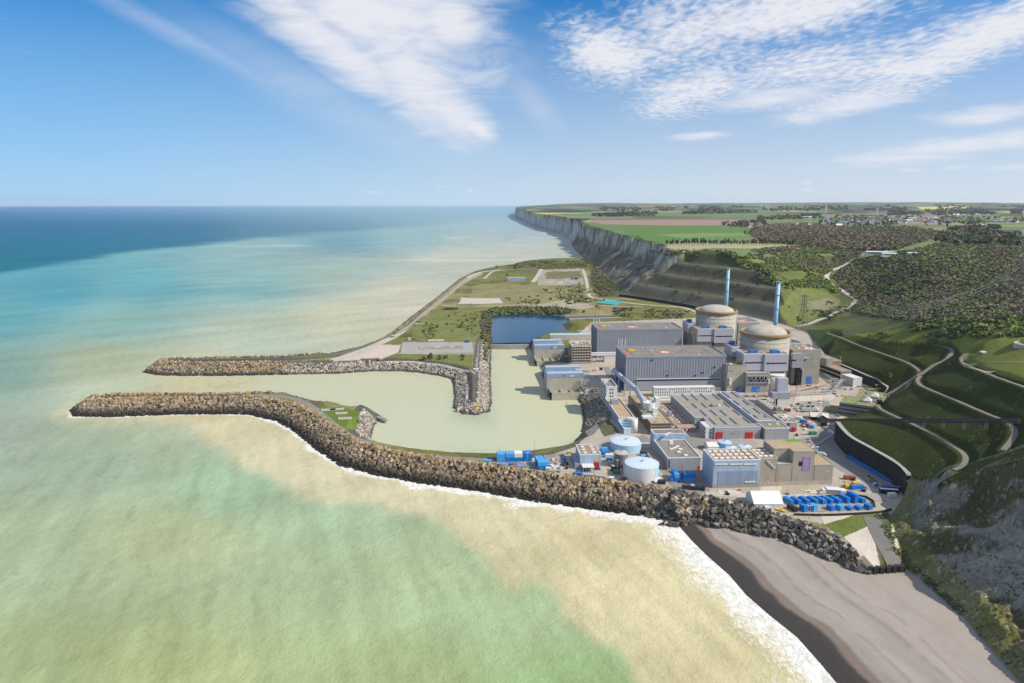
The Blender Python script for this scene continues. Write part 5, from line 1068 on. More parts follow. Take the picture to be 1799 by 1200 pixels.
for f in range(3): b.box('ledge', M_dark, -.1, W_*.98, -.14, -.003, 1.6+hh*.3*f, 2.5+hh*.3*f); b.box('sill', M_conc, -.4, W_, -.45, -.145, 1.1+hh*.3*f, 1.5+hh*.3*f)
b.box('rear_wing', M_conc, 10, 34, 24.01, 56, 0, hh-1); b.box('rear_roof', M_moss, 10.3, 33.7, 24.3, 55.7, hh-.997, hh-.8)
for i in range(5): b.unit('terracotta_pier', M_tc, W_+.02+(8 if i > 1 else 0), 2+12*i, 0, 1.6, 3, hh+.6)
for x, y in ((20, 14), (24, 33)):
    b.add('roof_pyramid', M_white, MB().box(x-3, x+3, y-3, y+3, hh-.4, hh+1.2).quad((x-3.4, y-3.4, hh+1.2), (x+3.4, y-3.4, hh+1.2), (x, y, hh+5)).quad((x+3.4, y-3.4, hh+1.2), (x+3.4, y+3.4, hh+1.2), (x, y, hh+5)).quad((x+3.4, y+3.4, hh+1.2), (x-3.4, y+3.4, hh+1.2), (x, y, hh+5)).quad((x-3.4, y+3.4, hh+1.2), (x-3.4, y-3.4, hh+1.2), (x, y, hh+5)))
roof_bits(b, 8, hh-.7, 40, 12, 32, 26, 54); roof_bits(b, 4, hh-.3, 41, 2, 16, 4, 22)
b.box('planted_terrace', M_moss, -9, -.02, 4, 20, 0, 2.2); b.box('stair_tower', M_dark, W_+.5, W_+5, 15, 20, 0, hh+1.5)
b = B('terraced_office', 'pinkish banded office running beside the retaining wall right of the auxiliary block', 'office building', 1452.5, 657, rot=R(8)); hh = b.h(634)
b.block(16, 75, hh, M_brown, M_roofb, M_conc, par=.5)
for f in range(4):
    b.box('floor_ledge', mat('pink_ledge', (.42, .32, .27), .8, .1), -.5, -.02, 0, 75, hh*(.06+.24*f), hh*(.11+.24*f)); b.box('window_band', M_dark, -.12, -.003, .5, 74, hh*(.115+.24*f), hh*(.22+.24*f))
b = B('low_office', 'low brown office with open ledges in front of the retaining wall', 'office building', 1476, 669, rot=R(10)); hh = b.h(652)
b.block(12, 36, hh, M_brown, M_roofb, M_conc, par=.4); b.box('tower', M_conc2, 1, 8, 26, 35, hh+.003, hh+7)
for f in range(2): b.box('window_band', M_dark, -.12, -.003, .5, 35, hh*(.2+.42*f), hh*(.42+.42*f)); b.box('floor_ledge', M_conc, -.5, -.125, 0, 36, hh*(.05+.42*f), hh*(.18+.42*f))
b = B('modular_office', 'white four storey stack of site cabins near the curved retaining wall', 'site offices', 1498, 680, rot=R(12)); hh = b.h(668); hh = max(hh, 9); b.block(10, 17, hh, M_white, M_white, M_white, par=.2)
for f in range(4):
    for i in range(7): b.unit('window', M_glass, -.08, 1+2.3*i, hh*(.08+.24*f), .16, 1.3, hh*.11)
    b.box('floor_line', M_steel, 0, 10, -.05, -.003, hh*(.24+.24*f)-.05, hh*(.24+.24*f)+.05)
# covered walkway from the near turbine hall to the turret
pts = []
for px, py, z in ((1079, 650, 27), (1093, 664, 26.5), (1117, 683.5, 27)): pts.append(P(px, py, z))
pts.append(_tur+np.array([-3, 3, .5]))
o = MB().path([tuple(p) for p in pts], 2.3, 12).build('covered_walkway', M_pipe); tag(o, 'pale tubular covered walkway sloping from the near turbine hall to the white turret', 'walkway')
for p, q in zip(pts[:-1], pts[1:]):
    for k in (.2, .6):
        c = p+(q-p)*k; MB().box(c[0]-.5, c[0]+.5, c[1]-.5, c[1]+.5, ZP, c[2]-2).build('support', M_steel, o)

# ---- tanks
def tank(label, c, half, top_py, bot_py, m, name='storage_tank', group=None, cover=False, deck=True):
    dep = None; q = P(c, bot_py, ZP); rr = half/F*(q[1]*CP+(CZ-ZP)*SP)*1.03; cen = np.array([q[0]*(1+rr/q[1]), q[1]+rr, ZP]); hh = ztop(cen[0], cen[1], top_py)-ZP
    o = empty(name, cen); tag(o, label, 'tank', group)
    MB().cyl(0, 0, rr, rr, 0, hh-.3, 64, cap=False).build('shell', m, o)
    MB().lathe(0, 0, [(rr+.12, hh-.6), (rr+.12, hh-.25), (rr-.1, hh-.2), (rr*.6, hh+.3), (.01, hh+.7)], 64).build('roof', mat('tank_roof_'+m.name, tuple(min(x*.45+.36, .8) for x in m.node_tree.nodes['Vector Math'].inputs[0].default_value[:3]), .5, .04), o)
    MB().cyl(0, 0, .6, .6, hh+.6, hh+1.5, 12).tube((0, 0, hh+1.3), (1.5, -1, hh+2.2), .18, 5).build('vent', M_steel, o)
    rl = MB()
    for i in range(48):
        a, a2 = 2*math.pi*i/48, 2*math.pi*(i+1)/48; rl.tube((rr*math.cos(a), rr*math.sin(a), hh+.7), (rr*math.cos(a2), rr*math.sin(a2), hh+.7), .05, 4)
        if i % 2 == 0: rl.tube((rr*math.cos(a), rr*math.sin(a), hh-.25), (rr*math.cos(a), rr*math.sin(a), hh+.7), .05, 4)
    rl.build('railing', m, o)
    if cover:
        MB().cyl(0, 0, rr+.7, rr+.7, .0, hh*.93, 40, cap=False, a0=math.pi*.93, a1=math.pi*1.70).build('sheeting', mat('scaffold_sheet', (.70, .69, .70), .8, .05, .4), o)
        MB().cyl(0, 0, rr+.7, rr+.7, .0, hh*.22, 40, cap=False, a0=math.pi*1.702, a1=math.pi*2.15).build('lower_sheeting', mat('blue_white_sheet', (.68, .76, .84), .8, .05, .4), o)
        sc_ = MB()
        for i in range(26):
            a = math.pi*(.93+.77*i/25); sc_.tube(((rr+.9)*math.cos(a), (rr+.9)*math.sin(a), 0), ((rr+.9)*math.cos(a), (rr+.9)*math.sin(a), hh*.97), .06, 4)
        sc_.build('scaffold', M_steel, o)
    return o
tank('light blue storage tank, the farther of the two large ones', 1098.9, 27, 773.5, 797.5, M_lblue)
tank('large tank half wrapped in white scaffold sheeting by the sea wall', 1126, 29.5, 812.3, 848.6, M_lblue, cover=True)
tank('small brown concrete silo tank between the two large blue tanks', 1090.4, 12, 794, 822.5, mat('brown_tank', (.20, .175, .145), .9, .12, .2, streak=.4), 'concrete_tank')
tank('small blue tank standing behind the light blue shed', 1272, 11.5, 775.5, 793, mat('mid_blue_tank', (.24, .46, .66), .5, .06), group='small tanks behind the shed')
tank('squat pale blue tank at the concrete tower behind the light blue shed', 1308, 11, 783.5, 796, M_lblue, group='small tanks behind the shed')
tank('squat pale blue tank right beside the small mid blue tank', 1283, 10, 785.0, 797, M_lblue, group='small tanks behind the shed')
b = B('white_shed', 'white lean shed left of the small blue tanks', 'shed', 1244, 793); gable(b, 8, 10, 3.5, 5.5, M_white, M_white)
# ================================================================== roads, walls, piers
rnd = random.Random(11); rng = np.random.default_rng(5)
M_track = mat('gravel_track', (.19, .168, .14), .95, .15, .5, dirt=(.22, .20, .16), dirt_amt=.4, dirt_scale=.3)
M_roadc = mat('concrete_road', (.46, .42, .36), .95, .12, .3, dirt=(.33, .29, .22), dirt_amt=.5, dirt_scale=.12)
M_road = mat('asphalt_road', (.21, .20, .19), .95, .12, .3, dirt=(.30, .27, .23), dirt_amt=.4, dirt_scale=.15)
def road(name, px, w, m, step=5., dz=.16):
    pts = Gline(px, step); o = MB().ribbon(pts, w, H, dz).build(name, m); tag(o, kind='structure'); return o
for k, w in (('A', 2.7), ('B', 3.6), ('C', 3.0), ('D', 3.1), ('E', 3.1)):
    o = MB().ribbon(TRK[k], w, H, .14+.004*'ABCDE'.index(k)).build('track', M_track); tag(o, kind='structure')
for nm, px, w, m in (
 ('road', [(545, 634), (580, 632), (610, 626), (640, 615), (668, 603), (700, 586), (735, 557), (775, 527), (812, 495), (832, 483), (850, 477.5), (880, 474)], 13, M_roadc),
 ('road', [(851, 490), (858, 483), (867, 477), (894, 474), (951, 473), (1025, 474.5)], 6, M_roadc), ('road', [(936, 496), (944, 485), (951, 473)], 10, M_roadc),
 ('road', [(1024, 473), (1029, 488), (1033, 508), (1038, 522), (1067, 526.5), (1110, 533), (1160, 537.5), (1200, 540.5), (1226, 549)], 7.5, M_roadc),
 ('path', [(778, 537), (822, 538), (906, 536), (961, 537), (1033, 536), (1072, 537.5), (1130, 540)], 4.5, M_roadc), ('path', [(838, 599), (836, 626), (833.5, 652)], 6, M_road),
 ('path', [(700, 621), (760, 622), (832, 622)], 3.5, M_roadc), ('path', [(655, 639), (720, 637), (790, 646), (834, 657)], 4, M_roadc),
 ('road', [(430, 694.5), (490, 697), (520, 702), (545, 713), (570, 733), (600, 756), (640, 777), (690, 792), (740, 800), (800, 806), (850, 809), (905, 815), (960, 822)], 7, M_road),
 ('road', [(1560, 441), (1530, 445), (1510, 449), (1490, 460), (1466, 473), (1453, 483), (1457, 496), (1475, 508), (1494, 519), (1506, 527), (1500, 533), (1484, 543), (1455, 556), (1432, 565), (1400, 573)], 8, M_roadc),
 ('path', [(1753, 597), (1765, 591), (1780, 588), (1799, 586)], 4, M_track), ('path', [(1530, 908), (1545, 938), (1560, 968), (1577, 1000)], 9, mat('slab_path', (.17, .16, .145), .95, .15, .4)),
 ('path', [(1468, 936), (1490, 958), (1512, 980), (1531, 999)], 4, M_track), ('path', [(1692, 639), (1715, 640), (1760, 636), (1799, 637), (1850, 640)], 3.5, mat('grass_track', (.20, .20, .09), .95, .2, .5)), ('path', [(1695, 641), (1720, 650), (1745, 656)], 4, mat('earth_track', (.36, .28, .19), .95, .2, .5)),
 ('road', [(1360, 780), (1400, 776), (1440, 768), (1466, 758), (1462, 735), (1452, 712), (1440, 700)], 8, mat('yard_asphalt', (.24, .225, .205), .95, .15, .3)), ('road', [(1240, 868), (1300, 870), (1380, 872), (1450, 874), (1520, 878)], 7, MATS['concrete_road'])):
    road(nm, px, w, m)
def wall(name, label, px_top, ztop_, zbot, m, th=.9, cat='wall', ribs=0, px_z=None, dens=4.):
    """upright wall whose top edge runs through the pixels at the given height"""
    pts = [P(a, b, z) for (a, b), z in zip(px_top, ztop_ if hasattr(ztop_, '__len__') else [ztop_]*len(px_top))]; q = []
    for i in range(len(pts)-1):
        p0, p1, p2, p3 = pts[max(i-1, 0)], pts[i], pts[i+1], pts[min(i+2, len(pts)-1)]; n = max(int(np.linalg.norm(p2-p1)/dens), 1)
        for k in range(n): t = k/n; q.append(.5*(2*p1+(-p0+p2)*t+(2*p0-5*p1+4*p2-p3)*t*t+(-p0+3*p1-3*p2+p3)*t**3))
    q.append(pts[-1]); mb = MB(); L, Rr = [], []
    for i, p in enumerate(q):
        t = q[min(i+1, len(q)-1)]-q[max(i-1, 0)]; t = t[:2]/np.linalg.norm(t[:2]); n = np.array([-t[1], t[0]])*th/2; L.append((p[0]+n[0], p[1]+n[1], p[2])); Rr.append((p[0]-n[0], p[1]-n[1], p[2]))
    for i in range(len(q)-1):
        zb0 = zbot if zbot is not None else None
        for A_ in (L, Rr):
            a, b = A_[i], A_[i+1]; mb.quad((a[0], a[1], zbot), (b[0], b[1], zbot), b, a)
        mb.quad(L[i], L[i+1], Rr[i+1], Rr[i])
        if ribs and i % ribs == 0:
            for A_ in (L, Rr): mb.tube((A_[i][0], A_[i][1], zbot), A_[i], .28, 5)
    for i in (0, len(q)-1): mb.quad((L[i][0], L[i][1], zbot), (Rr[i][0], Rr[i][1], zbot), Rr[i], L[i])
    o = mb.build(name, m); tag(o, label, cat); return o, q
M_ret = mat('dark_retaining_wall', (.028, .027, .027), .9, .2, .15, .03, 1., streak=.5)
M_sw = mat('sea_wall_concrete', (.42, .365, .27), .9, .15, .3, streak=.3, dirt=(.30, .20, .08), dirt_amt=.6, dirt_scale=.2)
_w2, q2 = wall('retaining_wall', 'high dark curved retaining wall at the foot of the grass slope, by the sea end of the yard', [(1472, 741), (1476, 747), (1488, 760.5), (1500, 770), (1525, 783.5), (1550, 797.5), (1564, 805.5), (1582, 817), (1591, 826), (1598, 836), (1594, 848)], [25.6]*9+[25.4, 21], ZP-1, M_ret, 2.8, ribs=2)
_w1, q1 = wall('retaining_wall', 'dark curved retaining wall behind the offices on the right of the reactors', [(1440, 613), (1452, 627), (1474, 638), (1500, 649), (1525, 660), (1541, 666), (1553, 675), (1561, 681), (1556, 690), (1545, 697)], [16, 20, 20.4, 20.4, 20.4, 20.4, 20.4, 20.2, 18, 15], ZP-1, M_ret, 2.8, ribs=2)
for q, w in ((q2, 2.6), (q1, 2.0)):
    cap = MB().ribbon([p+np.array([0, 0, .12]) for p in q], w+.6).build('coping', mat('coping_concrete', (.33, .31, .275), .9, .12, .3), _w2 if q is q2 else _w1)
wall('flood_channel_wall', 'long dark channel wall at the foot of the benched quarry face', [(1088, 517), (1110, 519.5), (1160, 527), (1215, 536), (1226, 539)], 16, ZP-.5, M_ret, 1.5, dens=12)
wall('sea_wall', 'low tan sea wall along the crest of the armour between the yard and the sea', [(838, 808), (870, 813.5), (900, 819.5), (960, 831), (1040, 842), (1120, 854), (1200, 866), (1260, 877), (1320, 892), (1380, 911), (1412, 921)], 12.1, ZP-1.5, M_sw, .7)
wall('pier_wall', 'dark parapet wall along the crest of the nearer breakwater', [(186, 696.5), (240, 694.8), (330, 693.5), (427, 692.5)], 13.6, 9, mat('pier_wall_concrete', (.13, .125, .115), .9, .15, .3, streak=.3), 1.6, dens=15)
wall('pier_wall', 'dark parapet wall along the crest of the farther breakwater', [(300, 631.5), (400, 630.5), (500, 629.2), (560, 625), (612, 616), (655, 600)], 13.6, 9, MATS['pier_wall_concrete'], 1.6, dens=15)
wall('quay_wall', 'pale quay wall at the tip of the inner spit', [(803, 717), (818, 712)], 4, -1, M_conc, 1.5, dens=15)
wall('yard_wall', 'dark low wall curving round the back of the container yard', [(1376, 876), (1440, 871), (1500, 868), (1522, 871), (1535, 879), (1537, 888)], 12.4, ZP-.5, M_ret, .6)
wall('yard_wall', 'dark low wall along the seaward side of the container yard', [(1395, 902), (1450, 903), (1500, 901), (1545, 898), (1566, 893)], 12.2, ZP-3, M_ret, .8)
wall('pond_dam_wall', 'narrow concrete dam between the blue pond and the inner basin', [(863, 604.5), (895, 605), (929, 604.5)], 6.5, 0, M_conc2, 3.0, dens=10)
for (a, b, l) in (((1000, 559.5), (1098, 557), 'nearer pale jetty wall across the blue pond behind the far turbine hall'), ((992, 553.8), (1075, 552.5), 'farther dark quay wall along the back of the blue pond'), ((1014, 581), (1037, 580.5), 'short pale quay wall beside the striped shed')):
    wall('jetty_wall', l, [a, b], 7.2, 3, M_conc2 if 'dark' in l else M_conc, 4., dens=15)
mb = MB(); a_, b_2 = P(1530, 1004, 6), P(1586, 1000, 6)
for i in range(11):
    p = a_+(b_2-a_)*i/10.; mb.box(p[0]-.9, p[0]+.9, p[1]-.9-.8*(i % 2), p[1]+.9-.8*(i % 2), 3, 8.6)
tag(mb.build('sheet_pile_wall', mat('dark_steel_piles', (.03, .028, .026), .7, .3)), 'black corrugated sheet pile wall at the top corner of the beach', 'sheet pile wall')
# fence at the cliff edge
fp = Gline([(1600, 857), (1640, 843), (1700, 820), (1750, 804), (1799, 786), (1830, 776)], 5.); mb = MB()
for i, p in enumerate(fp):
    z = H(p[0], p[1]); mb.tube((p[0], p[1], z-.2), (p[0], p[1], z+1.7), .07, 4)
    if i: q = fp[i-1]; zq = H(q[0], q[1]); [mb.tube((q[0], q[1], zq+k), (p[0], p[1], z+k), .045, 4) for k in (.6, 1.1, 1.6)]
tag(mb.build('cliff_fence', mat('pale_fence', (.45, .44, .38), .8, .1)), 'pale wire fence running up the edge of the cliff', 'fence')
# pipe bridge on trestles over the slope
pa = P(1436, 741, ZP); pb_ = G(1788, 757); pa = np.array([pa[0], pa[1], ztop(pa[0], pa[1], 737)]); zb = ztop(pb_[0], pb_[1], 736.5); pb_ = np.array([pb_[0], pb_[1], zb])
root = empty('pipe_bridge', pa); tag(root, 'long dark pipe bridge on trestles crossing the grass slope', 'pipe bridge'); mb = MB(); rel = pb_-pa
for off in (-1., 1.):
    for zz in (0, -2.0): mb.tube((0, off, zz), tuple(rel+np.array([0, off, zz])), .32, 6)
for i in range(42):
    c = rel*i/42.; e = rel*(i+1)/42.
    mb.tube(tuple(c+np.array([0, -1, 0])), tuple(e+np.array([0, -1, -2.])), .16, 4); mb.tube(tuple(c+np.array([0, 1, 0])), tuple(c+np.array([0, -1, 0])), .14, 4)
M_bridge = mat('bridge_steel', (.075, .07, .065), .8, .2); mb.build('truss', M_bridge, root); MB().tube((0, 0, -.6), tuple(rel+np.array([0, 0, -.6])), .55, 8).build('pipe', mat('bridge_pipe', (.12, .11, .10), .7, .1), root)
for k in (.0, .045, .09, .34, .43, .52, .61, .70, .79, .88, .97):
    c = pa+rel*k; g = min(H(c[0], c[1]), c[2]-3); mb = MB()
    for off in (-1., 1.): mb.tube((c[0]-pa[0], c[1]-pa[1]+off, g-pa[2]-.5), (c[0]-pa[0], c[1]-pa[1]+off, c[2]-pa[2]-2), .34, 5)
    mb.tube((c[0]-pa[0], c[1]-pa[1]-1.6, c[2]-pa[2]-2), (c[0]-pa[0], c[1]-pa[1]+1.6, c[2]-pa[2]-2), .3, 5); mb.build('trestle', mat('trestle_steel', (.16, .155, .14), .8, .2), root)
# reservoir at the right edge
q = G(1799, 607); rs = empty('round_reservoir', (q[0]+9, q[1], q[2])); tag(rs, 'round concrete reservoir at the right edge on the hilltop', 'reservoir'); MB().lathe(0, 0, [(14.5, -4), (14.5, 1.2), (13.2, 1.2), (13.2, .3)], 48).build('rim', M_conc, rs); MB().cyl(0, 0, 13.2, 13.2, -.2, .4, 48).build('basin', mat('reservoir_floor', (.30, .26, .25), .6, .1, .2), rs)
q = G(1729, 619); tb = empty('bunker_slab', q); tag(tb, 'small white concrete slab on the hilltop lawn', 'slab'); MB().box(-3, 3, -2, 2, -.5, .8).build('slab', M_white, tb); MB().box(3.2, 6.5, -4, -1, -.5, .3).build('step', M_conc, tb)

# ================================================================== armour blocks
def widx(px, py): return min(range(len(WL)), key=lambda i: (WL[i][0]-px)**2+(WL[i][1]-py)**2)
def band(a, b, w0, w1, size, dens):
    """scatter points on the shore strip between two waterline vertices, from w0 to w1 metres inland"""
    out = []; i0, i1 = widx(*a), widx(*b)
    for i in range(i0, i1):
        p, q = np.array(WXY[i]), np.array(WXY[i+1]); L_ = np.linalg.norm(q-p); t = (q-p)/L_; n = np.array([-t[1], t[0]]); mid = (p+q)/2+n*1.5
        if not inside(np.array([mid[0]]), np.array([mid[1]]), WXY)[0]: n = -n
        m = max(int(L_*(w1-w0)/size**2*dens), 1); u = rng.random(m)*1.12-.06; v = w0+(w1-w0)*rng.random(m)
        for uu, vv in zip(u, v): c = p+t*L_*uu+n*vv; out.append((c[0], c[1], vv))
    return out
CUBE = np.array([(x, y, z) for z in (-1, 1) for y in (-1, 1) for x in (-1, 1)], float)*.5; CF = np.array([(0, 1, 5, 4), (1, 3, 7, 5), (3, 2, 6, 7), (2, 0, 4, 6), (4, 5, 7, 6), (2, 3, 1, 0)])
def rotm(n):
    q = rng.normal(size=(n, 4)); q /= np.linalg.norm(q, axis=1)[:, None]; w, x, y, z = q.T
    return np.stack([np.stack([1-2*(y*y+z*z), 2*(x*y-z*w), 2*(x*z+y*w)], -1), np.stack([2*(x*y+z*w), 1-2*(x*x+z*z), 2*(y*z-x*w)], -1), np.stack([2*(x*z-y*w), 2*(y*z+x*w), 1-2*(x*x+y*y)], -1)], 1)
def block_cols(pts, kind):
    n = len(pts); z = np.array([H(x, y) for x, y, _ in pts]); v = np.array([p[2] for p in pts]); r = rng.random(n); c = np.zeros((n, 3))
    if kind == 'outer':
        g = rng.random(n)[:, None]; c[:] = np.array((.265, .205, .14))*(.35+1.0*g)
        o = (r < .16+.50*np.clip((v-13)/5, 0, 1)) & (z > 4.5); c[o] = np.array((.36, .25, .12))*(.55+.6*rng.random(o.sum()))[:, None]; w = (r > .8) & (z > 3); c[w] = np.array((.36, .30, .22))*(.7+.4*rng.random(w.sum()))[:, None]
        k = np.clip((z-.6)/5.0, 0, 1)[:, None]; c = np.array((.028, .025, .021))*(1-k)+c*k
    elif kind == 'dark':
        g = rng.random(n)[:, None]; c[:] = np.array((.115, .10, .085))*(.4+1.1*g); o = r > .86; c[o] = np.array((.36, .31, .23))*(.7+.5*rng.random(o.sum()))[:, None]
    elif kind == 'north':
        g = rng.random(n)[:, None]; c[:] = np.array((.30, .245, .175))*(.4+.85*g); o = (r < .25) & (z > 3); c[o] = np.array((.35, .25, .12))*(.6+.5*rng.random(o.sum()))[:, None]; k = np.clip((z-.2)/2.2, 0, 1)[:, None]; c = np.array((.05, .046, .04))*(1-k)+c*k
    else:
        g = rng.random(n)[:, None]; c[:] = np.array((.39, .35, .295))*(.3+1.0*g); k = np.clip((z-.1)/1.2, 0, 1)[:, None]; c = np.array((.10, .09, .07))*(1-k)+c*k
    return z, c
def blocks(pts, z, c, size):
    n = len(pts); s = size*(.78+.42*rng.random((n, 1, 3))); R_ = rotm(n); tilt = rng.random(n) < .45
    v = CUBE[None]*s; v = np.einsum('nij,nkj->nki', R_, v); pos = np.array([(x, y, zz) for (x, y, _), zz in zip(pts, z)]); pos[:, 2] += size*(.12+.28*rng.random(n)); v = v+pos[:, None]
    v += rng.normal(size=v.shape)*size*.05
    f = CF[None]+8*np.arange(n)[:, None, None]; col = np.repeat(np.concatenate([c, np.full((n, 1), .45)], 1)[:, None], 8, 1); return v.reshape(-1, 3), f.reshape(-1, 4), col.reshape(-1, 4)
M_block = attr_mat('armour_block', .9, .2, .06, 1.5, (.35, 1.6), .5)
allb = []
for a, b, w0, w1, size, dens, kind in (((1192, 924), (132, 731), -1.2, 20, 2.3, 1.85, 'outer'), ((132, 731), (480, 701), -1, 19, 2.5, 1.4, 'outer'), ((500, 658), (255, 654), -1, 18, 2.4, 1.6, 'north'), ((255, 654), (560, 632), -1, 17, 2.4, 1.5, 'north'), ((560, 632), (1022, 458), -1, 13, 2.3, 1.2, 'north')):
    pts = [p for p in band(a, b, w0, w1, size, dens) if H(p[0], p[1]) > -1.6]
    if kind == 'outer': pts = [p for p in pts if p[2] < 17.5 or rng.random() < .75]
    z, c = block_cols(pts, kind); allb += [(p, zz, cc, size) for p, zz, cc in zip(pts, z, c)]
# the heap above the beach: between its foot on the shingle and the crest
ft = [P(a, b, 4.8) for a, b in [(1150, 907), (1185, 912), (1216, 909), (1260, 921), (1300, 930), (1336, 938), (1376, 949), (1407, 961), (1439, 974), (1478, 993), (1505, 1004), (1529, 1006)]]; cr_ = [P(a, b, 11) for a, b in [(1110, 856), (1150, 860), (1205, 868), (1262, 880), (1300, 888), (1344, 900), (1371, 909), (1407, 919), (1448, 935), (1478, 953), (1505, 971), (1524, 990)]]
heap = []
for i in range(len(ft)-1):
    L_ = np.linalg.norm(ft[i+1]-ft[i]); wd = np.linalg.norm(ft[i]-cr_[i]); m = int(L_*wd/2.7**2*2.1)
    for _ in range(m):
        u, v = rng.random(), rng.random(); f = ft[i]+(ft[i+1]-ft[i])*u; k = cr_[i]+(cr_[i+1]-cr_[i])*u; c = f+(k-f)*(v*1.04-.03); heap.append((c[0], c[1], v*20))
z, c = block_cols(heap, 'dark'); allb += [(p, zz, cc, 2.75) for p, zz, cc in zip(heap, z, c)]
# the nearest ones lie loose: each is an object of its own
allb.sort(key=lambda e: math.hypot(e[0][0], e[0][1])-6*(e[1] > 7)); near_, rest = allb[:300], allb[300:]
v, f, co = blocks([e[0] for e in rest], np.array([e[1] for e in rest]), np.array([e[2] for e in rest]), np.array([e[3] for e in rest])[:, None, None].mean()) if 0 else (None,)*3
VV, FF, CC = [], [], []; off = 0
for size in sorted({e[3] for e in rest}):
    ee = [e for e in rest if e[3] == size]; v, f, co = blocks([e[0] for e in ee], np.array([e[1] for e in ee]), np.array([e[2] for e in ee]), size); VV.append(v); FF.append(f+off); CC.append(co); off += len(v)
tag(link_mesh('armour_blocks', np_mesh('armour_blocks', np.concatenate(VV), np.concatenate(FF), np.concatenate(CC), False, M_block)), kind='stuff')
BM = {}
for k, (nm, colr) in enumerate((('dark', (.06, .053, .046)), ('grey', (.125, .11, .095)), ('brown', (.17, .145, .11)), ('pale', (.33, .285, .215)))):
    m_ = mat('armour_'+nm, colr, .9, .25, .9, .06, 1.5)
    for j in range(4):
        bm_ = CUBE*(.8+.4*rng.random((1, 3)))*2.75+rng.normal(size=(8, 3))*.13; me = np_mesh('concrete_block', bm_, CF, None, False, m_); BM[(k, j)] = me
LBL = ['near black concrete armour block in the dark heap above the beach', 'mid grey concrete armour block in the dark heap above the beach', 'brownish concrete armour block in the dark heap above the beach', 'pale tan concrete armour block standing out in the dark heap above the beach']
for p, zz, cc, size in near_:
    lum = sum(cc)/3; k = 0 if lum < .08 else 1 if lum < .13 else 2 if lum < .21 else 3
    o = link_mesh('concrete_block', BM[(k, rnd.randrange(4))]); o.location = (p[0], p[1], zz+2.75*(.12+.28*rnd.random())); o.rotation_euler = (rnd.random()*6, rnd.random()*6, rnd.random()*6); tag(o, LBL[k], 'concrete block', 'concrete armour blocks heaped above the beach, '+('near black', 'mid grey', 'brownish', 'pale tan')[k])
# pale quarried rock on the inner banks
VV, FF, CC = [], [], []; off = 0
for a, b, w0, w1, size, dens in (((480, 701), (628, 723), -.6, 7, 1.5, 1.5), ((661, 740), (662, 780), -.6, 11, 1.6, 1.6), ((1024, 758), (1018, 703), -.8, 22, 1.5, 1.7), ((862, 608), (655, 652), -1, 12, 1.9, 1.5), ((655, 652), (500, 658), -1, 14, 2.1, 1.6), ((700, 790), (860, 805), -.5, 2.5, 1.2, .9)):
    pts = [p for p in band(a, b, w0, w1, size, dens) if H(p[0], p[1]) > -1.2]; z, c = block_cols(pts, 'pale'); v, f, co = blocks(pts, z, c*(.75 if a[0] > 1000 else 1.), size); VV.append(v); FF.append(f+off); CC.append(co); off += len(v)
tag(link_mesh('rock_bank', np_mesh('rock_bank', np.concatenate(VV), np.concatenate(FF), np.concatenate(CC), False, M_block)), kind='stuff')

# ================================================================== trees and scrub
def foliage(pos, rad, hgt, cols, ncard, size, rs, flat=.0):
    """leaf-sized faces spread in clumps through each crown; pos = foot of the crown"""
    n = len(pos); pos = np.asarray(pos, float); rad = np.asarray(rad)[:, None, None]; hgt = np.asarray(hgt)[:, None]
    nc = 7; cl = rs.normal(size=(n, nc, 3)); cl /= np.linalg.norm(cl, axis=2)[..., None]; cl *= (.35+.5*rs.random((n, nc, 1))); pick = rs.integers(0, nc, (n, ncard))
    base = np.take_along_axis(cl, pick[..., None], 1); d = rs.normal(size=(n, ncard, 3)); d /= np.linalg.norm(d, axis=2)[..., None]; q = base+d*(.42*rs.random((n, ncard, 1))**.4)
    q[..., :2] *= rad; q[..., 2] = (q[..., 2]*.5+.5)*hgt; q[..., 2] = np.maximum(q[..., 2], .02*hgt); ctr = pos[:, None]+q
    nn = q/(np.linalg.norm(q, axis=2)[..., None]+1e-6)*.7+rs.normal(size=(n, ncard, 3))*.45+np.array((0, 0, .55)); u = np.cross(nn, rs.normal(size=(n, ncard, 3))); u /= np.linalg.norm(u, axis=2)[..., None]+1e-9; w = np.cross(nn, u); w /= np.linalg.norm(w, axis=2)[..., None]+1e-9
    s = (np.asarray(size).reshape(-1, 1, 1)*(.6+.8*rs.random((n, ncard, 1)))); a, b = u*s, w*s*.75
    v = np.stack([ctr-a-b, ctr+a-b, ctr+a*.9+b, ctr-a*.8+b*1.1], 2).reshape(-1, 3); f = np.arange(len(v)).reshape(-1, 4)
    jit = (.82+.36*rs.random((n, ncard, 1)))*(.85+.3*rs.random((n, 1, 1))); c = np.asarray(cols)[:, None]*jit; c = np.concatenate([c, np.full(c.shape[:2]+(1,), .25)], 2); return v, f, np.repeat(c[:, :, None], 4, 2).reshape(-1, 4)
M_leaf = attr_mat('leaves', .8, .1, 0, 1, (.05, .5), .5)
rs = np.random.default_rng(9)
OL, BR, GRN, DK, BRT, REDB = (.105, .11, .044), (.118, .102, .072), (.11, .145, .04), (.045, .058, .027), (.17, .205, .046), (.165, .118, .078)
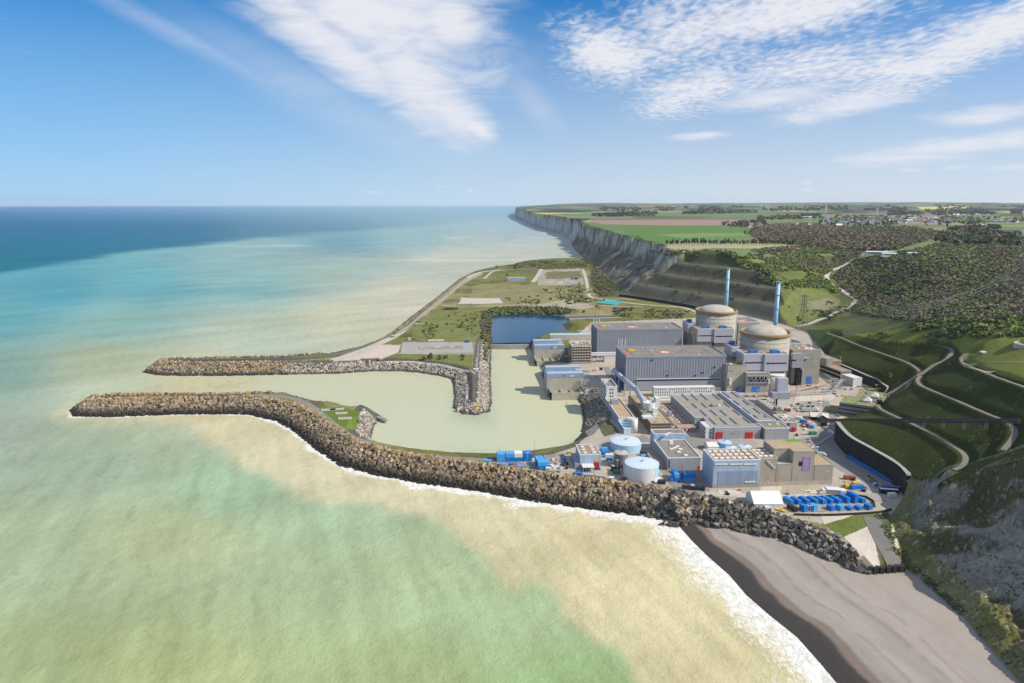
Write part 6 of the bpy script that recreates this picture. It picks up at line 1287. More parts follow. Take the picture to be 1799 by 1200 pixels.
def scatter(poly, n, mix, r0, r1, hr=1.5, clump=.0, minD=0):
    xs = [p[0] for p in poly]; ys = [p[1] for p in poly]; out = []; k = 0
    while len(out) < n and k < n*8:
        k += 1; x, y = rs.uniform(min(xs), max(xs)), rs.uniform(min(ys), max(ys))
        if not inside(np.array([x]), np.array([y]), poly)[0]: continue
        if clump and fbm(np.array([x/26.]), np.array([y/10.]), 7, 2)[0] < clump: continue
        g = G(x, y)
        if g is None or math.hypot(g[0], g[1]) < minD: continue
        sel = fbm(np.array([x/46.]), np.array([y/11.]), 17, 3)[0]*.92+rs.random()*.13; i = min(int(max(sel-.22, 0)/.62*len(mix)), len(mix)-1); r = rs.uniform(r0, r1); out.append((g, r, r*hr*rs.uniform(.8, 1.3), mix[i]))
    return out
def wood(name, items, ncard, sz, kind='stuff'):
    v, f, c = foliage([i[0] for i in items], [i[1] for i in items], [i[2] for i in items], [i[3] for i in items], ncard, np.array([i[1] for i in items])*sz, rs); o = link_mesh(name, np_mesh(name, v, f, c, False, M_leaf)); tag(o, kind=kind); return o
it = scatter([(1312, 410), (1330, 396), (1400, 392), (1500, 396), (1600, 399), (1640, 404), (1660, 410), (1640, 420), (1600, 432), (1570, 440), (1520, 441), (1450, 437), (1405, 432), (1340, 425)], 4300, [REDB, BR, REDB, BR, BR, OL, BR], 3.2, 5.4, 1.3)
it += scatter([(1400, 432), (1520, 441), (1512, 449), (1470, 470), (1452, 482), (1400, 470), (1330, 455), (1300, 440)], 1500, [OL, BR, BR, GRN, OL], 2., 3.8, .9, .34)
it += scatter([(1552, 446), (1600, 440), (1660, 425), (1720, 418), (1799, 420), (1799, 500), (1799, 560), (1740, 568), (1640, 566), (1560, 560), (1490, 548), (1512, 530), (1480, 505), (1464, 488), (1475, 474), (1520, 455)], 7600, [BR, BR, BR, OL, BR, GRN, OL, BR, BR, GRN, OL], 2.1, 4.2, .9, .2)
it += scatter([(1660, 408), (1720, 405), (1799, 414), (1799, 432), (1690, 430), (1640, 424)], 420, [DK, BR, DK, OL], 5, 8, 1.6)
it = [(a, b, c, tuple(x*1.6 for x in d)) for a, b, c, d in it]; wood('woodland', it, 40, .30)
it = scatter([(1270, 445), (1330, 452), (1400, 470), (1450, 490), (1478, 512), (1440, 520), (1400, 512), (1350, 500), (1310, 475)], 800, [GRN, BRT, GRN, OL, BRT], 2.2, 4.6, .9, .47)
it += scatter([(1570, 580), (1640, 566), (1720, 560), (1850, 556), (1850, 588), (1760, 592), (1690, 594), (1620, 588)], 620, [BRT, GRN, OL, BRT, GRN], 2.0, 4.4, .9, .40)
it += scatter([(1640, 585), (1700, 582), (1680, 596), (1620, 592)], 60, [BR, DK, BR], 2, 3.2, .9)
it += scatter([(1038, 464), (1048, 468), (1072, 492), (1094, 514), (1060, 522), (1042, 512)], 260, [OL, OL, BR, GRN], 2.2, 4.2, .9)
it += scatter([(868, 470), (900, 460), (1000, 458), (1034, 462), (1034, 470), (960, 472), (900, 474)], 420, [OL, OL, DK, GRN, BR], 1.8, 3.6, .8, .4)
it += scatter([(858, 545), (870, 541), (960, 540), (1010, 543), (1000, 552), (900, 551), (864, 552)], 320, [OL, GRN, OL, BR], 2, 4, 1.0)
it += scatter([(846, 548), (862, 548), (862, 604), (852, 640), (846, 600)], 260, [BR, OL, OL, DK], 1.8, 3.6, 1.1)
it += scatter([(905, 505), (1030, 503), (1065, 528), (980, 538), (905, 534), (880, 520)], 330, [OL, DK, GRN], 1.4, 2.8, .7, .52)
it += scatter([(730, 565), (850, 545), (850, 598), (725, 600)], 140, [OL, GRN], 1.2, 2.6, .6, .56)
it += scatter([(1070, 540), (1215, 546), (1200, 560), (1090, 558)], 240, [OL, BR, DK, GRN], 1.4, 3.0, .7, .42)
it += scatter([(1095, 522), (1120, 470), (1240, 458), (1330, 500), (1365, 520), (1300, 545), (1220, 536)], 120, [DK, OL], 1.2, 2.8, .7, .5)
it += scatter([(1137, 441), (1240, 437), (1300, 443), (1278, 451), (1160, 449)], 200, [OL, GRN, DK], 1.5, 3, .8, .42)
it += scatter([(1385, 530), (1500, 530), (1480, 560), (1410, 575), (1390, 560)], 90, [DK, OL, BR], 1.6, 3.2, .8, .5)
it += scatter([(1500, 592), (1600, 578), (1680, 604), (1600, 604)], 50, [GRN, OL], 1.2, 2.4, .7, .5)
it = [(a, b, c, tuple(x*1.35 for x in d)) for a, b, c, d in it]; wood('scrub', it, 40, .28)
it = scatter([(1600, 868), (1660, 845), (1799, 795), (1850, 780), (1850, 1240), (1799, 1195), (1750, 1150), (1690, 1080), (1600, 995), (1575, 930)], 900, [(.13, .13, .055), (.15, .145, .07), (.13, .125, .07), (.20, .19, .15), (.25, .24, .20)], .25, .8, .5, .46); wood('cliff_scrub', it, 22, .34)
it = scatter([(1535, 905), (1560, 900), (1600, 985), (1700, 1075), (1690, 1083), (1602, 1003), (1583, 990)], 500, [OL, GRN, OL, (.2, .2, .15)], .3, .9, .7, .3); wood('cliff_foot_scrub', it, 20, .34)
# far hedges and copses, small in the picture
it = scatter([(1040, 378), (1100, 373), (1155, 372), (1155, 380), (1040, 381)], 260, [DK, BR, DK], 8, 13, 1.2, 0, 2600)
it += scatter([(1270, 392), (1340, 388), (1350, 395), (1300, 400), (1272, 397)], 110, [BR, OL, REDB], 6, 9, 1.4)
it += scatter([(1330, 382), (1440, 376), (1445, 384), (1330, 388)], 200, [DK, BR, OL], 7, 11, 1.3)
it += scatter([(1440, 378), (1680, 380), (1799, 384), (1799, 391), (1680, 395), (1560, 397), (1440, 398)], 360, [DK, BR, OL, BR], 5, 10, 1.2, .40)
it += scatter([(1560, 370), (1799, 368), (1799, 376), (1680, 378), (1560, 378)], 420, [BR, DK, BR], 12, 20, 1.0, .35)
it += scatter([(1000, 366), (1300, 362), (1799, 360), (1799, 368), (1300, 372), (1050, 370)], 420, [DK, DK, OL], 14, 26, .8, .5)
it += scatter([(1200, 372), (1330, 370), (1330, 374), (1200, 377)], 150, [BR, DK], 10, 16, 1.0)
it += scatter([(1680, 398), (1750, 396), (1760, 402), (1700, 408), (1660, 405)], 160, [BR, DK, OL], 5, 8, 1.3)
wood('hedgerows', it, 26, .34)
# trees one can tell apart
M_bark = mat('bark', (.08, .065, .05), .95, .2)
def tree_meshes(kind, col, h, r, ncard, seed):
    r2 = np.random.default_rng(seed); th = h*.3
    v, f, c = foliage([(0, 0, th*.6)], [r], [h-th*.6], [col], ncard, [r*.2], r2); cm = np_mesh('crown', v, f, c, False, M_leaf); mb = MB().tube((0, 0, -1), (.1, .05, h*.7), .028*h, 7, .008*h)
    for i in range(6): a = i*1.1; mb.tube((0, 0, h*(.25+.06*i)), (r*.6*math.cos(a), r*.6*math.sin(a), h*(.45+.07*i)), .012*h, 5, .004*h)
    return cm, mb.mesh('trunk', M_bark)
TM = {'dark': tree_meshes('dark', DK, 13, 3.6, 240, 1), 'brown': tree_meshes('brown', (.12, .085, .055), 14, 3.4, 200, 2), 'green': tree_meshes('green', GRN, 9, 4.2, 260, 3), 'bush': tree_meshes('bush', OL, 3.4, 2.8, 160, 4), 'bright': tree_meshes('bright', BRT, 3.2, 2.6, 160, 5)}
def tree(px, py, kind, label, cat, group, s=1., name='tree'):
    g = G(px, py)
    if g is None: return
    o = empty(name, g, rnd.random()*6); o.scale = (s*rnd.uniform(.85, 1.15),)*2+(s*rnd.uniform(.85, 1.2),); tag(o, label, cat, group); c = link_mesh('crown', TM[kind][0], o); t = link_mesh('trunk', TM[kind][1], o); return o
rowl = ['dark green tree in the long row above the quarry face', 'brown bare tree in the long row above the quarry face']
for i in range(46):
    x = 1172+i*4.9+rnd.uniform(-1, 1); k = 'brown' if (x > 1262 and rnd.random() < .55) else 'dark'; tree(x, 430.5+rnd.uniform(-.6, .6), k, rowl[k == 'brown'], 'tree', 'trees in the row above the quarry face, '+k, rnd.uniform(.8, 1.1))
tree(1309, 414, 'dark', 'lone dark tree at the corner of the green field', 'tree', None, 1.2); tree(891, 486, 'dark', 'small dark tree behind the long shed on the far platform', 'tree', None, .7); tree(1664, 402, 'dark', 'tall dark conifer beside the hamlet on the plateau', 'tree', None, 1.5); tree(1704, 409, 'dark', 'round dark tree below the hamlet at the right', 'tree', None, 1.4); tree(1562, 664, 'bright', 'round shrub above the end of the curved retaining wall', 'shrub', None, 1.5, 'shrub'); tree(1478, 590.5, 'bush', 'low shrub at the top of the zigzag slope', 'shrub', None, .9, 'shrub')
for x, y, s in ((757, 579, 1.4), (768, 576, 1.2), (820, 564, 1.), (830, 561, .9), (812, 571, .9), (808, 576, 1.1), (744, 632, 1.2), (757, 631, 1.6), (775, 631, 1.6), (783, 630, 1.2), (812, 627, 1.1), (813, 633, 1.0), (745, 584, 1.0), (785, 571, 1.), (795, 582, .8), (822, 580, .8), (789, 556, .8), (800, 552, .9), (1010, 545, 1.), (1025, 549, 1.), (930, 523, 1.3), (945, 521, 1.2), (915, 525, 1.1), (1018, 500, 1.2), (968, 527, 1.2), (1048, 540, 1.1)):
    tree(x, y, rnd.choice(['bush', 'bush', 'bright']), 'low rounded shrub in the grass of the far platform', 'shrub', 'shrubs dotted over the far platform grass', s, 'shrub')
# ================================================================== pylons, cables, wind turbines
M_pyl = mat('pylon_steel', (.10, .105, .11), .6, .15, spec=.4)
def pylon(px, pbase, ptop, label, wide=1.):
    g = G(px, pbase) if not hasattr(pbase, '__len__') else at_depth(px, pbase[0], pbase[1]); hh = ztop(g[0], g[1], ptop)-g[2]; o = empty('pylon', g, R(25)); tag(o, label, 'pylon', 'lattice pylons'); mb = MB(); lv = [0, .2, .38, .54, .67, .78, .88, 1.]; wd = [.125, .095, .075, .06, .05, .045, .04, .02]; r = .16*hh/48
    for (a, wa), (b, wb) in zip(zip(lv, wd), zip(lv[1:], wd[1:])):
        c0 = [(sx*wa*hh, sy*wa*hh, a*hh) for sx, sy in ((-1, -1), (1, -1), (1, 1), (-1, 1))]; c1 = [(sx*wb*hh, sy*wb*hh, b*hh) for sx, sy in ((-1, -1), (1, -1), (1, 1), (-1, 1))]
        for i in range(4): j = (i+1) % 4; mb.tube(c0[i], c1[i], r*1.5, 4); mb.tube(c0[i], c1[j], r*.8, 4); mb.tube(c0[j], c1[i], r*.8, 4); mb.tube(c1[i], c1[j], r*.8, 4)
    mb.build('lattice', M_pyl, o); tips = []
    for k, (z, w) in enumerate(((.72, .26), (.83, .34), (.94, .22))):
        a = MB()
        for sg in (-1, 1):
            for off in (-.03, .03): a.tube((sg*.04*hh, off*hh, z*hh), (sg*w*hh, 0, z*hh+.015*hh), r*1.1, 4); a.tube((sg*.04*hh, off*hh, z*hh+.055*hh), (sg*w*hh, 0, z*hh+.015*hh), r*.9, 4)
            for t in (.35, .65): a.tube((sg*w*hh*t, .01*hh, z*hh), (sg*w*hh*t, .01*hh, z*hh+.045*hh*(1-t)+.01*hh), r*.7, 4)
            a.tube((sg*w*hh, 0, z*hh), (sg*w*hh, 0, z*hh-.05*hh), r*1.2, 5); tips.append(np.array(g)+np.array([sg*w*hh*math.cos(R(25)), sg*w*hh*math.sin(R(25)), z*hh-.05*hh]))
        a.build('crossarm', M_pyl, o)
    return tips
tA = pylon(1409, 579, 518, 'tall lattice pylon on the grass behind the nearer reactor'); tB = pylon(1598, 575, 531, 'lattice pylon rising from the bushes above the zigzag tracks'); tC = pylon(1791, 504, 458, 'lattice pylon in the woods at the right edge')
def cable(p, q, sag, label):
    pts = [tuple(p+(q-p)*t-np.array([0, 0, sag*4*t*(1-t)])) for t in np.linspace(0, 1, 14)]; o = MB().path(pts, .07, 4).build('power_cable', mat('cable_metal', (.30, .30, .31), .5, .1)); tag(o, label, 'cable', 'power cables of the pylon line')
for i in range(0, 6, 2 if False else 1):
    side = ('left', 'right')[i % 2]; lev = ('lowest', 'middle', 'top')[i//2]
    cable(tA[i], tB[i], 7, f'power cable between the two nearer pylons, {lev} arm, {side} end'); cable(tB[i], tC[i], 9, f'power cable from the zigzag track pylon to the right edge pylon, {lev} arm, {side} end')
for i in range(0, 4): q = RX2.wor(40+4*i, 26, 30-i); cable(tA[i], q, 5, f'power cable running down from the tall pylon to the auxiliary block, number {("one", "two", "three", "four")[i]} from below')
M_turb = mat('turbine_white', (.72, .73, .74), .5, .03)
def wind_turbine(px, hub_py, base_py, label, ang, D=None):
    g = G(px, base_py)
    if g is None: return
    if D: s = D/math.hypot(g[0], g[1]); g = np.array([g[0]*s, g[1]*s, 0]); g[2] = H(g[0], g[1])
    hh = ztop(g[0], g[1], hub_py)-g[2]; o = empty('wind_turbine', g, R(rnd.uniform(-60, 60))); tag(o, label, 'wind turbine', 'wind turbines on the plateau'); k = max(hh, 30)/80.
    MB().cyl(0, 0, 2.6*k, 1.5*k, -2, hh, 12).build('tower', M_turb, o); MB().box(-1.8*k, 1.8*k, -3*k, 6*k, hh-1.8*k, hh+1.8*k).build('nacelle', M_turb, o); MB().tube((0, -3*k, hh), (0, -5*k, hh), 1.7*k, 8, .5*k).build('hub', M_turb, o)
    for i in range(3):
        a = ang+i*2.094; c, s = math.cos(a), math.sin(a); L_ = 40*k; mb = MB(); mb.v = [(0, 0, 0)]*0; pr = []
        for t, w in ((.03, 1.3), (.2, 2.5), (.6, 1.6), (1., .35)): pr.append((t*L_, w*k))
        vv = []
        for l, w in pr: vv += [(c*l-s*w, -4*k-.3*k, hh+s*l+c*w), (c*l+s*w*.5, -4*k-.3*k, hh+s*l-c*w*.5), (c*l+s*w*.5, -4*k+.35*k, hh+s*l-c*w*.5), (c*l-s*w, -4*k+.35*k, hh+s*l+c*w)]
        mb.v = vv
        for j in range(3):
            for e in range(4): mb.f.append((4*j+e, 4*j+(e+1) % 4, 4*j+4+(e+1) % 4, 4*j+4+e)); mb.sm.append(False)
        mb.f += [(3, 2, 1, 0), (12, 13, 14, 15)]; mb.sm += [False, False]; mb.build('blade', M_turb, o)
for x, hy, by, a, l in ((1541, 364.5, 381, 1.9, 'tall white wind turbine over the middle of the village'), (1450, 366, 379.5, 1.7, 'white wind turbine at the left end of the village'), (1664, 364.5, 379, 1.2, 'white wind turbine over the row of white houses'), (1557, 371.5, 380, .3, 'short white wind turbine just right of the tallest one'), (1797, 369, 384, 2.2, 'white wind turbine at the right edge'), (1506, 361, 367, .6, 'faint far wind turbine left of the tallest one'), (1425, 359, 365, 1.4, 'faint far wind turbine on the skyline left of the village'),
   (1379, 363, 370, .2, 'small wind turbine above the fields left of the village'), (1274, 363.5, 370, 2., 'small wind turbine above the middle fields'), (1105, 359.5, 364, 1., 'far wind turbine beyond the dark hill by the coast'), (1338, 361, 366.5, .9, 'far wind turbine between the middle fields and the village')): wind_turbine(x, hy, by, l, a)
q = G(1399, 366); o = MB().cyl(q[0], q[1], 1.6, .6, q[2], ztop(q[0], q[1], 350), 6).build('radio_mast', M_steel); tag(o, 'thin radio mast on the far skyline', 'mast')
# ================================================================== village
def house_mesh(w, d, he, hp, wm, rm):
    mb = MB().quad((-w, -d, -1), (w, -d, -1), (w, -d, he), (-w, -d, he)).quad((w, d, -1), (-w, d, -1), (-w, d, he), (w, d, he)).quad((w, -d, -1), (w, d, -1), (w, d, he), (w, 0, hp), (w, -d, he)).quad((-w, d, -1), (-w, -d, -1), (-w, -d, he), (-w, 0, hp), (-w, d, he))
    mb.quad((-w-.3, -d-.5, he-.3), (w+.3, -d-.5, he-.3), (w+.3, 0, hp+.15), (-w-.3, 0, hp+.15)).quad((w+.3, d+.5, he-.3), (-w-.3, d+.5, he-.3), (-w-.3, 0, hp+.15), (w+.3, 0, hp+.15)); mb.box(w*.5, w*.5+1, -.5, .5, he, hp+1.4)
    for i in range(3): mb.box(-w*.7+i*w*.55, -w*.7+i*w*.55+1.1, -d-.08, -d-.01, .9, 2.2)
    me = mb.mesh('house', wm); me.materials.append(rm); me.materials.append(M_glass)
    for p in me.polygons:
        if p.index in (4, 5): p.material_index = 1
        elif p.index >= 12: p.material_index = 2
    return me
M_slate, M_tile = mat('slate_roof', (.13, .135, .155), .7, .15), mat('red_tile_roof', (.27, .13, .09), .8, .2)
HM = [house_mesh(6.5, 4.2, 3.6, 7.2, M_white, M_slate), house_mesh(7.5, 4.5, 3.2, 7., M_cream, M_tile), house_mesh(6, 4, 4.2, 8, M_cream, M_slate), house_mesh(9, 5, 3.5, 6.5, M_white, M_white)]
HL = ['white walled village house with a dark slate roof', 'cream village house with a red tiled roof', 'cream village house with a steep dark slate roof', 'long white village building with a pale roof']
for (x0, x1, y0, y1, n, where, wts) in ((1442, 1520, 386, 399, 44, 'at the left end of the village', (5, 3, 3, 1)), (1520, 1605, 385, 392, 40, 'in the middle of the village', (4, 4, 3, 1)), (1605, 1680, 384, 391, 30, 'at the right end of the village', (5, 2, 3, 2)), (1664, 1735, 376.5, 379.5, 22, 'beyond the village', (3, 0, 0, 4)), (1672, 1715, 412, 419, 12, 'in the right hand hamlet', (3, 1, 3, 1)), (1745, 1799, 387, 391, 9, 'near the right edge', (3, 1, 2, 2)), (1316, 1345, 394, 400, 8, 'in the left copse', (3, 1, 2, 1)), (1385, 1440, 392, 396, 9, 'along the left lane', (2, 4, 2, 0)), (1712, 1735, 397, 402, 4, 'by the right copse', (2, 1, 1, 1))):
    for i in range(n):
        g = G(rnd.uniform(x0, x1), rnd.uniform(y0, y1))
        if g is None: continue
        k = rnd.choices(range(4), wts)[0]; o = link_mesh('house', HM[k]); o.location = g; o.rotation_euler = (0, 0, rnd.choice([0, 1.57])+rnd.uniform(-.4, .4)); sc = rnd.uniform(1.0, 1.6); o.scale = (sc, sc, sc); tag(o, HL[k]+' '+where, 'house', 'houses '+where+', '+('white slate', 'cream red', 'cream slate', 'long pale')[k])
def longhouse(px, py, w, d, h_, rz, label, wm, rm, cat='building'):
    g = G(px, py); o = empty('long_building', g, rz); tag(o, label, cat); MB().box(-w/2, w/2, -d/2, d/2, -2, h_).build('wall', wm, o); MB().quad((-w/2-.5, -d/2-.5, h_+.05), (w/2+.5, -d/2-.5, h_+.05), (w/2+.5, 0, h_+d*.16), (-w/2-.5, 0, h_+d*.16)).quad((w/2+.5, d/2+.5, h_+.05), (-w/2-.5, d/2+.5, h_+.05), (-w/2-.5, 0, h_+d*.16), (w/2+.5, 0, h_+d*.16)).build('roof', rm, o); MB().box(-w*.45, w*.45, -d/2-.12, -d/2-.01, h_*.35, h_*.65).build('window_band', M_glass, o); return o
longhouse(1546, 447, 52, 10, 5, R(-14), 'long white building by the valley road bend', M_white, M_cream); longhouse(1566, 449.5, 36, 9, 4.5, R(-4), 'shorter white building just right of the long one by the valley road', M_white, M_trim); longhouse(1601, 448, 16, 8, 4, 0, 'small white building among the trees right of the valley road', M_white, M_trim)
longhouse(1772, 411, 60, 26, 7, R(8), 'broad dark roofed barn at the right edge of the plateau', mat('barn_wall', (.10, .06, .05), .8, .1), mat('barn_roof', (.06, .05, .055), .8, .1), 'barn'); longhouse(1601, 385.5, 40, 16, 9, 0, 'large white farm hall at the right of the village', M_white, M_trim, 'barn'); longhouse(1416, 384, 70, 26, 9, 0, 'long pale hall among the trees left of the village', M_white, M_trim, 'barn')
# ================================================================== things standing about the site
M_cgrey, M_cwhite, M_cred, M_cdark, M_cgreen = mat('grey_container', (.38, .38, .36), .6, .1), mat('white_container', (.66, .66, .65), .6, .08), mat('red_container', (.40, .07, .045), .6, .12), mat('dark_container', (.025, .03, .035), .6, .2), mat('green_skip', (.03, .22, .12), .6, .15)
M_cb, M_cb2 = mat('blue_container', (.012, .175, .52), .5, .10, .6, spec=.4), mat('bright_blue_container', (.07, .34, .66), .5, .10, .6, spec=.4)
CMESH = {}
def container(px, py, label, m=M_cb, L=6.6, W_=2.7, h=2.8, rz=0., z=None, group=None, pos=None, axis='x', logo=False):
    key = (m.name, L, W_, h, axis)
    if key not in CMESH:
        mb = MB().box(-L/2, L/2, -W_/2, W_/2, .1, h); n = int(L/.75)
        for i in range(n):
            x = -L/2+L*(i+.25)/n
            for s in (-1, 1): mb.box(x, x+L/n*.5, min(s*W_/2, s*(W_/2+.07)), max(s*W_/2, s*(W_/2+.07)), .25, h-.2)
        for sx in (-1, 1):
            for sy in (-1, 1): mb.box(sx*L/2-.09, sx*L/2+.09, sy*W_/2-.12, sy*W_/2+.12, 0, h+.03)
        d = MB(); d.box(-L/2-.1, -L/2-.02, -W_/2+.12, W_/2-.12, .25, h-.12)
        for y in (-.5, -.2, .2, .5): d.box(-L/2-.16, -L/2-.1, y*W_*.8-.04, y*W_*.8+.04, .3, h-.2)
        CMESH[key] = (mb.mesh('shipping_container', m), d.mesh('door', m))
    p = P(px, py, ZP if z is None else z) if pos is None else pos
    o = link_mesh('shipping_container', CMESH[key][0]); o.location = p; o.rotation_euler = (0, 0, rz+(math.pi/2 if axis == 'y' else 0)); tag(o, label, 'container', group); dd = link_mesh('door', CMESH[key][1], o)
    if logo:
        lg = MB().quad((-L*.12, -W_/2-.09, h*.5), (L*.05, -W_/2-.09, h*.5), (L*.05, -W_/2-.09, h*.8), (-L*.12, -W_/2-.09, h*.8)).build('logo_patch', M_white, o)
    return o
ordn = ['first', 'second', 'third', 'fourth', 'fifth', 'sixth', 'seventh', 'eighth', 'ninth', 'tenth', 'eleventh', 'twelfth']
g_ = 'blue containers of the yard beside the white tent'
for i, (x, y) in enumerate(((517, 208), (592, 208), (676, 205), (760, 205), (841, 207), (910, 203), (990, 202), (1074, 199), (1150, 198), (1226, 197))):
    c = P(1300+x/5.622, 850+y/5.622, ZP); d = np.array([-math.sin(R(21)), math.cos(R(21)), 0])*3.4; hi = 3.9 if i == 7 else 2.9
    container(0, 0, f'blue container, {ordn[i]} from the left in the back row of the yard', M_cb, 6.6, 2.6, hi, R(21), pos=c+d, axis='y', group=g_, logo=i in (3, 7))
    if i == 8: container(0, 0, 'blue container stacked on top near the right end of the back row', M_cb, 6.6, 2.6, 2.9, R(21), pos=c+d+np.array([0, 0, 2.95]), axis='y', group=g_)
for i, (x, y) in enumerate(((636, 278), (732, 272), (905, 268), (995, 266), (1090, 264), (1180, 260), (1277, 258))):
    c = P(1300+x/5.622, 850+y/5.622, ZP)+np.array([0, 1.5, 0]); hi = 3.9 if i < 2 else 2.0 if i in (4, 5) else 3.0
    container(0, 0, f'blue container, {ordn[i]} from the left in the front row of the yard', M_cb2 if i in (1, 3) else M_cb, 3.6, 2.9, hi, R(24), pos=c, axis='y', group=g_)
container(1392, 896, 'dark open topped container with pale lid between the tent and the blue containers', M_cdark, 6.4, 2.7, 2.7, R(21), axis='y')
o = empty('crane_spreader', P(1372, 898, ZP), R(-40)); tag(o, 'yellow lifting frame leaning beside the white tent', 'lifting frame'); MB().box(-2.8, 2.8, -.9, .9, .3, .9).box(-2.8, -2.2, -1.2, 1.2, 0, .3).box(2.2, 2.8, -1.2, 1.2, 0, .3).build('frame', M_yel, o); MB().tube((-1, 0, .9), (1, 0, 1.6), .2, 5).build('arm', M_yel, o)
# heap of blue containers in front of the light blue shed
g_ = 'heap of blue containers by the light blue shed'
c0 = P(1205, 846, ZP); n_ = 0
for lay in range(2):
    for r_ in range(3):
        for k in range(3 if r_ == 0 else 2):
            if lay == 1 and (r_, k) in ((0, 2), (2, 1)): continue
            axis = 'y' if k == 0 else 'x'; col_ = 0
            pos = c0+np.array([-5.2+(k-1)*2.9 if False else (-6.2 if k == 0 else 2.2 if k == 1 else -9.2), r_*(3.1 if k else 3.1)+.3, lay*2.85]); lab = f'blue container in the heap, {("bottom", "upper")[lay]} layer, {("front", "middle", "back")[r_]} row, {("left", "right", "far left")[k]} side'
            container(0, 0, lab, M_cb2 if (r_+k+lay) % 4 == 1 else M_cb, 7.4 if k == 1 else 2.9, 2.75, 2.75, ROT, pos=pos, axis='x', group=g_)
# stacks by the inner harbour
g_ = 'stacked containers on the quay left of the small shed'
for i, (x0, mt, mb_) in enumerate(((880, M_cb2, M_cb2), (895.5, M_cb2, M_cb), (910.5, M_cwhite, M_cb), (926.5, M_cb, M_cb))):
    p = P(x0, 812-.4*i, ZP)+np.array([0, 3, 0])
    for lay, m_ in ((0, mb_), (1, mt)):
        container(0, 0, f'{"white" if m_ is M_cwhite else "blue"} container, {("lower", "upper")[lay]} one of the {ordn[i]} stack from the left on the quay', m_, 5.7, 6., 3.0, R(4), pos=p+np.array([0, 0, 3.05*lay]), group=g_)
for i in range(3):
    for j in range(2):
        if i == 2 and j == 0: continue
        p = P(948+6.6*i, 826-.4*i, ZP)+np.array([0, 3.4+6.6*(1-j), 0])+np.array([2.*(1-j)*-.6, 0, 0])
        for lay in range(2):
            container(0, 0, f'blue container, quay middle block, {("left", "middle", "right")[i]} column, {("back", "front")[j]} row, {("lower", "upper")[lay]} one', M_cb2 if lay else M_cb, 6.2, 2.5, 2.7, R(6), pos=p+np.array([0, 0, 2.75*lay]), axis='y', group=g_)
for x, y, m_, l, L_ in ((857, 814, M_cb2, 'lone light blue container at the left end of the quay', 5.5), (885, 820, M_cb2, 'small light blue container below the quay stacks', 3.6), (899.5, 820, M_cb, 'blue container in the low row by the sea wall, left end', 4.6), (907, 822, M_cred, 'small orange red container in the low row by the sea wall', 3), (913.5, 824, M_cb2, 'light blue container in the low row by the sea wall, right end', 4), (963, 826.5, M_cwhite, 'small pale container beside the middle block on the quay', 3.), (1015.5, 836.5, M_cb, 'blue container at the head of the row by the sea wall', 6.4), (1034.5, 839, M_cgrey, 'long pale grey container in the row by the sea wall', 8.2), (1052.5, 841, M_cgrey, 'pale grey container at the tail of the row by the sea wall', 6.6), (990.5, 810, M_blued, 'small dark blue container by the broken pavement', 2.2),
   (1074, 844.5, M_cwhite, 'small white cabin by the sea wall left of the wrapped tank', 3.2), (1083, 832, M_cgreen, 'green skip beside the wrapped tank', 4.4), (1081, 827, M_cdark, 'dark skip beside the green one', 5.5), (1162, 850, M_cdark, 'black container right of the wrapped tank', 4.6), (1061.5, 792, M_cb2, 'blue and white container left of the light blue tank', 4.6), (1064, 798.5, M_cb, 'blue container behind the white one by the light blue tank', 5.5), (1070, 803.5, M_cwhite, 'white container left of the brown silo tank', 5.2), (1071, 810, M_cb2, 'blue topped crate left of the brown silo tank', 4.6), (1074, 817, M_cgrey, 'grey crate left of the brown silo tank', 3.6), (1130, 800, M_cdark, 'dark skip right of the light blue tank', 4), (1133, 805, mat('teal_cover', (.12, .38, .45), .6, .1), 'teal covered crate between the tanks and the grey hall', 6.),
   (1403, 737, M_cwhite, 'white container at the head of the gatehouse queue', 5), (1411.5, 743, M_cb, 'blue container second in the gatehouse queue', 5.5), (1417, 749, M_cred, 'red and white container third in the gatehouse queue', 6), (1425.5, 752, M_cb2, 'blue container at the tail of the gatehouse queue', 4), (1383, 723, mat('maroon_box', (.16, .06, .05), .7, .1), 'small maroon box in the upper yard', 4.6), (1492, 842, mat('rusty_red_container', (.33, .10, .07), .7, .15), 'rusty red open container in the lower yard', 6.6), (1502, 853, M_yel, 'yellow machine part in the lower yard', 3.5), (1505, 859, M_cb, 'long blue beam crate in the lower yard', 8), (1488, 857, M_yel, 'small yellow lifting gear in the lower yard', 2.6), (1567, 873, M_cwhite, 'white box roofed cabin at the end of the curved wall', 4.5), (1427.5, 763.5, M_cgreen, 'green skip beside the yard kerb', 5), (1447, 690, M_cgrey, 'grey equipment crate in the switch yard', 3), (1433, 663, M_cwhite, 'white crate right of the auxiliary block', 4.5), (1095, 642, M_cwhite, 'white crate on the lane between the turbine halls', 3), (1030, 654, M_cgrey, 'grey cabin behind the nearer pump house', 6), (1026, 664, M_cwhite, 'pale cabin right of the nearer pump house', 5), (1044, 652, mat('pink_box', (.62, .30, .27), .7, .1), 'pinkish box on the lane by the white office', 2.8), (1049, 650.5, M_cream, 'cream drum crate on the lane by the white office', 4), (1055, 650, M_cdark, 'black drum crate on the lane by the white office', 4), (1530, 677, mat('teal_box', (.03, .30, .38), .6, .1), 'teal crate under the end of the curved retaining wall', 5), (820, 601.5, M_blued, 'deep blue container at the corner of the old car park', 6.), (838, 716, M_yel, 'yellow cabin near the tip of the spit', 4.), (638, 729, M_cwhite, 'white hut on the lawn of the inner mole', 4.)):
    container(x, y, l, m_, L_, 2.6, 2.6 if L_ > 3 else 2.2, R(-38) if 1398 < x < 1430 and 735 < y < 755 else R(-12) if y > 818 and x < 1100 else R(rnd.uniform(-10, 12)), pos=G(x, y) if x < 850 else None)
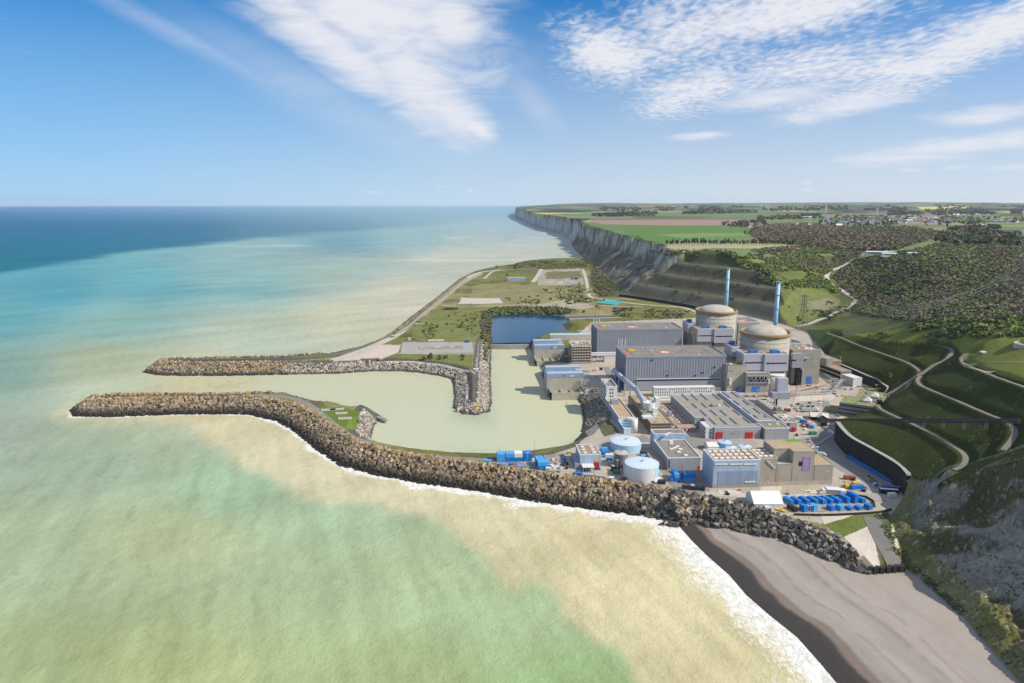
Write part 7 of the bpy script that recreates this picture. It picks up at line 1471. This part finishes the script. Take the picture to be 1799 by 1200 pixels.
# long row of low blue bins under the retaining wall
for i in range(11):
    t = i/10.; container(1494+t*67, 806+t*39.5, f'low blue bin under the retaining wall, {ordn[i]} of the row from the far end', M_cb, 5.2, 2.2, 1.8, R(-62), group='row of low blue bins under the retaining wall')
def yl(px, py, name, label, cat, rz=0., group=None, pos=None):
    o = empty(name, P(px, py, ZP) if pos is None else pos, rz); tag(o, label, cat, group); return o
def wheels(o, xs, w, r=.5):
    for x in xs:
        for s in (-1, 1): k = MB().tube((x, s*w/2-.15*s, r), (x, s*w/2+.12*s, r), r, 12).build('wheel', M_black, o)
def truck(px, py, label, rz, box_m, cab_m, L_=11., h=3.6, group=None):
    o = yl(px, py, 'truck', label, 'truck', rz, group); MB().box(-L_/2, L_/2, -1.25, 1.25, 1.1, h).box(-L_/2, L_/2+2.6, -1., 1., .7, 1.09).build('trailer', box_m, o); MB().prism([(L_/2+.5, -1.2), (L_/2+2.7, -1.2), (L_/2+2.7, 1.2), (L_/2+.5, 1.2)], 1.1, [3.3, 2.9, 2.9, 3.3]).build('cab', cab_m, o); MB().box(L_/2+2.68, L_/2+2.74, -1.1, 1.1, 1.9, 2.7).build('windscreen', M_glass, o); wheels(o, (-L_/2+1, -L_/2+2.2, L_/2+.4, L_/2+2), 2.4); return o
truck(1420, 723.5, 'white articulated lorry in the upper yard behind the gatehouse', R(3), M_cgrey, M_cwhite, 13); truck(1205, 859, 'dark flatbed lorry parked by the sea wall, left one of the pair', R(-8), M_cdark, M_cgrey, 5, 2.4, 'pair of dark lorries by the sea wall'); truck(1222, 860.5, 'dark flatbed lorry parked by the sea wall, right one of the pair', R(-8), M_cdark, M_cdark, 6, 2.6, 'pair of dark lorries by the sea wall'); truck(1446, 748, 'dark lorry under the start of the pipe bridge', R(5), M_cdark, M_cwhite, 4.5, 2.8)
def bus(px, py, label, rz, m, roof):
    o = yl(px, py, 'bus', label, 'bus', rz); MB().box(-5.5, 5.5, -1.25, 1.25, .5, 3.0).build('body', m, o); MB().box(-5.3, 5.3, -1.29, 1.29, 1.6, 2.5).build('window_band', M_glass, o); MB().box(-5.4, 5.4, -1.15, 1.15, 3.003, 3.15).build('roof', roof, o); wheels(o, (-3.6, 3.6), 2.4); return o
bus(1566, 862, 'blue coach parked beneath the end of the curved wall', R(-12), M_blued, mat('coach_blue_roof', (.05, .17, .38), .5, .05)); bus(1561, 867, 'dark coach with a white roof beside the blue one', R(-10), M_cdark, M_white)
CARM = {}
def car(px, py, label, rz, m, van=False, pos=None):
    o = yl(px, py, 'van' if van else 'car', label, 'van' if van else 'car', rz, None, pos); L_, h = (5.2, 2.2) if van else (4.3, 1.45); MB().prism([(-L_/2, -.9), (L_/2, -.9), (L_/2, .9), (-L_/2, .9)], .35, [h*.6, h*.52, h*.52, h*.6]).build('body', m, o)
    c = MB(); a, b2 = (-L_*.48, L_*.25) if van else (-L_*.36, L_*.2); c.v = [(a, -.82, h*.55), (b2+.5, -.82, h*.55), (b2+.5, .82, h*.55), (a, .82, h*.55), (a+.25, -.7, h), (b2, -.7, h), (b2, .7, h), (a+.25, .7, h)]; c.f = [(4, 5, 6, 7), (0, 1, 5, 4), (1, 2, 6, 5), (2, 3, 7, 6), (3, 0, 4, 7)]; c.sm = [False]*5; c.build('cabin', M_glass if not van else m, o)
    MB().box(a+.4, b2-.1, -.66, .66, h+.003, h+.04).build('roof', m, o); wheels(o, (-L_*.32, L_*.32), 1.7, .32)
M_silver, M_carw, M_carb, M_carr = mat('silver_car', (.42, .44, .46), .35, .05, spec=.5), mat('white_car', (.72, .72, .72), .35, .03, spec=.5), mat('blue_car', (.05, .10, .28), .35, .05, spec=.5), mat('red_car', (.42, .03, .03), .35, .05, spec=.5)
for x, y, l, rz, m, v in ((1458, 760, 'pale blue van at the foot of the retaining wall, left of two', 1.5, mat('pale_blue_van', (.55, .65, .75), .4, .03), True), (1463, 763, 'white van at the foot of the retaining wall, right of two', 1.5, M_carw, True), (1471, 731.5, 'silver blue car under the garden roofed building', 2.6, M_silver, False), (1503, 678.5, 'dark car in front of the four storey white cabins', .1, M_carb, False), (1510, 680, 'silver car right of the four storey white cabins', .1, M_silver, False), (1096, 842.5, 'red car parked by the sea wall, right one', .1, M_carr, False), (1092.5, 843.5, 'red car parked by the sea wall, left one', .2, M_carr, False), (1062.5, 843.5, 'small orange digger shaped car by the sea wall', .4, M_redp, False), (1144, 847.5, 'dark car at the foot of the wrapped tank', -.3, M_carb, False), (1000, 797, 'yellow loader near the harbour grass', .6, M_yel, False), (1410, 781, 'small dark car on the lane above the concrete tower', .8, M_carb, False), (1431, 796, 'pale teal car beside the stepped concrete roof', -.6, mat('teal_car', (.25, .42, .40), .4, .05), False), (1445, 800, 'white pickup beside the stepped concrete roof', -.6, M_carw, True), (1410, 747, 'white car near the red bin', .5, M_carw, False), (664, 633, 'dark car on the pale mole road', .1, M_carb, False), (1022, 821.5, 'dark blue car left of the small shed canopy', 1.4, M_carb, False), (1049.5, 825, 'blue car in front of the red shed door', .1, M_carb, False), (1532, 842, 'yellow forklift beside the low bin row', -1., M_yel, False)):
    car(x, y, l, rz, m, v, G(x, y) if x < 700 else None)
o = yl(1527, 690, 'mobile_crane', 'mobile crane with a raised yellow boom beside the end of the curved wall', 'crane', R(-20)); MB().box(-3.5, 3.5, -1.3, 1.3, .8, 1.9).build('chassis', M_cdark, o); MB().box(-3, -.6, -1.2, 1.2, 1.91, 3.4).build('cab', mat('orange_cab', (.5, .18, .05), .6, .1), o); MB().tube((-1, 0, 3.2), (9.5, 2, 4.4), .55, 6).build('boom', mat('crane_yellow', (.75, .60, .03), .5, .05), o); wheels(o, (-2.5, -1, 1, 2.5), 2.4, .6)
# lamp posts
for x, y, hh, l in ((927, 820, 10, 'tall lamp mast on the quay beside the container stacks'), (1444, 909, 16, 'tall lamp mast in front of the blue container yard'), (1422, 911, 8, 'short lamp post left of the tall mast by the container yard'), (1084, 836, 11, 'lamp post left of the wrapped tank'), (1198, 832, 11, 'lamp post in front of the grey hall'), (1450, 851, 9, 'lamp post at the right corner of the concrete building'), (1424, 714, 14, 'lamp mast behind the white lorry in the upper yard'), (1446, 713, 14, 'lamp mast on the right of the upper yard'), (1402, 704, 12, 'lamp mast beside the gate tower'), (1393, 702, 10, 'lamp post nearest the gate tower'), (1330, 702, 9, 'lamp post in front of the equipment lock'), (1538, 692, 9, 'lamp post under the end of the right retaining wall'), (939, 800, 12, 'lamp mast on the harbour grass edge'), (877, 806, 12, 'thin lamp mast at the left end of the quay'), (1471, 768, 9, 'lamp post by the end of the pipe bridge'), (1475, 650, 14, 'lamp post behind the low brown office')):
    o = yl(x, y, 'lamp_post', l, 'lamp post'); MB().cyl(0, 0, .16, .10, 0, hh, 8).build('pole', M_steel, o); MB().box(-1.1, 1.1, -.2, .2, hh, hh+.25).build('lamp_head', M_trim, o)
# steel racks and gantries of the upper yard
def rack(a, b, h_, n, label, name='pipe_rack', cat='pipe rack'):
    p, q = P(*a, ZP), P(*b, ZP); o = empty(name, p); tag(o, label, cat); d = q-p; u = np.array([-d[1], d[0], 0])/np.linalg.norm(d); mb = MB()
    for i in range(n):
        c = d*i/(n-1)
        for s in (0, 2.4): e = c+u*s; mb.tube(tuple(e), tuple(e+np.array([0, 0, h_])), .13, 4)
        mb.tube(tuple(c+np.array([0, 0, h_])), tuple(c+u*2.4+np.array([0, 0, h_])), .13, 4)
    mb.build('frame', M_steel, o); pp = MB()
    for k, (s, z, r) in enumerate(((.3, h_+.2, .2), (1.1, h_+.2, .28), (2., h_+.2, .2), (.2, h_*.6, .1), (2.2, h_*.6, .1))): pp.tube(tuple(u*s+np.array([0, 0, z])), tuple(d+u*s+np.array([0, 0, z])), r, 5)
    pp.build('pipe', mat('rack_pipe', (.36, .36, .36), .5, .1), o)
rack((1385, 697.5), (1462, 694), 4, 22, 'long grey pipe rack crossing the upper yard'); rack((1446, 662), (1475, 682), 3.5, 12, 'grey pipe rack running along the low offices to the right'); rack((1288, 699), (1352, 697), 2.4, 18, 'low fence like rack in front of the equipment lock'); rack((1468, 690), (1486, 672), 5, 7, 'tall tangle of steel racks beside the garden roofed building')
for i, (x, y) in enumerate(((1470, 686), (1478, 681), (1464, 679))):
    o = yl(x, y, 'switch_gantry', f'steel switch gantry in the right hand switch yard, {("front", "right", "rear")[i]} one', 'gantry', R(12), 'switch gantries'); MB().tube((-4, 0, 0), (-4, 0, 8), .22, 5).tube((4, 0, 0), (4, 0, 8), .22, 5).tube((-4.6, 0, 8), (4.6, 0, 8), .25, 5).tube((-4, 0, 5.5), (4, 0, 5.5), .14, 4).build('frame', M_steel, o)
    for k in range(3): MB().tube((-2.4+2.4*k, 0, 8), (-2.4+2.4*k, 0, 5.8), .22, 6).build('insulator', M_white, o)
rack((1400, 690), (1440, 680), 1.6, 14, 'curved handrail rack round the earth mound', 'handrail', 'handrail')
# far platform buildings
def plain(px, py, w, d, h_, rz, name, label, cat, wm, rm, n=0):
    o = empty(name, G(px, py), rz); tag(o, label, cat); MB().box(-w/2, w/2, 0, d, -.5, h_).build('wall', wm, o); MB().box(-w/2-.3, w/2+.3, -.3, d+.3, h_+.003, h_+.4).build('roof', rm, o)
    for i in range(n): MB().box(-w/2+w*(i+.2)/n, -w/2+w*(i+.75)/n, -.1, -.003, h_*.2, h_*.7).build('window', M_glass if i % 3 else M_white, o)
    return o
o = plain(907, 493.5, 42, 12, 7, R(0), 'long_shed', 'long blue grey shed on the far platform', 'shed', M_bluew, M_pblue); MB().box(21.1, 24, 0, 6, -.5, 5).build('red_bay', M_redp, o); MB().box(-23, -21.1, 0, 5, -.5, 3).build('red_lean_to', M_redp, o)
for x, y, w, l, m_ in ((985, 499, 16, 'pale row of parked cabins on the far platform, left one', M_trim), (998, 500, 14, 'pale row of parked cabins on the far platform, middle one', M_pblue), (1009, 501.5, 10, 'lilac grey cabin on the far platform, right one', M_lilac), (1012, 491, 9, 'dark crates and a blue bin on the far platform', M_cdark), (1005, 491.5, 5, 'small blue bin on the far platform', M_blue), (968, 497.5, 12, 'small white cabin left of the cabin row on the far platform', M_white)): plain(x, y, w, 5, 3, 0, 'cabin', l, 'cabin', m_, m_)
o = plain(789, 545, 18, 8, 3.6, R(4), 'dark_hut', 'dark flat roofed hut on the grass by the sea road', 'hut', mat('dark_wood', (.07, .06, .055), .8, .2), mat('dark_felt', (.09, .085, .09), .9, .1)); MB().box(9.2, 15, 4, 10, -.5, 3).build('side_wing', mat('dark_wood', (.07,)*3), o)
plain(738, 571, 14, 4, 1.6, R(10), 'low_slab', 'pale concrete slab beside the sea road', 'slab', M_conc, M_conc); plain(765, 600, 20, 5, 1.2, 0, 'low_slab', 'pale low concrete kerb block above the car park', 'slab', M_cream, M_cream); plain(836, 652, 5, 4, 2, 0, 'small_hut', 'tiny white hut at the end of the spit lawn', 'hut', M_white, M_white); plain(719, 598, 3, 3, 2.5, 0, 'small_hut', 'tiny white kiosk at the car park corner', 'hut', M_white, M_white)
a = [G(x, y) for x, y in ((1048, 533), (1068, 528), (1095, 530.5), (1080, 536.5))]; o = MB(); o.v = [(p[0], p[1], p[2]+1.2) for p in a]+[(p[0], p[1], p[2]-1) for p in a]; o.f = [(0, 1, 2, 3), (0, 4, 5, 1), (1, 5, 6, 2), (2, 6, 7, 3), (3, 7, 4, 0)]; o.sm = [False]*5; tag(o.build('covered_basin', mat('teal_liner', (.03, .36, .33), .45, .06)), 'teal lined covered basin beside the platform road', 'basin')
for i, (x, y, w) in enumerate(((577, 720, 12), (592, 719, 12), (600, 726, 10), (606, 735, 11))):
    g = G(x, y); o = MB().box(-w/2, w/2, -3, 3, -.5, .25).box(-w/2, -w/2+.4, -3, 3, .251, .8).build('foundation_slab', M_conc); o.location = g; o.rotation_euler = (0, 0, R(8)); tag(o, ('old concrete foundation slab on the mole lawn, back left one', 'old concrete foundation slab on the mole lawn, back right one', 'old concrete foundation slab on the mole lawn, middle one', 'round edged foundation slab on the mole lawn, front one')[i], 'slab', 'foundation slabs on the mole lawn')
a, b = P(652, 727, 3), P(678, 737, 3); o = MB(); d = (b-a)
for i in range(9): c = a+d*i/8; o.box(c[0]-1.3, c[0]+1.3, c[1]-2, c[1]+2, 2, 3.2); o.tube((c[0], c[1]-1.7, -1), (c[0], c[1]-1.7, 2), .35, 6)
tag(o.build('old_jetty', M_conc2), 'old concrete jetty at the end of the inner mole', 'jetty')
for i, (x, y, w, h_) in enumerate(((742, 611, 5, 1.2), (768, 610.5, 7, 1.), (795, 610, 6, 1.2))):
    g = G(x, y); o = MB().box(-w/2, w/2, -.6, .6, 0, h_).box(-w/2, -w/2+.5, -1, 1, 0, h_*.5).build('concrete_barrier', M_cream); o.location = g; tag(o, ('left', 'middle', 'right')[i]+' pale concrete barrier on the island of the old car park', 'barrier', 'barriers in the old car park')

# ================================================================== worn patches, kerbs, fences and clutter of the yards
M_p1, M_p2, M_p3, M_p4 = mat('patch_asphalt', (.23, .215, .195), .95, .15, .4), mat('patch_concrete', (.52, .46, .38), .95, .12, .4), mat('patch_rust', (.38, .25, .16), .95, .2, .5), mat('patch_grey', (.31, .29, .265), .95, .15, .4)
for i, (q, m) in enumerate(((((1262, 862), (1300, 861), (1302, 868), (1264, 869)), M_p2), (((1338, 856), (1372, 855), (1374, 864), (1332, 865)), M_p2), (((1348, 864), (1368, 863.5), (1369, 867), (1347, 867.5)), M_p3), (((1412, 862), (1438, 861), (1441, 867), (1414, 869)), M_p2), (((1398, 870), (1410, 869.5), (1411, 872), (1399, 873)), M_p2), (((1480, 845), (1520, 850), (1530, 860), (1500, 862)), M_p3), (((1160, 835), (1195, 829), (1240, 860), (1190, 862)), M_p1), (((1085, 770), (1130, 765), (1145, 775), (1100, 780)), M_p1), (((1030, 800), (1060, 775), (1085, 770), (1068, 800)), M_p4), (((955, 800), (990, 796), (995, 815), (960, 820)), M_p1), (((905, 815), (950, 818), (975, 830), (930, 824)), M_p1), (((975, 800), (988, 800), (992, 812), (978, 812)), M_p3), (((970, 815), (985, 814), (990, 826), (972, 827)), M_p2), (((1060, 645), (1070, 645), (1095, 690), (1082, 690)), M_p1), (((1150, 765), (1245, 768), (1250, 790), (1180, 782)), M_p1), (((1400, 690), (1470, 690), (1462, 704), (1395, 706)), M_p2), (((1390, 708), (1450, 706), (1445, 712), (1388, 715)), M_p4), (((1440, 755), (1458, 748), (1463, 770), (1420, 790)), M_p1), (((1270, 775), (1310, 774), (1312, 782), (1268, 783)), M_p4), (((1330, 690), (1362, 690), (1364, 697), (1332, 698)), M_p3), (((1398, 672), (1432, 670), (1440, 684), (1400, 686)), M_p3), (((1480, 700), (1500, 692), (1508, 695), (1490, 705)), M_p4), (((1500, 870), (1540, 866), (1556, 880), (1520, 884)), M_p4), (((1400, 880), (1520, 876), (1530, 896), (1400, 900)), M_p4))):
    pts = [P(a, b, ZP) for a, b in q]; mb = MB(); ctr = sum(pts)/4; out = []
    for j in range(4):
        a, b = pts[j], pts[(j+1) % 4]
        for k in range(5): c = a+(b-a)*k/5.; out.append(c+np.array([rnd.uniform(-.5, .5), rnd.uniform(-.5, .5), 0]))
    mb.quad(*[(c[0], c[1], ZP+.235+.004*i) for c in out]); tag(mb.build('pavement', m), kind='structure')
M_kerb = mat('pale_kerb', (.55, .51, .44), .9, .1, .4)
for l in (((1421, 789), (1440, 778), (1458, 766), (1466, 757)), ((1232, 869), (1300, 873), (1370, 874)), ((1098, 756), (1150, 757), (1182, 757)), ((1385, 706), (1430, 704), (1470, 698)), ((1398, 704), (1392, 712), (1380, 718))):
    pts = [P(a, b, ZP+.2) for a, b in l]; mb = MB()
    for a, b in zip(pts[:-1], pts[1:]):
        d = (b-a)/np.linalg.norm(b-a); n = np.array([-d[1], d[0], 0])*.3; mb.prism([tuple((a-n)[:2]), tuple((b-n)[:2]), tuple((b+n)[:2]), tuple((a+n)[:2])], ZP, ZP+.38)
    tag(mb.build('kerb', M_kerb), kind='structure')
def fence(name, label, pts, h_=2.4, step=4., z=ZP):
    w = [P(a, b, z) for a, b in pts]; mb = MB()
    for a, b in zip(w[:-1], w[1:]):
        n = max(int(np.linalg.norm(b-a)/step), 1)
        for k in range(n): c = a+(b-a)*k/n; mb.tube(tuple(c), tuple(c+np.array([0, 0, h_])), .07, 4)
        for zz in (.35, .7, 1.): mb.tube(tuple(a+np.array([0, 0, h_*zz])), tuple(b+np.array([0, 0, h_*zz])), .035, 4)
    tag(mb.build(name, M_steel), label, 'fence')
fence('security_fence', 'long grey security fence just inside the sea wall', [(872, 809), (905, 817), (962, 829), (1040, 840), (1120, 851.5), (1200, 863), (1258, 873), (1318, 888)])
fence('security_fence', 'grey security fence along the harbour edge of the quay', [(868, 806), (930, 803), (975, 797), (1012, 781), (1040, 770)])
fence('security_fence', 'grey security fence round the earth mound below the auxiliary block', [(1396, 690), (1430, 688), (1456, 676), (1452, 664)])
fence('security_fence', 'grey security fence in front of the garden roofed building', [(1405, 712), (1440, 707), (1462, 700)])
CRM = {}
def crate(px, py, kind):
    nm, lab, m, (w, d, h_) = kind
    if nm not in CRM:
        mb = MB()
        if nm == 'drum': mb.cyl(0, 0, w/2, w/2, 0, h_, 12)
        elif nm == 'pallet_stack':
            for k in range(5): mb.box(-w/2, w/2, -d/2, d/2, .3*k, .3*k+.16); mb.box(-w/2, -w/2+.2, -d/2, d/2, .3*k+.163, .3*k+.297); mb.box(w/2-.2, w/2, -d/2, d/2, .3*k+.163, .3*k+.297)
        else: mb.box(-w/2, w/2, -d/2, d/2, .12, h_); mb.box(-w/2-.05, w/2+.05, -d/2-.05, d/2+.05, h_+.003, h_+.12); mb.box(-w/2, -w/2+.2, -d/2, d/2, 0, .117); mb.box(w/2-.2, w/2, -d/2, d/2, 0, .117)
        CRM[nm+lab] = CRM[nm] = None; CRM[nm+lab] = mb.mesh(nm, m)
    if CRM.get(nm+lab) is None: mb = MB().box(-w/2, w/2, -d/2, d/2, 0, h_).box(-w/2-.05, w/2+.05, -d/2-.05, d/2+.05, h_+.003, h_+.12); CRM[nm+lab] = mb.mesh(nm, m)
    o = link_mesh(nm, CRM[nm+lab]); p = P(px, py, ZP); o.location = p; o.rotation_euler = (0, 0, rnd.uniform(0, 3)); tag(o, lab, 'crate' if 'crate' in nm or 'pallet' in nm else 'bin', lab.split(' scattered')[0]+'s')
KN = [('crate', 'small cream crate scattered in the works yard', M_cream, (2.2, 1.6, 1.4)), ('metal_crate', 'small grey metal crate scattered in the works yard', M_steel, (2.4, 1.8, 1.5)), ('pallet_stack', 'small brown pallet stack scattered in the works yard', M_brown, (1.8, 1.5, 1.5)), ('blue_bin', 'small blue bin scattered in the works yard', M_cb, (1.6, 1.3, 1.5)), ('red_bin', 'small red bin scattered in the works yard', M_redp, (1.5, 1.2, 1.3)), ('white_bin', 'small white bin scattered in the works yard', M_white, (1.8, 1.4, 1.5)), ('dark_bin', 'small dark bin scattered in the works yard', M_cdark, (2.2, 1.6, 1.4))]
for (x0, x1, y0, y1, n) in ((1388, 1450, 706, 722, 16), (1395, 1440, 745, 790, 16), (1390, 1450, 676, 690, 10), (1285, 1360, 690, 699, 12), (1455, 1500, 668, 700, 14), (1478, 1540, 838, 865, 14), (1000, 1075, 838, 846, 8), (1064, 1090, 800, 826, 10), (968, 998, 800, 835, 12), (1070, 1100, 640, 690, 8), (1020, 1050, 655, 700, 10), (1240, 1450, 862, 872, 8), (1128, 1145, 798, 830, 6)):
    for i in range(n): crate(rnd.uniform(x0, x1), rnd.uniform(y0, y1), rnd.choices(KN, (4, 5, 4, 2, 1, 3, 3))[0])
